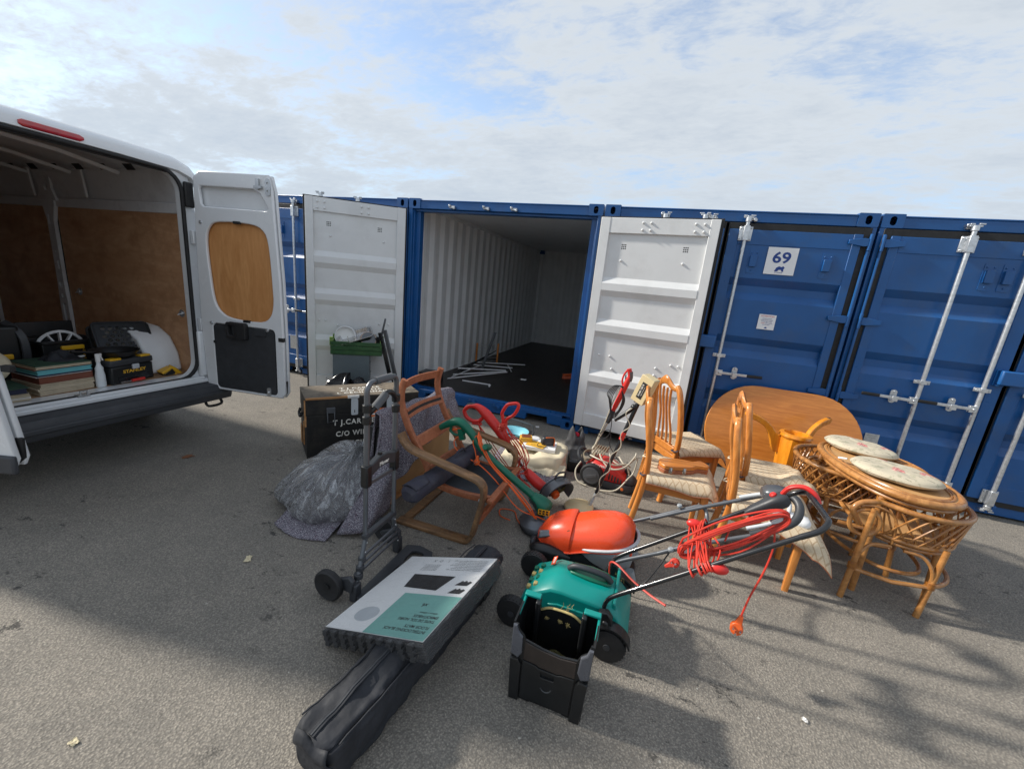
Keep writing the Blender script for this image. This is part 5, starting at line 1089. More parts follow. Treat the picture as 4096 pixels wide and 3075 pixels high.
g = G(); g.tube(sm([(-.20, 0, .05), (-.20, .02, .19), (-.15, .02, .22), (.12, .02, .20), (.17, .02, .16), (.18, 0, .04)], 5), .006, 6); g.out('handle', 'tube_grey', T)
g = G(); g.loft([[(x*k, yy*k, z) for x, yy in rrect(.36, .22, .04, 3)] for z, k in ((.0, .85), (.09, 1), (.095, 1.03), (.093, .96), (.01, .82))]); g.out('tray', 'dark_plastic', T)
T = thing('leather_pouch', 'crumpled dark grey bag with a red lining between the cream bag and the container', 'bag', (2.575, -.62, 0), rad(-20))
g = G(); g.grid(lambda u, v: (.115*cos(2*pi*u)*(1-.55*v**2)*(1+.3*nz((cos(2*pi*u)*2, sin(2*pi*u)*2, v*3))), .085*sin(2*pi*u)*(1-.6*v)*(1+.3*nz((cos(2*pi*u)*2, sin(2*pi*u)*2, v*3+4))), .22*v*(1+.25*sin(4*pi*u))+.003), 40, 16, cu=True); g.out('pouch', 'grey_leather', T, solid=.004, ang=70)
g = G(); g.ell((.01, -.01, .19), (.035, .02, .03), 10); g.out('lining', 'red_cloth', T)
T = thing('dark_case', 'low black case half hidden under the blanket corner by the red washer', 'case', (2.655, -1.0, 0), rad(10))
g = G(); g.loft([[(x*k, yy*k, z) for x, yy in rrect(.15, .32, .03, 3)] for z, k in ((0, .95), (.03, 1), (.10, .95), (.12, .8))]); g.out('case', 'black_plastic', T)
# ---------------------------------------------------------------- pressure washer and its lance
def washer():
    T = thing('pressure_washer', 'red and black wheeled pressure washer with a tangled cream hose on top', 'pressure washer', (2.98, -1.22, 0), rad(-6))
    def lp(x, w, z0, z1, r=.5):
        o = []
        for i in range(18):
            a = 2*pi*i/18; c, s = cos(a), sin(a); o.append((x, w*math.copysign(abs(c)**r, c), (z0+z1)/2+(z1-z0)/2*math.copysign(abs(s)**r, s)))
        return o
    g = G(); g.loft([lp(-.19, .06, .06, .15), lp(-.17, .10, .04, .20), lp(-.10, .115, .04, .235), lp(0, .115, .04, .235), (lp(.08, .11, .05, .20)), lp(.16, .095, .05, .145), lp(.20, .08, .05, .11)]); g.out('body', 'red_plastic', T, ang=60)
    g = G(); g.loft([[(x*k+.035, y*k, z) for x, y in rrect(.50, .25, .11, 6)] for z, k in ((.005, .93), (.02, 1), (.055, 1), (.075, .95))]); g.out('base', 'dark_plastic', T, ang=50)
    g = G(); g.ell((.20, 0, .085), (.075, .095, .05), 14); g.out('nose', 'dark_plastic', T)
    for s in (-1, 1):
        w = Mx((-.105, s*.125, .105), rx=-s*pi/2); g = G(); g.lathe([(.055, -.03), (.095, -.03), (.104, -.015), (.104, .015), (.095, .028), (.075, .03)], 30, w); o = g.out('wheel', 'rubber', T)
        g = G(); g.lathe([(.078, .02), (.074, .034), (.0, .038)], 24, w); g.box((0, 0, .042), (.11, .02, .008), w @ Mx(rz=.4)); g.out('hub_cap', 'tube_grey', o)
    for k in range(5):
        g = G(); g.box((.045+k*.026, -.114+k*.002, .125-k*.006), (.011, .012, .06-k*.005), None); g.out('vent_slot', 'rubber', T, bev=.003)
    g = G(); g.text('HIGH PRESSURE', .026, Mx((-.03, -.118, .20), rx=rad(62)), .001); g.out('lettering', 'ink_white', T, flat=True)
    g = G(); g.lathe([(.014, 0), (.012, .006), (0, .007)], 14, Mx((.17, -.123, .045), rx=pi/2)); g.out('badge', 'orange_label', T)
    g = G(); g.tube(sm([(-.17, .1, .16), (-.25, .1, .24), (-.27, 0, .27), (-.25, -.1, .24), (-.17, -.1, .16)], 5), .013, 8); g.out('carry_bow', 'dark_plastic', T)
    g = G(); g.lathe([(.022, 0), (.022, .06), (.012, .07)], 12, Mx((.17, .03, .11))); g.beam((.19, .03, .16), (.22, -.03, .10), .02, .02); g.out('outlet', 'black_plastic', T)
    g = G(); P = [(-.16+.02*cos(2*pi*t*5.3)+.075*(i/70)*1.6, .04+.075*sin(2*pi*t*5.3), .265+.06*cos(2*pi*t*5.3)) for i, t in enumerate([j/70 for j in range(71)])]
    g.tube(P, .0058, 7); g.out('hose_coil', 'brown_hose', T)
    g = G(); P = [(-.19+.05*cos(2*pi*t*4)+.02*t, -.03+.07*sin(2*pi*t*4)-.0*t, .225+.02*sin(2*pi*t*4)+.03*t) for t in [j/60 for j in range(61)]]; g.tube(P, .0058, 7); g.out('hose_coil', 'brown_hose', T)
    for pts in ([(-.10, .02, .29), (-.05, -.09, .26), (.05, -.15, .215), (.16, -.13, .25), (.22, -.05, .33), (.225, -.02, .36)], [(-.16, -.05, .25), (-.06, -.11, .255), (.07, -.10, .235), (.15, -.02, .235), (.19, .03, .20)], [(-.02, .02, .31), (.03, -.04, .26), (.10, -.07, .24), (.17, 0, .23), (.24, -.04, .33), (.235, -.05, .20), (.20, -.10, .14), (.13, -.18, .05), (.02, -.20, .02), (-.05, -.19, .012)],
                [(.08, .03, .27), (.13, -.02, .24), (.18, -.03, .20), (.20, -.04, .15)], [(-.22, -.05, .19), (-.26, -.10, .10), (-.22, -.16, .03), (-.13, -.18, .012)]):
        cord(T, [WM[T] @ V(p) for p in pts], .0068, 'cream_cable', 'hose')
washer()
T = thing('washer_lance', 'red and grey pressure washer trigger lance propped upright behind the washer', 'lance', (2.95, -1.05, 0))
y = -1.05
g = G(T); g.tube(sm([(3.018, y, 1.045), (3.035, y, .985), (3.02, y, .925), (2.985, y, .80), (2.945, y, .66), (2.938, y, .63)], 5), [.02]*6+[.021+.005*sin(pi*i/14) for i in range(14)]+[.018]*6, 14); g.out('trigger_body', 'red_plastic', T, ang=60)
g = G(T); g.tube(sm([(3.013, y, 1.04), (2.985, y-.0, .99), (2.975, y, .93), (2.99, y, .88)], 4), .008, 8); g.out('trigger_guard', 'red_plastic', T)
g = G(T); g.tube([(3.034, y, 1.02), (3.042, y, .97), (3.036, y, .935)], .021, 12); g.beam((2.998, y, .985), (3.005, y, .93), .012, .012); g.out('grip', 'tube_grey', T)
g = G(T); g.tube([(2.94, y, .64), (2.922, y, .565), (2.906, y, .515)], [.022, .024, .017], 12); g.out('coupling', 'dark_plastic', T)
g = G(T); g.tube([(2.908, y, .52), (2.818, y, .25)], .0085, 10); g.tube([(2.822, y+.0, .262), (2.812, y, .235)], .014, 10); g.out('lance_tube', 'cream_cable', T)
for k in range(5):
    e = k*.011; cord(T, [(3.0, y-.02, .86+e*.5), (2.96-e, y-.03, .88), (2.92-e*1.2, y-.03, .80), (2.915-e*.6, y-.03, .70+e), (2.94, y-.03, .62-e), (2.985+e*.4, y-.03, .66), (3.005+e*.5, y-.03, .76), (2.99, y-.025, .84)], .0038, 'black_cable', 'cable')
cord(T, [(2.93, y-.03, .63), (2.945, y-.03, .52), (2.94, y-.03, .42), (2.90, y-.03, .37), (2.84, y-.03, .39), (2.86, y-.03, .42), (2.93, y-.03, .46), (2.955, y-.03, .40), (2.96, y-.04, .32), (3.02, y-.05, .24), (3.08, y-.08, .19)], .0038, 'black_cable', 'cable')
cord(T, [(2.965, y-.03, .85), (2.92, y-.02, .70), (2.885, y-.01, .52), (2.84, y, .35), (2.82, y, .26)], .006, 'cream_cable', 'hose')
# ---------------------------------------------------------------- metal detector
T = thing('metal_detector', 'metal detector with cream control box on a black pole leaning on a chair', 'metal detector', (2.9, -1.78, 0))
A, B = V((2.925, -1.77, .04)), V((3.147, -1.66, .90))
def on(t, dx=0, dy=0, dz=0): return A.lerp(B, t)+V((dx, dy, dz))
g = G(T); g.tube([on(0), on(.14)], .010, 10); g.out('lower_stem', 'light_grey', T)
g = G(T); g.tube([on(.13), on(.68)], .0125, 12); g.out('pole', 'tube_black', T); g = G(T); g.tube([on(.66), on(.73)], .018, 12); g.out('lock_collar', 'red_plastic', T); g = G(T); g.tube([on(.73), on(1.0)], .016, 12); g.out('upper_pole', 'black_plastic', T)
g = G(T); g.tube([on(.99, -.01), on(.99, -.05, 0, -.06), (3.0, -1.68, .745)], [.014, .017, .015], 12); g.ell(on(.985, -.02, 0, -.02), .026, 10); g.out('handle', 'black_plastic', T)
bm = Mx(on(1.0, .035, 0, .115), ry=rad(18), rz=rad(-28)); g = G(T); g.bx(-.052, .052, -.045, .045, -.105, .105, bm); o = g.out('control_box', 'cream_plastic', T, bev=.006)
g = G(T); g.bx(-.054, .054, -.0462, -.040, -.107, .107, bm); g.out('box_face', 'cream_plastic', T, bev=.004)
g = G(T); g.bx(-.022, .022, -.0485, -.0464, -.07, .06, bm); o = g.out('name_plate', 'ink_black', T, bev=.003)
RV = Matrix(((0, -1, 0, 0), (0, 0, -1, 0), (1, 0, 0, 0), (0, 0, 0, 1)))
g = G(T); g.text('Arado 120 B', .019, bm @ Mx((-.008, -.0488, -.005)) @ RV, .0004, bold=.0004); g.text('Regton Ltd detectors', .0085, bm @ Mx((.010, -.0488, -.005)) @ RV, .0004); g.out('lettering', 'ink_white', o, flat=True)
g = G(T); g.lathe([(.009, 0), (.009, .02)], 10, bm @ Mx((-.03, 0, -.13))); g.out('socket', 'chrome_dull', T)
cord(T, [on(.98, -.03, -.02, -.02), on(.9, -.05, -.02), on(.8, .015, -.02), on(.72, -.02, -.02), on(.6, .02, -.018), on(.5, -.02, -.018), on(.38, .02, -.018), on(.28, -.018, -.018), on(.16, .016, -.018), on(.08, -.014, -.01), on(0, -.02, 0, -.01)], .0035, 'cream_cable', 'cable', 7)
g = G(T); g.lathe([(.0, 0), (.105, .0), (.115, .008), (.115, .02), (.105, .03), (.0, .032)], 32, Mx((2.845, -1.80, .012), ry=rad(-4))); g.out('search_coil', 'cream_plastic', T, ang=50)
# ---------------------------------------------------------------- red hover mower
T = thing('hover_mower', 'orange red hover mower with grey grass box and long grey handle', 'lawnmower', (2.95, -2.36, 0))
def sup(x, yc, w, z0, z1, nb=2.6, n=26):
    o = []
    for i in range(n):
        a = pi*i/(n-1); c, s = cos(a), sin(a); o.append((x, yc-w*math.copysign(abs(c)**(2/nb), c), z0+(z1-z0)*s**(2/nb)))
    return o
def hood(xs): 
    g = G(T); L = [sup(x, -2.36, w, z0, z1, nb) for x, w, z0, z1, nb in xs]; vs = [p for l in L for p in l]; m = len(L[0]); fs = [(i*m+q, i*m+q+1, (i+1)*m+q+1, (i+1)*m+q) for i in range(len(L)-1) for q in range(m-1)]
    g.add(vs, fs+[tuple(range(m)), tuple(range((len(L)-1)*m, len(L)*m))]); return g
g = hood([(2.668, .03, .10, .112, 2), (2.685, .085, .092, .135, 2.2), (2.72, .122, .088, .195, 2.2), (2.77, .152, .09, .243, 2.2), (2.83, .164, .092, .272, 2.3), (2.875, .168, .098, .284, 2.6), (2.90, .168, .102, .276, 3.0)]); g.out('motor_cover', 'orange_red_plastic', T, ang=60)
g = hood([(2.888, .163, .106, .262, 2.5), (2.93, .167, .122, .276, 2.4), (2.99, .171, .146, .305, 2.3), (3.06, .173, .166, .332, 2.2), (3.13, .172, .182, .348, 2.2), (3.19, .160, .197, .347, 2.3), (3.235, .132, .20, .333, 2.4), (3.268, .08, .225, .30, 2.4)]); g.out('box_lid', 'orange_red_plastic', T, ang=60)
for s in (-1, 1):
    g = G(T); g.tube(sm([(2.69, -2.36+s*.088, .098), (2.76, -2.36+s*.152, .094), (2.88, -2.36+s*.172, .102), (3.0, -2.36+s*.176, .150), (3.12, -2.36+s*.176, .182), (3.2, -2.36+s*.158, .202), (3.25, -2.36+s*.11, .218)], 4), .006, 6); g.out('hood_lip', 'orange_red_plastic', T)
g = G(T); g.tube([(2.89, -2.50, .205), (2.885, -2.43, .262), (2.885, -2.29, .262), (2.89, -2.22, .205)], .013, 12); g.out('release_bar', 'orange_red_plastic', T)
g = G(T); g.lathe([(.013, 0), (.013, .012)], 12, Mx((2.886, -2.486, .225), rx=rad(70))); g.out('socket_hole', 'beech_red', T)
g = G(T); g.grid(lambda u, v: (2.70+.09*u, -2.503+.03*v+.012*u, .150+.02*u+.022*v-.02*(1-u)*(1-v)), 6, 4); g.out('side_inlay', 'tube_grey', T, solid=.012)
g = G(T); g.loft([[(x, -2.36+yy, z) for x, yy in [(2.965+a*kx, b*ky) for a, b in rrect(2, 2, .9, 8)]] for z, kx, ky in ((.012, .315, .18), (.022, .335, .195), (.034, .335, .195), (.036, .318, .18), (.075, .27, .168), (.115, .24, .155))][:6]); o = g.out('deck', 'black_plastic', T, ang=50)
g = G(T); g.sweep([(2.965+a*.335, -2.36+b*.196, .024) for a, b in rrect(2, 2, .95, 10)], circ(.009, 6), closed=True, up=(0, 0, 1)); g.out('skirt_rim', 'dark_plastic', T)
g = G(T); g.tube(sm([(2.66, -2.50, .06), (2.72, -2.525, .072), (2.82, -2.53, .075), (2.92, -2.525, .07)], 4), [.02+.028*sin(pi*i/12) for i in range(13)], 10); g.out('deck_bulge', 'black_plastic', T)
g = G(T); g.box((2.662, -2.46, .07), (.035, .07, .06)); g.out('front_roller', 'dark_plastic', T, bev=.018)
g = G(T); g.bx(-.032, .032, -.0015, .0015, -.018, .018, Mx((2.872, -2.527, .100), rx=rad(-20))); g.out('rating_plate', 'light_grey', T)
g = G(T); g.grid(lambda u, v: (2.80+.12*u, -2.537+.02*v, .060+.03*v+.006*nz((u*30, v*9, 1))), 14, 4); tag(g.out('grass_smear', 'straw', T), kind='stuff')
gb = [sup(3, 0, 1, 0, 1)]
g = G(T); g.loft([[(3.095+a*kx, -2.36+b*ky, z) for a, b in rrect(2, 2, .85, 8)] for z, kx, ky in ((.004, .17, .135), (.03, .178, .145), (.10, .19, .165), (.165, .200, .178))]); g.out('grass_box', 'grey_plastic', T, ang=50)
g = G(T); 
def rim(t):
    a, b = rrect(2, 2, .9, 12)[int(t)]; x = 3.09+a*.205; return (x, -2.36+b*.178, .130+.11*max(0, (x-2.90)/.39)**.9)
g.sweep([rim(i) for i in range(52)], rrect(.02, .014, .004, 1), closed=True, up=(0, 0, 1)); g.out('box_rim', 'light_grey', T)
g = G(T); g.grid(lambda u, v: tuple(V(rim(51*u))*(1-v)+v*V((3.095+rrect(2, 2, .85, 12)[int(51*u)][0]*.198, -2.36+rrect(2, 2, .85, 12)[int(51*u)][1]*.176, .15))), 51, 2); g.out('box_wall', 'grey_plastic', T, ang=50)
g = G(T); g.box((3.262, -2.455, .175), (.02, .045, .03), None); g.out('box_catch', 'orange_red_plastic', T, bev=.006)
for yy in (-2.50, -2.22):
    g = G(T); g.tube([(3.27, yy, .09), (3.305, yy, .012)], [.03, .022], 10); g.out('rear_foot', 'grey_plastic', T)
def tubep(pts, r, m, nm): g = G(T); g.tube(sm(pts, 4), r, 10); return g.out(nm, m, T)
tubep([(3.17, -2.55, .14), (3.24, -2.54, .185), (3.47, -2.53, .318), (3.58, -2.525, .395), (3.62, -2.515, .40)], .0115, 'tube_grey', 'lower_handle')
tubep([(3.20, -2.20, .24), (3.262, -2.22, .265), (3.52, -2.22, .421), (3.60, -2.22, .468), (3.635, -2.23, .472), (3.655, -2.25, .44), (3.65, -2.36, .39), (3.63, -2.48, .385), (3.60, -2.52, .39)], .0115, 'tube_grey', 'lower_handle')
tubep([(3.35, -2.235, .315), (3.58, -2.235, .452), (3.87, -2.235, .612), (3.97, -2.24, .668), (4.02, -2.27, .70), (4.02, -2.34, .70)], .0115, 'tube_grey', 'upper_handle')
tubep([(3.40, -2.545, .285), (3.55, -2.54, .38), (3.86, -2.53, .545), (3.95, -2.53, .60)], .0115, 'tube_grey', 'upper_handle')
for yy, x, z in ((-2.22, 3.50, .43), (-2.555, 3.46, .325)):
    g = G(T); g.lathe([(.012, 0), (.016, .012), (.012, .02), (0, .02)], 14, Mx((x, yy-.006, z+.006))); g.out('wing_nut', 'grey_plastic', T)
tubep([(3.82, -2.53, .528), (3.92, -2.52, .585), (4.0, -2.50, .64), (4.03, -2.45, .69), (4.02, -2.40, .72), (3.98, -2.36, .725)], .021, 'dark_plastic', 'grip_loop')
tubep([(3.80, -2.515, .552), (3.90, -2.505, .605), (3.965, -2.485, .655), (3.985, -2.44, .70), (3.965, -2.40, .73)], .010, 'light_grey', 'bail_lever')
tubep([(3.80, -2.25, .60), (3.88, -2.26, .645), (3.95, -2.29, .69)], .012, 'light_grey', 'bail_lever')
g = G(T); g.loft([[(3.93+.11*t, -2.34+x*.055*k, .71+yy*.035*k+.02*t) for x, yy in rrect(2, 2, .6, 4)] for t, k in ((-.5, .6), (-.3, .95), (.2, 1), (.5, .8), (.62, .5))]); g.out('switch_box', 'tube_grey', T, ang=50)
tubep([(3.46, -2.53, .30), (3.42, -2.56, .22), (3.36, -2.58, .10), (3.28, -2.60, .05), (3.20, -2.60, .06)], .004, 'black_cable', 'cable')
# ---------------------------------------------------------------- green rotary mower, its handle and cable
T = thing('rotary_mower', 'teal wheeled electric mower with long black handle wound with red cable', 'lawnmower', (3.02, -2.88, 0))
YN, YF = -3.045, -2.715
def prof(y, rows): return [(x, y, z) for x, z in rows]
top = [(2.755, .115), (2.775, .165), (2.835, .215), (2.905, .262), (2.96, .268), (3.05, .262), (3.14, .258), (3.20, .250), (3.235, .225), (3.29, .13), (3.30, .075)]
bot = [(3.27, .07), (3.05, .07), (2.80, .075)]
rows = [(YN, .88, .0), (YN+.02, .96, 0), (YN+.07, 1.0, .008), (YN+.13, 1.0, .010), (YF-.13, .97, .0), (YF-.05, .80, 0), (YF, .55, 0)]
g = G(T); g.loft([[(x, y, .075+(z-.075)*k+(dz if 2.8 < x < 3.22 else 0)) for x, z in top]+[(x, y, z) for x, z in bot] for y, k, dz in rows]); g.out('hood', 'teal_plastic', T, ang=28, bev=.008)
g = G(T); g.prism([(x, z) for x, z in ((2.90, .17), (2.95, .185), (3.17, .185), (3.20, .16), (3.17, .155), (2.94, .155))], 3.047, 3.058, Matrix(((1, 0, 0, 0), (0, 0, -1, 0), (0, 1, 0, 0), (0, 0, 0, 1)))); g.out('side_ledge', 'teal_plastic', T, bev=.004)
g = G(T); g.loft([[(x, -2.88+w*s, z) for s in (-1, 1)]+[(x, -2.88+w*s, z-.02) for s in (1, -1)] for x, z, w in ((2.955, .272, .01), (2.98, .286, .045), (3.08, .285, .055), (3.16, .279, .05), (3.185, .268, .03))]); g.out('handle_recess', 'green_plastic', T, bev=.006)
g = G(T); g.tube(sm([(2.965, -2.895, .283), (3.0, -2.905, .312), (3.08, -2.91, .318), (3.15, -2.905, .306), (3.18, -2.895, .276)], 4), .015, 10); g.out('carry_handle', 'dark_plastic', T)
g = G(T); g.bx(3.205, 3.222, YN+.02, YF-.02, .225, .262); g.out('hinge_bar', 'teal_plastic', T, bev=.006)
for i in range(2):
    for j in range(4):
        g = G(T); g.box((2.785+i*.035, -2.99+j*.05, .178+i*.028), (.022, .024, .02), None); g.out('vent_slot', 'green_plastic' if j % 2 else 'straw', T, bev=.004)
g = G(T); g.bx(-.012, .012, -.035, .035, -.001, .002, Mx((2.875, -2.83, .252), ry=rad(-33))); o = g.out('badge', 'orange_red_plastic', T); g = G(T); g.text('BOSCH', .016, Mx((2.874, -2.83, .2545), ry=rad(-33)) @ Matrix.Rotation(-pi/2, 4, 'Z'), .0005, bold=.0006); g.out('lettering', 'ink_white', o, flat=True)
g = G(T); g.bx(2.79, 3.29, YN+.012, YF-.012, .045, .0745); g.out('deck', 'black_plastic', T, bev=.01)
for yy, s in ((YN-.03, -1), (YF+.03, 1)):
    for xw, rr in ((2.735, .078), (3.21, .085)):
        w = Mx((xw, yy, rr), rx=-s*pi/2); g = G(T); g.lathe([(rr*.72, -.025), (rr*.96, -.024), (rr, -.014), (rr, .014), (rr*.96, .024), (rr*.78, .026)], 32, w); o = g.out('wheel', 'rubber', T)
        g = G(T); g.lathe([(rr*.80, -.004), (rr*.74, -.010), (.0, -.010)], 24, w); g.out('wheel_disc', 'rubber', o); g = G(T) 
        for k in range(3): g.box((rr*.37*cos(2*pi*k/3), rr*.37*sin(2*pi*k/3), .018), (rr*.72, .016, .012), w @ Mx() if 0 else w @ Matrix.Translation((0, 0, 0)))if 0 else g.beam((0, 0, .010), (rr*.78*cos(2*pi*k/3+.5), rr*.78*sin(2*pi*k/3+.5), .010), .018, .014, (0, 0, 1), w)
        g.lathe([(.018, .01), (.016, .03), (0, .031)], 12, w); g.out('wheel_spokes', 'dark_plastic', o)
        g = G(T)
        for k in range(26): a = 2*pi*k/26; g.box((rr*cos(a), rr*sin(a), 0), (.006, .006, .034), w) if 0 else g.beam((rr*.985*cos(a), rr*.985*sin(a), -.017), (rr*.985*cos(a+.1), rr*.985*sin(a+.1), .017), .008, .008, (cos(a), sin(a), 0), w)
        tag(g.out('tread', 'rubber', o), kind='stuff')
    g = G(T); A_ = [rad(15+150*i/14) for i in range(15)]; g.loft([[(3.21+.105*cos(a), y_, .085+.105*sin(a)) for a in A_]+[(3.21+.097*cos(a), y_, .085+.097*sin(a)) for a in A_[::-1]] for y_ in (yy-.03, yy+.03)]); g.out('wheel_arch', 'black_plastic', T)
    g = G(T); g.prism([(3.13, .15), (3.22, .15), (3.215, .22), (3.19, .25), (3.15, .24)], -.018, .018, Mx((0, yy+s*-.01, 0), rx=pi/2)); g.lathe([(.016, 0), (.014, .012), (0, .013)], 12, Mx((3.185, yy-.03 if s < 0 else yy+.0, .215), rx=pi/2)); g.out('handle_bracket', 'black_plastic', T, bev=.006)
for yy in (YN+.012, YF+.01):
    g = G(T); g.tube(sm([(3.163, yy, .165), (3.167, yy, .225), (3.178, yy, .28), (3.215, yy, .322), (3.32, yy, .408)], 5), .0105, 12); g.tube([(3.32, yy, .408), (3.84, yy, .832)], .0105, 12); g.out('handle_tube', 'tube_black', T)
g = G(T); g.tube(sm([(3.84, YN+.012, .832), (3.895, YN+.012, .876), (3.925, YN+.04, .905), (3.93, YN+.09, .909), (3.93, YF-.07, .909), (3.925, YF-.02, .905), (3.895, YF+.01, .876), (3.84, YF+.01, .832)], 5), .0115, 12); g.out('handle_end', 'tube_black', T)
def hp(t, yy): return V((3.32+.52*t, yy, .408+.424*t))
hd = (hp(1, 0)-hp(0, 0)).normalized(); nd = V((-hd.z, 0, hd.x))
g = G(T); c0 = hp(.92, YF-.01); g.loft([[c0+hd*t+V((0, 1, 0))*x*.038*k+nd*yy*.034*k for x, yy in rrect(2, 2, .7, 5)] for t, k in ((-.10, .35), (-.075, .62), (-.02, .78), (.03, 1.0), (.075, .95), (.095, .6))]); o = g.out('switch_box', 'dark_plastic', T, ang=50)
for k in range(5):
    g = G(T); c = c0+hd*(-.055+k*.016); g.sweep([c+V((0, 1, 0))*x*.036*(.62+.05*k)+nd*yy*.033*(.62+.05*k) for x, yy in rrect(2, 2, .7, 4)], rrect(.006, .006, .002, 1), closed=True); g.out('grip_rib', 'dark_plastic', o)
g = G(T); g.lathe([(.015, 0), (.015, .008), (.010, .013), (0, .014)], 16, Matrix.Translation(c0+hd*.045+nd*.032) @ (nd.to_track_quat('Z', 'Y').to_matrix().to_4x4())); g.out('safety_button', 'red_plastic', T)
g = G(T); g.sweep(sm([c0+hd*.07+nd*.02, c0+hd*.12+nd*.045+V((0, -.01, 0)), c0+hd*.17+nd*.035+V((0, -.03, 0)), c0+hd*.19+nd*.0+V((0, -.05, 0)), c0+hd*.185-nd*.04+V((0, -.06, 0))], 5), rrect(.02, .016, .005, 2)); g.out('start_lever', 'red_plastic', T)
for yy, nm in ((YN+.012, 0), (YF+.01, 0)):
    g = G(T); c = hp(.50 if yy < -2.9 else .42, yy)+nd*(-.024 if yy < -2.9 else .022); g.ell(c, (.04, .024, .024), 12); g.out('handle_knob', 'red_plastic', T)
for t in (.34, .93):
    g = G(T); c = hp(t, -2.86)+nd*.0; g.loft([[c+hd*(a*k+q)+nd*.011*b*k+V((0, yy, 0)) for a, b in circ(.03, 12, 0, 0, .9)] for yy, k, q in ((-.02, .8, 0), (0, 1, .004), (.02, .8, 0))]); g.out('cable_hook', 'light_grey', T)
random.seed(11); C1, C2 = hp(.34, -2.87), hp(.93, -2.87)
for k in range(9):    # long hank between the two cable hooks
    o_ = random.uniform(-.018, .018); w = .014+.0034*k; z = random.uniform(-.01, .012)
    cord(T, [C1+nd*(w+z)+V((0, o_, 0)), C1.lerp(C2, .5)+nd*(w+.012+z)+V((0, o_*1.5, 0)), C2+nd*w+V((0, o_, 0)), C2+hd*(.022+w*.8)+V((0, o_, 0)), C2-nd*w+V((0, o_, 0)), C1.lerp(C2, .5)-nd*(w+.022+.8*z)+V((0, -o_, 0)), C1-nd*w+V((0, o_, 0)), C1-hd*(.02+w*.8)+V((0, o_, 0)), C1+nd*(w+z)+V((0, o_, 0))], .0042, 'red_cable')
for k in range(9):   # wraps that tie the hank across the two handle tubes
    t = .40+random.uniform(-.07, .07); t2 = .48+random.uniform(-.08, .07); a, b = hp(t, YN+.012), hp(t2-.05, YF+.01); r = .018+.002*(k % 4)
    mdl = a.lerp(b, .5)+nd*random.uniform(.02, .06); md2 = a.lerp(b, .5)-nd*random.uniform(.03, .07)+hd*random.uniform(-.05, .05)
    cord(T, [a+nd*r, a+V((0, -r, 0)), a-nd*r, md2, b-nd*r, b+V((0, r, 0)), b+nd*r, mdl, a+nd*r], .0042, 'red_cable')
cord(T, [C2+V((.0, 0, -.04)), C2+V((.012, -.01, -.12)), C2+V((.0, -.02, -.24)), C2+V((-.03, -.03, -.38)), C2+V((-.045, -.035, -.50))], .0042, 'red_cable', 'hanging_cord'); plug(T, C2+V((-.05, -.037, -.55)), 'orange_cable', (-.15, -.1, -1), 1.3)
plug(T, C1+V((-.055, -.05, -.055)), 'red_cable', (.6, 0, .5)); cord(T, [C1+V((-.05, -.05, -.0)), C1+V((-.045, -.04, .035)), C1+V((0, -.02, .04))], .0042, 'red_cable')
cord(T, [c0-hd*.08-nd*.02, c0-hd*.16-nd*.03+V((0, -.03, 0)), hp(.66, -2.84)+nd*.02, hp(.58, -2.86)-nd*.02], .0042, 'red_cable')
cord(T, [(3.165, -2.74, .20), (3.16, -2.76, .29), (3.20, -2.80, .315), (3.28, -2.88, .31), (3.36, -2.95, .315), (3.43, -3.01, .33)], .0052, 'red_cable')
for c, n_ in (((3.19, -3.07, .155), 30), ((3.0, -3.07, .19), 14), ((3.225, -2.78, .23), 10)):
    g = G(T)
    for k in range(n_): p = V(c)+V((random.gauss(0, .012), random.gauss(0, .006), random.gauss(0, .01))); q = p+V((random.gauss(0, .015), random.gauss(0, .01), random.gauss(.006, .012))); g.tube([p, q], .0012, 3)
    tag(g.out('dry_grass', 'straw', T), kind='stuff')
# ---------------------------------------------------------------- grass collection box
T = thing('grass_collector', 'open black grass collection box with teal rim standing before the teal mower', 'grass box', (3.0, -3.325, 0), rad(1))
FY, BY = -.095, .095
def fr(poly, dy, t, name, m, bev=.002): g = G(); g.plate(poly if isinstance(poly[0], list) else [poly], t, Mx((0, FY-dy, 0), rx=pi/2), bev=bev); return g.out(name, m, T)
FW = [(-.150, 0), (-.06, 0), (-.05, .018), (.02, .018), (.03, .008), (.07, .008), (.08, 0), (.150, 0), (.160, .25), (.160, .372), (.149, .374), (.140, .335), (.116, .312), (.106, .286), (.04, .276), (-.03, .282), (-.105, .298), (-.116, .318), (-.136, .336), (-.142, .360), (-.158, .360), (-.160, .25)]
fr(FW, 0, .010, 'front_wall', 'black_plastic')
fr([[(-.104, .022), (.104, .022), (.106, .20), (.05, .196), (.04, .19), (-.04, .193), (-.05, .20), (-.106, .206)], rrect(.055, .026, .003, 2, 0, .168)], .008, .012, 'centre_panel', 'black_plastic', .003)
fr([(-.106, .208), (-.05, .203), (-.04, .196), (.04, .193), (.05, .199), (.106, .203), (.105, .280), (.04, .272), (-.03, .278), (-.105, .292)], .006, .008, 'upper_band', 'band_brown')
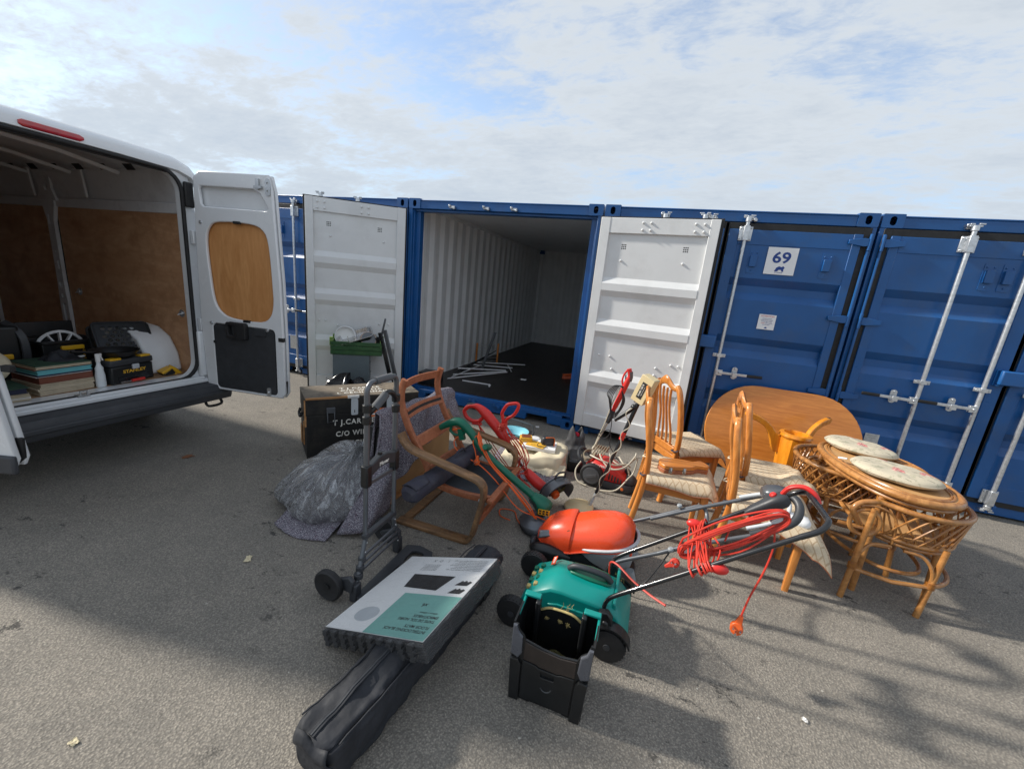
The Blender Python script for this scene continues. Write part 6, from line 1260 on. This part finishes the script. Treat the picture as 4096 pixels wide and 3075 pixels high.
for s in (-1, 1):
    fr([(s*.108, .0), (s*.150, .0), (s*.160, .20), (s*.126, .205), (s*.112, .185)], .010, .018, 'side_column', 'black_plastic', .005)
    fr([(s*.128, .21), (s*.161, .225), (s*.161, .362), (s*.145, .362), (s*.138, .335), (s*.117, .314), (s*.113, .24)], .009, .016, 'shoulder', 'shoulder_grey', .006)
    g = G(); g.add([(s*.150, FY, 0), (s*.148, BY, 0), (s*.163, BY, .345), (s*.163, .0, .352), (s*.160, FY, .365)], [(0, 1, 2, 3, 4)]); g.out('side_wall', 'black_plastic', T, solid=.008, flat=True)
    g = G(); g.bx(min(s*.168, s*.156), max(s*.168, s*.156), -.03, BY+.004, .335, .349); g.bx(min(s*.168, s*.095), max(s*.168, s*.095), BY-.022, BY+.008, .349, .362); g.out('teal_rim', 'teal_plastic', T, bev=.004)
    g = G(); g.bx(min(s*.112, s*.09), max(s*.112, s*.09), BY-.045, BY-.004, .10, .352); g.out('inner_post', 'black_plastic', T, bev=.006)
g = G(); g.sweep([(.022*cos(2*pi*i/18), FY-.0145, .115+.022*sin(2*pi*i/18)) for i in range(10, 19)], circ(.003, 5)); g.out('emboss', 'dark_plastic', T)
g = G(); g.plate([[(-.148, 0), (.148, 0), (.163, .35), (.095, .35), (.09, .29), (.05, .318), (-.05, .318), (-.09, .29), (-.095, .35), (-.163, .35)]], .008, Mx((0, BY, 0), rx=pi/2)); g.out('back_wall', 'black_plastic', T)
g = G(); g.bx(-.148, .148, FY, BY, .0, .012); g.out('bottom', 'black_plastic', T)
g = G(); g.sweep(sm([(-.088, BY-.008, .295), (-.045, BY-.010, .319), (.045, BY-.010, .319), (.088, BY-.008, .295)], 4), rrect(.012, .007, .002, 1), up=(0, 0, 1)); g.out('grass_crust', 'straw', T)
g = G(); g.grid(lambda u, v: ((u-.5)*.26, (v-.5)*.16, .02+.10*abs(nz((u*3, v*3, 1)))+.06*v), 18, 12); tag(g.out('clippings', 'grass_dirt', T, flat=True), kind='stuff')
for x, z in ((-.06, .265), (.0, .27), (.035, .262)):
    g = G()
    for k in range(9): a = 2*pi*k/9+.3; r = random.uniform(.006, .015); g.tube([(x, BY-.009, z), (x+r*cos(a), BY-.014, z+r*sin(a))], .0013, 4)
    g.out('grass_tuft', 'straw', T)
# ---------------------------------------------------------------- dining chairs
def dining_chair(label, loc, rz):
    T = thing('dining_chair', label, 'chair', loc, rz, 'orange pine dining chairs')
    def sq(pts, w, m='pine_orange', nm='rear_post', r=.008): g = G(); g.sweep(sm(pts, 5), rrect(w[0], w[1], r, 3), up=(0, 1, 0)); return g.out(nm, m, T, ang=50)
    for s in (-1, 1):
        sq([(-.275, s*.175, 0), (-.245, s*.178, .18), (-.215, s*.183, .40), (-.21, s*.188, .52), (-.222, s*.19, .66), (-.245, s*.186, .80), (-.262, s*.175, .90), (-.27, s*.155, .962), (-.272, s*.12, .995)], (.040, .044), r=.014)
        g = G(); g.loft([[(.185+x*k-.004*(z == 0), s*.182+y*k, z) for x, y in rrect(.046, .046, .006, 2)] for z, k in ((0, .72), (.25, .9), (.415, 1.05))]); g.out('front_leg', 'pine_orange', T, ang=50)
        g = G(); g.bx(-.20, .17, s*.182-.011, s*.182+.011, .355, .413); g.out('side_rail', 'pine_orange_x', T, bev=.003)
    n = 14; L = []
    for i in range(n+1):
        t = -1+2*i/n; y = .155*t; z = .985+.030*cos(t*pi*.5)+.018*cos(t*pi*1.5); h = .05+.018*cos(t*pi); x = -.272-.028*cos(t*pi/2)
        L.append([(x+dx-dz*.12, y, z+dz) for dx, dz in ((-.013, -h/2), (-.004, -h/2-.008), (.013, -h/2), (.015, h/2-.012), (0, h/2), (-.013, h/2-.01))])
    g = G(); g.loft(L); g.out('crest_rail', 'pine_orange_x', T, ang=60)
    for k in range(4):
        y = -.075+.05*k; sq([(-.215, y*1.25, .47), (-.225, y*1.15, .58), (-.255, y*.85, .74), (-.282, y*.95, .86), (-.292, y*1.05, .965)], (.020, .012), nm='spindle', r=.004)
    g = G(); g.bx(-.228, -.196, -.165, .165, .43, .485); g.out('back_rail', 'pine_orange_x', T, bev=.004)
    for x in (-.205, .185):
        g = G(); g.bx(x-.011, x+.011, -.165, .165, .355, .413); g.out('end_rail', 'pine_orange_x', T, bev=.003)
    g = G(); g.plate([rrect(.43, .42, .04, 4, .0, 0)], .016, Mx((0, 0, .424)), bev=.004); g.out('seat_board', 'pine_orange', T)
    g = G(); g.loft([[(x*k+.012, y*k, z) for x, y in rrect(.42, .41, .05, 5)] for z, k in ((.433, .97), (.445, 1.0), (.465, 1.0), (.478, .94), (.482, .8))]); g.out('seat_pad', 'paper_white', T, ang=70)
    return T
def cover(T, label, seed, lift=(), tail=0.0):
    C_ = thing('seat_cover', label, 'seat cover', T.location+V((0, 0, 0)), T.rotation_euler.z, 'checked seat covers on the dining chairs')
    def fn(u, v):
        x, y = -.205+.467*u, -.247+.494*v; z = .489+.006*nz((x*8, y*8, seed))
        e = max(0, abs(y)-.195)/.052; f = max(0, x-.195)/.067; z -= .065*e**1.4+.07*f**1.5; y -= math.copysign(.012*e, y)
        z += .02*nz((x*5, y*5, seed*3), 1)*(e > .3)
        for lu, lv, r, h in lift:
            d = ((u-lu)**2+(v-lv)**2)**.5
            if d < r: z += h*(cos(pi*d/r)+1)/2
        if tail and v < .36: t = (.36-v)/.36; k = t*max(0, min(1, (u-.35)*2.2)); x += .07*k+.012*sin(u*20)*k; z -= .11*k**1.2; y -= .07*k
        return (x, y, z)
    g = G(); g.grid(fn, 26, 26); g.out('cloth', 'check_cover', C_, solid=.005, ang=80)
    rim = [fn(i/26, 0) for i in range(27)]+[fn(1, i/26) for i in range(1, 27)]+[fn(1-i/26, 1) for i in range(1, 27)]
    g = G(); g.tube(rim, .0035, 5); g.out('binding', 'beech_red', C_)
    for s in (-1, 1):
        g = G(); g.sweep(sm([(-.20, s*.19, .486), (-.232, s*.212, .47), (-.25, s*.17, .465), (-.215, s*.155, .47)], 4), rrect(.014, .003, .001, 1)); g.out('tie', 'slate_fabric' if s < 0 else 'calico', C_)
    return C_
ch1 = dining_chair('orange pine chair behind the red mower, with a folding box on its seat', (3.50, -1.735, 0), rad(-1))
ch2 = dining_chair('orange pine chair with its back to the white container door, farthest of the four', (3.585, -1.02, 0), rad(33))
ch3 = dining_chair('orange pine chair right behind the mower handles, cover hanging off its front corner', (4.04, -1.90, 0), rad(-7))
ch4 = dining_chair('orange pine chair in front of the upturned table pedestal, cover rucked up', (4.17, -1.36, 0), rad(2))
cover(ch1, 'checked cream cover under the folding wooden box', 1.3)
cover(ch2, 'checked cream cover with a bare white corner on the farthest chair', 2.1)
cover(ch3, 'checked cream cover sliding off the chair behind the mower handles', 3.7, tail=1.0)
cover(ch4, 'checked cream cover rucked into a ridge before the upturned pedestal', 4.9, lift=((.72, .22, .26, .055), (.98, .05, .22, .05), (.9, .6, .2, .03)))
T = thing('folding_box', 'varnished hinged wooden book stand folded shut on a chair seat', 'wooden box', (3.52, -1.755, .49), rad(24))
sh = [(-.16, -.065), (.02, -.075), (.10, -.04), (.16, -.05), (.185, -.02), (.16, .05), (.09, .03), (.0, .065), (-.15, .055)]
sp = [(p.x, p.y) for p in sm([(x, y, 0) for x, y in sh], 3, True)]
g = G(); g.prism(sp, 0, .030); g.out('lower_leaf', 'beech_red', T, bev=.004); g = G(); g.prism(sp, .0315, .062); g.out('upper_leaf', 'pine_orange_x', T, bev=.006)
for x in (-.12, -.02):
    g = G(); g.tube([(x, -.078, .012), (x, -.086, .032), (x, -.078, .05)], .006, 6); g.box((x, -.076, .03), (.025, .006, .04)); g.out('clasp', 'chrome_dull', T)
# ---------------------------------------------------------------- oval table top and its pedestal
T = thing('oval_table', 'oval orange pine table top leaning on edge against the blue containers', 'table top', (4.51, -.33, 0), 0)
R_ = .465; ol = []
for sx, a0 in ((1, -90), (-1, 90)):
    for i in range(21): a = rad(a0+180*i/20); ol.append((sx*(.685-.44)+.44*cos(a), R_+R_*sin(a)))
lean = Mx((0, 0, .005), rx=rad(90-13))
g = G(); g.plate([ol], .026, lean, bev=.007); g.out('top', 'table_top', T, ang=60)
g = G(); inn = [(x*.72, R_+(z-R_)*.72) for x, z in ol]; inn2 = [(x*.66, R_+(z-R_)*.62) for x, z in ol]; g.plate([inn, inn2], .05, lean @ Mx((0, 0, -.04))); g.out('apron', 'pine_orange_x', T)
T = thing('table_pedestal', 'upturned yellow pine pedestal with curved feet pointing up, before the table top', 'table pedestal', (4.475, -.745, 0), rad(0))
tilt = Mx((0, 0, .0))
def oct_(r): return [(r*cos(pi/8+2*pi*i/8), r*sin(pi/8+2*pi*i/8)) for i in range(8)]
g = G(); g.lathe([(.10, 0), (.115, .03), (.105, .12), (.12, .20), (.098, .245), (.104, .26), (.104, .275), (.098, .283), (.104, .292), (.104, .31), (.098, .318), (.102, .33)], 28, tilt); g.loft([[(x, y, z) for x, y in oct_(r)] for z, r in ((.33, .096), (.345, .108), (.60, .122), (.615, .118))], tilt); g.out('column', 'pine_yellow', T, ang=30)
g = G(); g.lathe([(.075, .60), (.118, .612), (.128, .63), (.122, .65), (.092, .656), (.088, .64), (.088, .56), (0, .55)], 28, tilt); g.out('collar', 'pine_yellow', T)
for an in (183, 42):
    m = tilt @ Matrix.Rotation(rad(an), 4, 'Z'); q = [(.095, .48), (.14, .46), (.17, .50), (.20, .585), (.25, .665), (.33, .71), (.40, .725), (.425, .75), (.42, .775), (.37, .775), (.28, .745), (.20, .69), (.15, .63), (.11, .60), (.095, .595)]
    q = [(p.x, p.y) for p in sm([(x, z, 0) for x, z in q], 3, True)]
    g = G(); g.plate([q], .042, m @ Mx(rx=pi/2), bev=.008); g.out('foot', 'pine_yellow', T, ang=50)
    g = G(); g.lathe([(.016, 0), (.014, .006), (0, .007)], 10, m @ Mx((.40, 0, .775))); g.out('glide', 'rubber', T)
for z in (.50, .56):
    g = G(); g.lathe([(.006, 0), (.006, .003), (0, .003)], 8, tilt @ Mx((.02, -.115, z), rx=pi/2)); g.out('screw_hole', 'rubber', T)
# ---------------------------------------------------------------- rattan table and the chairs nested under it
def ring(rx, ry, z, n=40, a0=0, a1=2*pi, ex=2.3, cx=0, cy=0):
    o = []
    for i in range(n+(0 if a1-a0 > 6.28 else 1)):
        a = a0+(a1-a0)*i/n; c, s = cos(a), sin(a); o.append((cx+rx*math.copysign(abs(c)**(2/ex), c), cy+ry*math.copysign(abs(s)**(2/ex), s), z))
    return o
RT = thing('rattan_table', 'oval rattan table with woven cane top, two floral cushions on it', 'table', (4.765, -1.50, .0), rad(9))
g = G(); g.prism([(x, y) for x, y, _ in ring(.27, .47, 0)], .690, .710); g.out('cane_top', 'cane_weave', RT)
g = G(); g.tube(ring(.275, .475, .698, 56), .022, 10, closed=True); g.out('rim', 'rattan', RT)
g = G(); g.tube(ring(.243, .44, .713, 56), .007, 6, closed=True); g.tube(ring(.23, .427, .713, 56), .006, 6, closed=True); g.out('inlay_ring', 'rattan', RT)
g = G(); g.tube(ring(.255, .45, .655, 48), .013, 8, closed=True); g.out('under_ring', 'rattan', RT)
for x in (-1, 1):
    for y in (-1, 1):
        g = G(); g.tube([(x*.18, y*.33, .69), (x*.20, y*.36, 0)], [.018, .018], 10); g.out('leg', 'rattan', RT)
        g = G(); g.tube(sm([(x*.19, y*.345, .48), (x*.15, y*.28, .60), (x*.08, y*.22, .68)], 4), .011, 7); g.out('brace', 'rattan', RT)
        g = G()
        for k in range(5): g.sweep([(x*.183+.023*cos(t), y*.335+.023*sin(t), .61+k*.007) for t in [2*pi*i/10 for i in range(10)]], circ(.0042, 5), closed=True)
        tag(g.out('cane_binding', 'rattan_dark', RT), kind='stuff')
g = G(); g.tube(ring(.225, .40, .20, 40), .012, 8, closed=True); g.out('stretcher', 'rattan', RT)
def rattan_chair(label, loc, rz):
    """local: opening towards +x, barrel back towards -x"""
    T = thing('rattan_chair', label, 'chair', loc, rz, 'rattan chairs nested under the oval table')
    A0, A1 = rad(48), rad(312)
    top = ring(.30, .33, .62, 30, A0, A1, 2); sea = ring(.265, .30, .42, 30, A0, A1, 2)
    g = G(); e0, e1 = V(top[0]), V(top[-1]); c0 = [e0+V((.12, .02, -.02)), e0+V((.15, .03, -.07)), e0+V((.10, .03, -.15))]; c1 = [e1+V((.12, -.02, -.02)), e1+V((.15, -.03, -.07)), e1+V((.10, -.03, -.15))]
    path = c0[::-1]+[e0+V((.06, .015, -.0))]+top[::3]+[e1+V((.06, -.015, -.0))]+c1
    g.tube(sm(path, 4), .0165, 10); g.out('arm_rail', 'rattan', T)
    for e, s in ((e0, 1), (e1, -1)):       # scroll at each arm front
        g = G(); c = e+V((.075, s*.025, -.135)); g.tube([c+V((.075*cos(2*pi*i/24), 0, .085*sin(2*pi*i/24))) for i in range(24)], .0135, 8, closed=True); g.out('scroll', 'rattan', T)
        g = G(); g.tube(sm([c+V((-.16, 0, -.10)), c+V((-.14, 0, .06)), c+V((-.04, 0, .115)), c+V((.04, 0, .10))], 4), .008, 6); g.out('inner_scroll', 'rattan', T)
    g = G(); g.tube(sea, .014, 8); g.tube([(x*.96, y*.96, z-.03) for x, y, z in sea], .012, 8); g.out('seat_rail', 'rattan', T)
    g = G(); g.tube([sea[0], V(sea[0])+V((.2, -.02, 0)), (.24, .2, .42), (.25, 0, .42), (.24, -.2, .42), V(sea[-1])+V((.2, .02, 0)), sea[-1]], .014, 8); g.out('seat_front', 'rattan', T)
    g = G(); g.prism([(x*.95, y*.95) for x, y, z in sea]+[(.22, -.25), (.24, 0), (.22, .25)], .41, .42); g.out('seat', 'cane_weave', T)
    N_ = 24; g0 = None                      # diagonal lattice: every rod its own part
    for d in (1, -1):
        for k in range(N_):
            a = A0+(A1-A0)*(k+.5)/N_; b = a+d*rad(24)
            if not A0-.05 < b < A1+.05: b = min(max(b, A0), A1)
            mid = (a+b)/2; off = .007*d
            P = [((.30+off)*cos(t) if z > .9 else (.30*w+.265*(1-w)+off)*cos(t), (.33*w+.30*(1-w)+off)*sin(t), z) for t, w, z in ((a, 0, .422), (a*.66+b*.34, .33, .485), (a*.34+b*.66, .67, .55), (b, 1, .612))]
            g = G(); g.tube([(p[0]*1+.003*nz(p, 9), p[1], p[2]) for p in sm(P, 2)], .0058, 5); g.out('lattice_rod', 'rattan', T)
    for x, y, zt_ in ((.30, .335, .60), (.30, -.335, .60), (-.08, .335, .44), (-.08, -.335, .44)):
        tp = V((x-.03, y*.95, zt_)); ft = V((x+.012, y*1.03, 0))
        g = G(); g.tube([tp, tp.lerp(ft, .5), ft], [.0155, .0165, .0165], 10); g.out('leg', 'rattan', T)
        q = tp.lerp(ft, .66 if x > 0 else .56); g = G()
        for k in range(6): g.sweep([q+V((.0195*cos(t), .0195*sin(t), k*.007+.005*sin(t))) for t in [2*pi*i/10 for i in range(10)]], circ(.004, 5), closed=True)
        tag(g.out('cane_binding', 'rattan_dark', T), kind='stuff')
        g = G(); d_ = -1 if x > 0 else 1; e_ = q+V((0, 0, .02)); g.tube(sm([e_-V((0, 0, .16)), e_, e_+V((d_*.02, 0, .10)), e_+V((d_*.07, -y*.05, .155)), e_+V((d_*.16, -y*.06, .165))], 4), .0095, 7); g.out('bow', 'rattan', T)
    for s in (1, -1): g = G(); g.tube([(.29, s*.33, .20), (.1, s*.35, .185), (-.07, s*.335, .20)], .0125, 8); g.out('side_stretcher', 'rattan', T)
    g = G(); g.tube(sm(ring(.29, .335, .20, 18, rad(104), rad(256), 2), 2), .0125, 8); g.out('stretcher', 'rattan', T)
    return T
rattan_chair('rattan chair nested under the near end of the oval table, scroll and lattice side showing', (4.835, -1.655, 0), rad(180))
rattan_chair('rattan chair nested under the far left side of the oval table', (4.66, -1.22, 0), rad(-8))
rattan_chair('rattan chair tucked under the far right side of the oval table', (4.90, -1.10, 0), rad(150))
def cushion(label, x, y, rz, rx, ry):
    T = thing('seat_cushion', label, 'cushion', (x, y, .718), rz, 'floral cushions on the rattan table')
    def fn(u, v): a = 2*pi*u; k = min(1, v*1.25+.02); c = (1-(2*min(v, 1)-1)**2)**.5; r = sin(pi*v)**.32; return (rx*r*cos(a)*(1+.02*sin(3*a)), ry*r*sin(a), .031-.031*cos(pi*v)+.006*nz((cos(a)*2, sin(a)*2, v*3), 1, x))
    g = G(); g.grid(fn, 44, 18, cu=True); g.out('pad', 'floral', T, ang=70)
    g = G(); g.tube([(rx*1.0*cos(2*pi*i/44)*(1+.02*sin(6*pi*i/44)), ry*sin(2*pi*i/44), .031) for i in range(44)], .005, 6, closed=True); g.out('piping', 'floral', T); return T
cushion('oval floral seat cushion at the far end of the rattan table', 4.745, -1.19, rad(-32), .215, .165)
c = cushion('oval floral seat cushion at the near end of the rattan table, with white tag', 4.755, -1.66, rad(-30), .225, .175)
g = G(); g.grid(lambda u, v: (-.24-.05*u, -.03+.03*v+.01*u, .03-.012*u+.008*sin(v*6)), 4, 3); g.out('care_tag', 'paper_white', c, solid=.001)
# ---------------------------------------------------------------- litter on the asphalt
def scrap(name, label, cat, x, y, s, m, seed):
    T = thing(name, label, cat, (x, y, .002), seed); g = G(); g.grid(lambda u, v: ((u-.5)*s*(1+.5*nz((v*3, seed, 0))), (v-.5)*s*.7*(1+.6*nz((u*3, seed, 1))), .002+.012*abs(nz((u*3, v*3, seed)))), 7, 6); g.out('scrap', m, T, flat=True, solid=.001)
scrap('dead_leaf', 'brown curled leaf on the shaded asphalt near the van bumper', 'leaf', -.35, -2.62, .07, 'leaf_brown', 1.2)
scrap('paper_flake', 'pale torn flake on the asphalt left of the sack', 'litter', 1.20, -3.30, .05, 'litter_cream', 2.2)
scrap('paper_flake', 'small white flake near the lower left corner of the asphalt', 'litter', 1.53, -4.21, .03, 'litter_cream', 3.1)
scrap('paper_flake', 'white flake on the sunlit asphalt right of the hanging plug', 'litter', 4.05, -3.02, .025, 'litter_white', 4.4)
scrap('paper_flake', 'white flake at the foot of the container sill', 'litter', 2.02, -.14, .06, 'litter_white', 5.0)
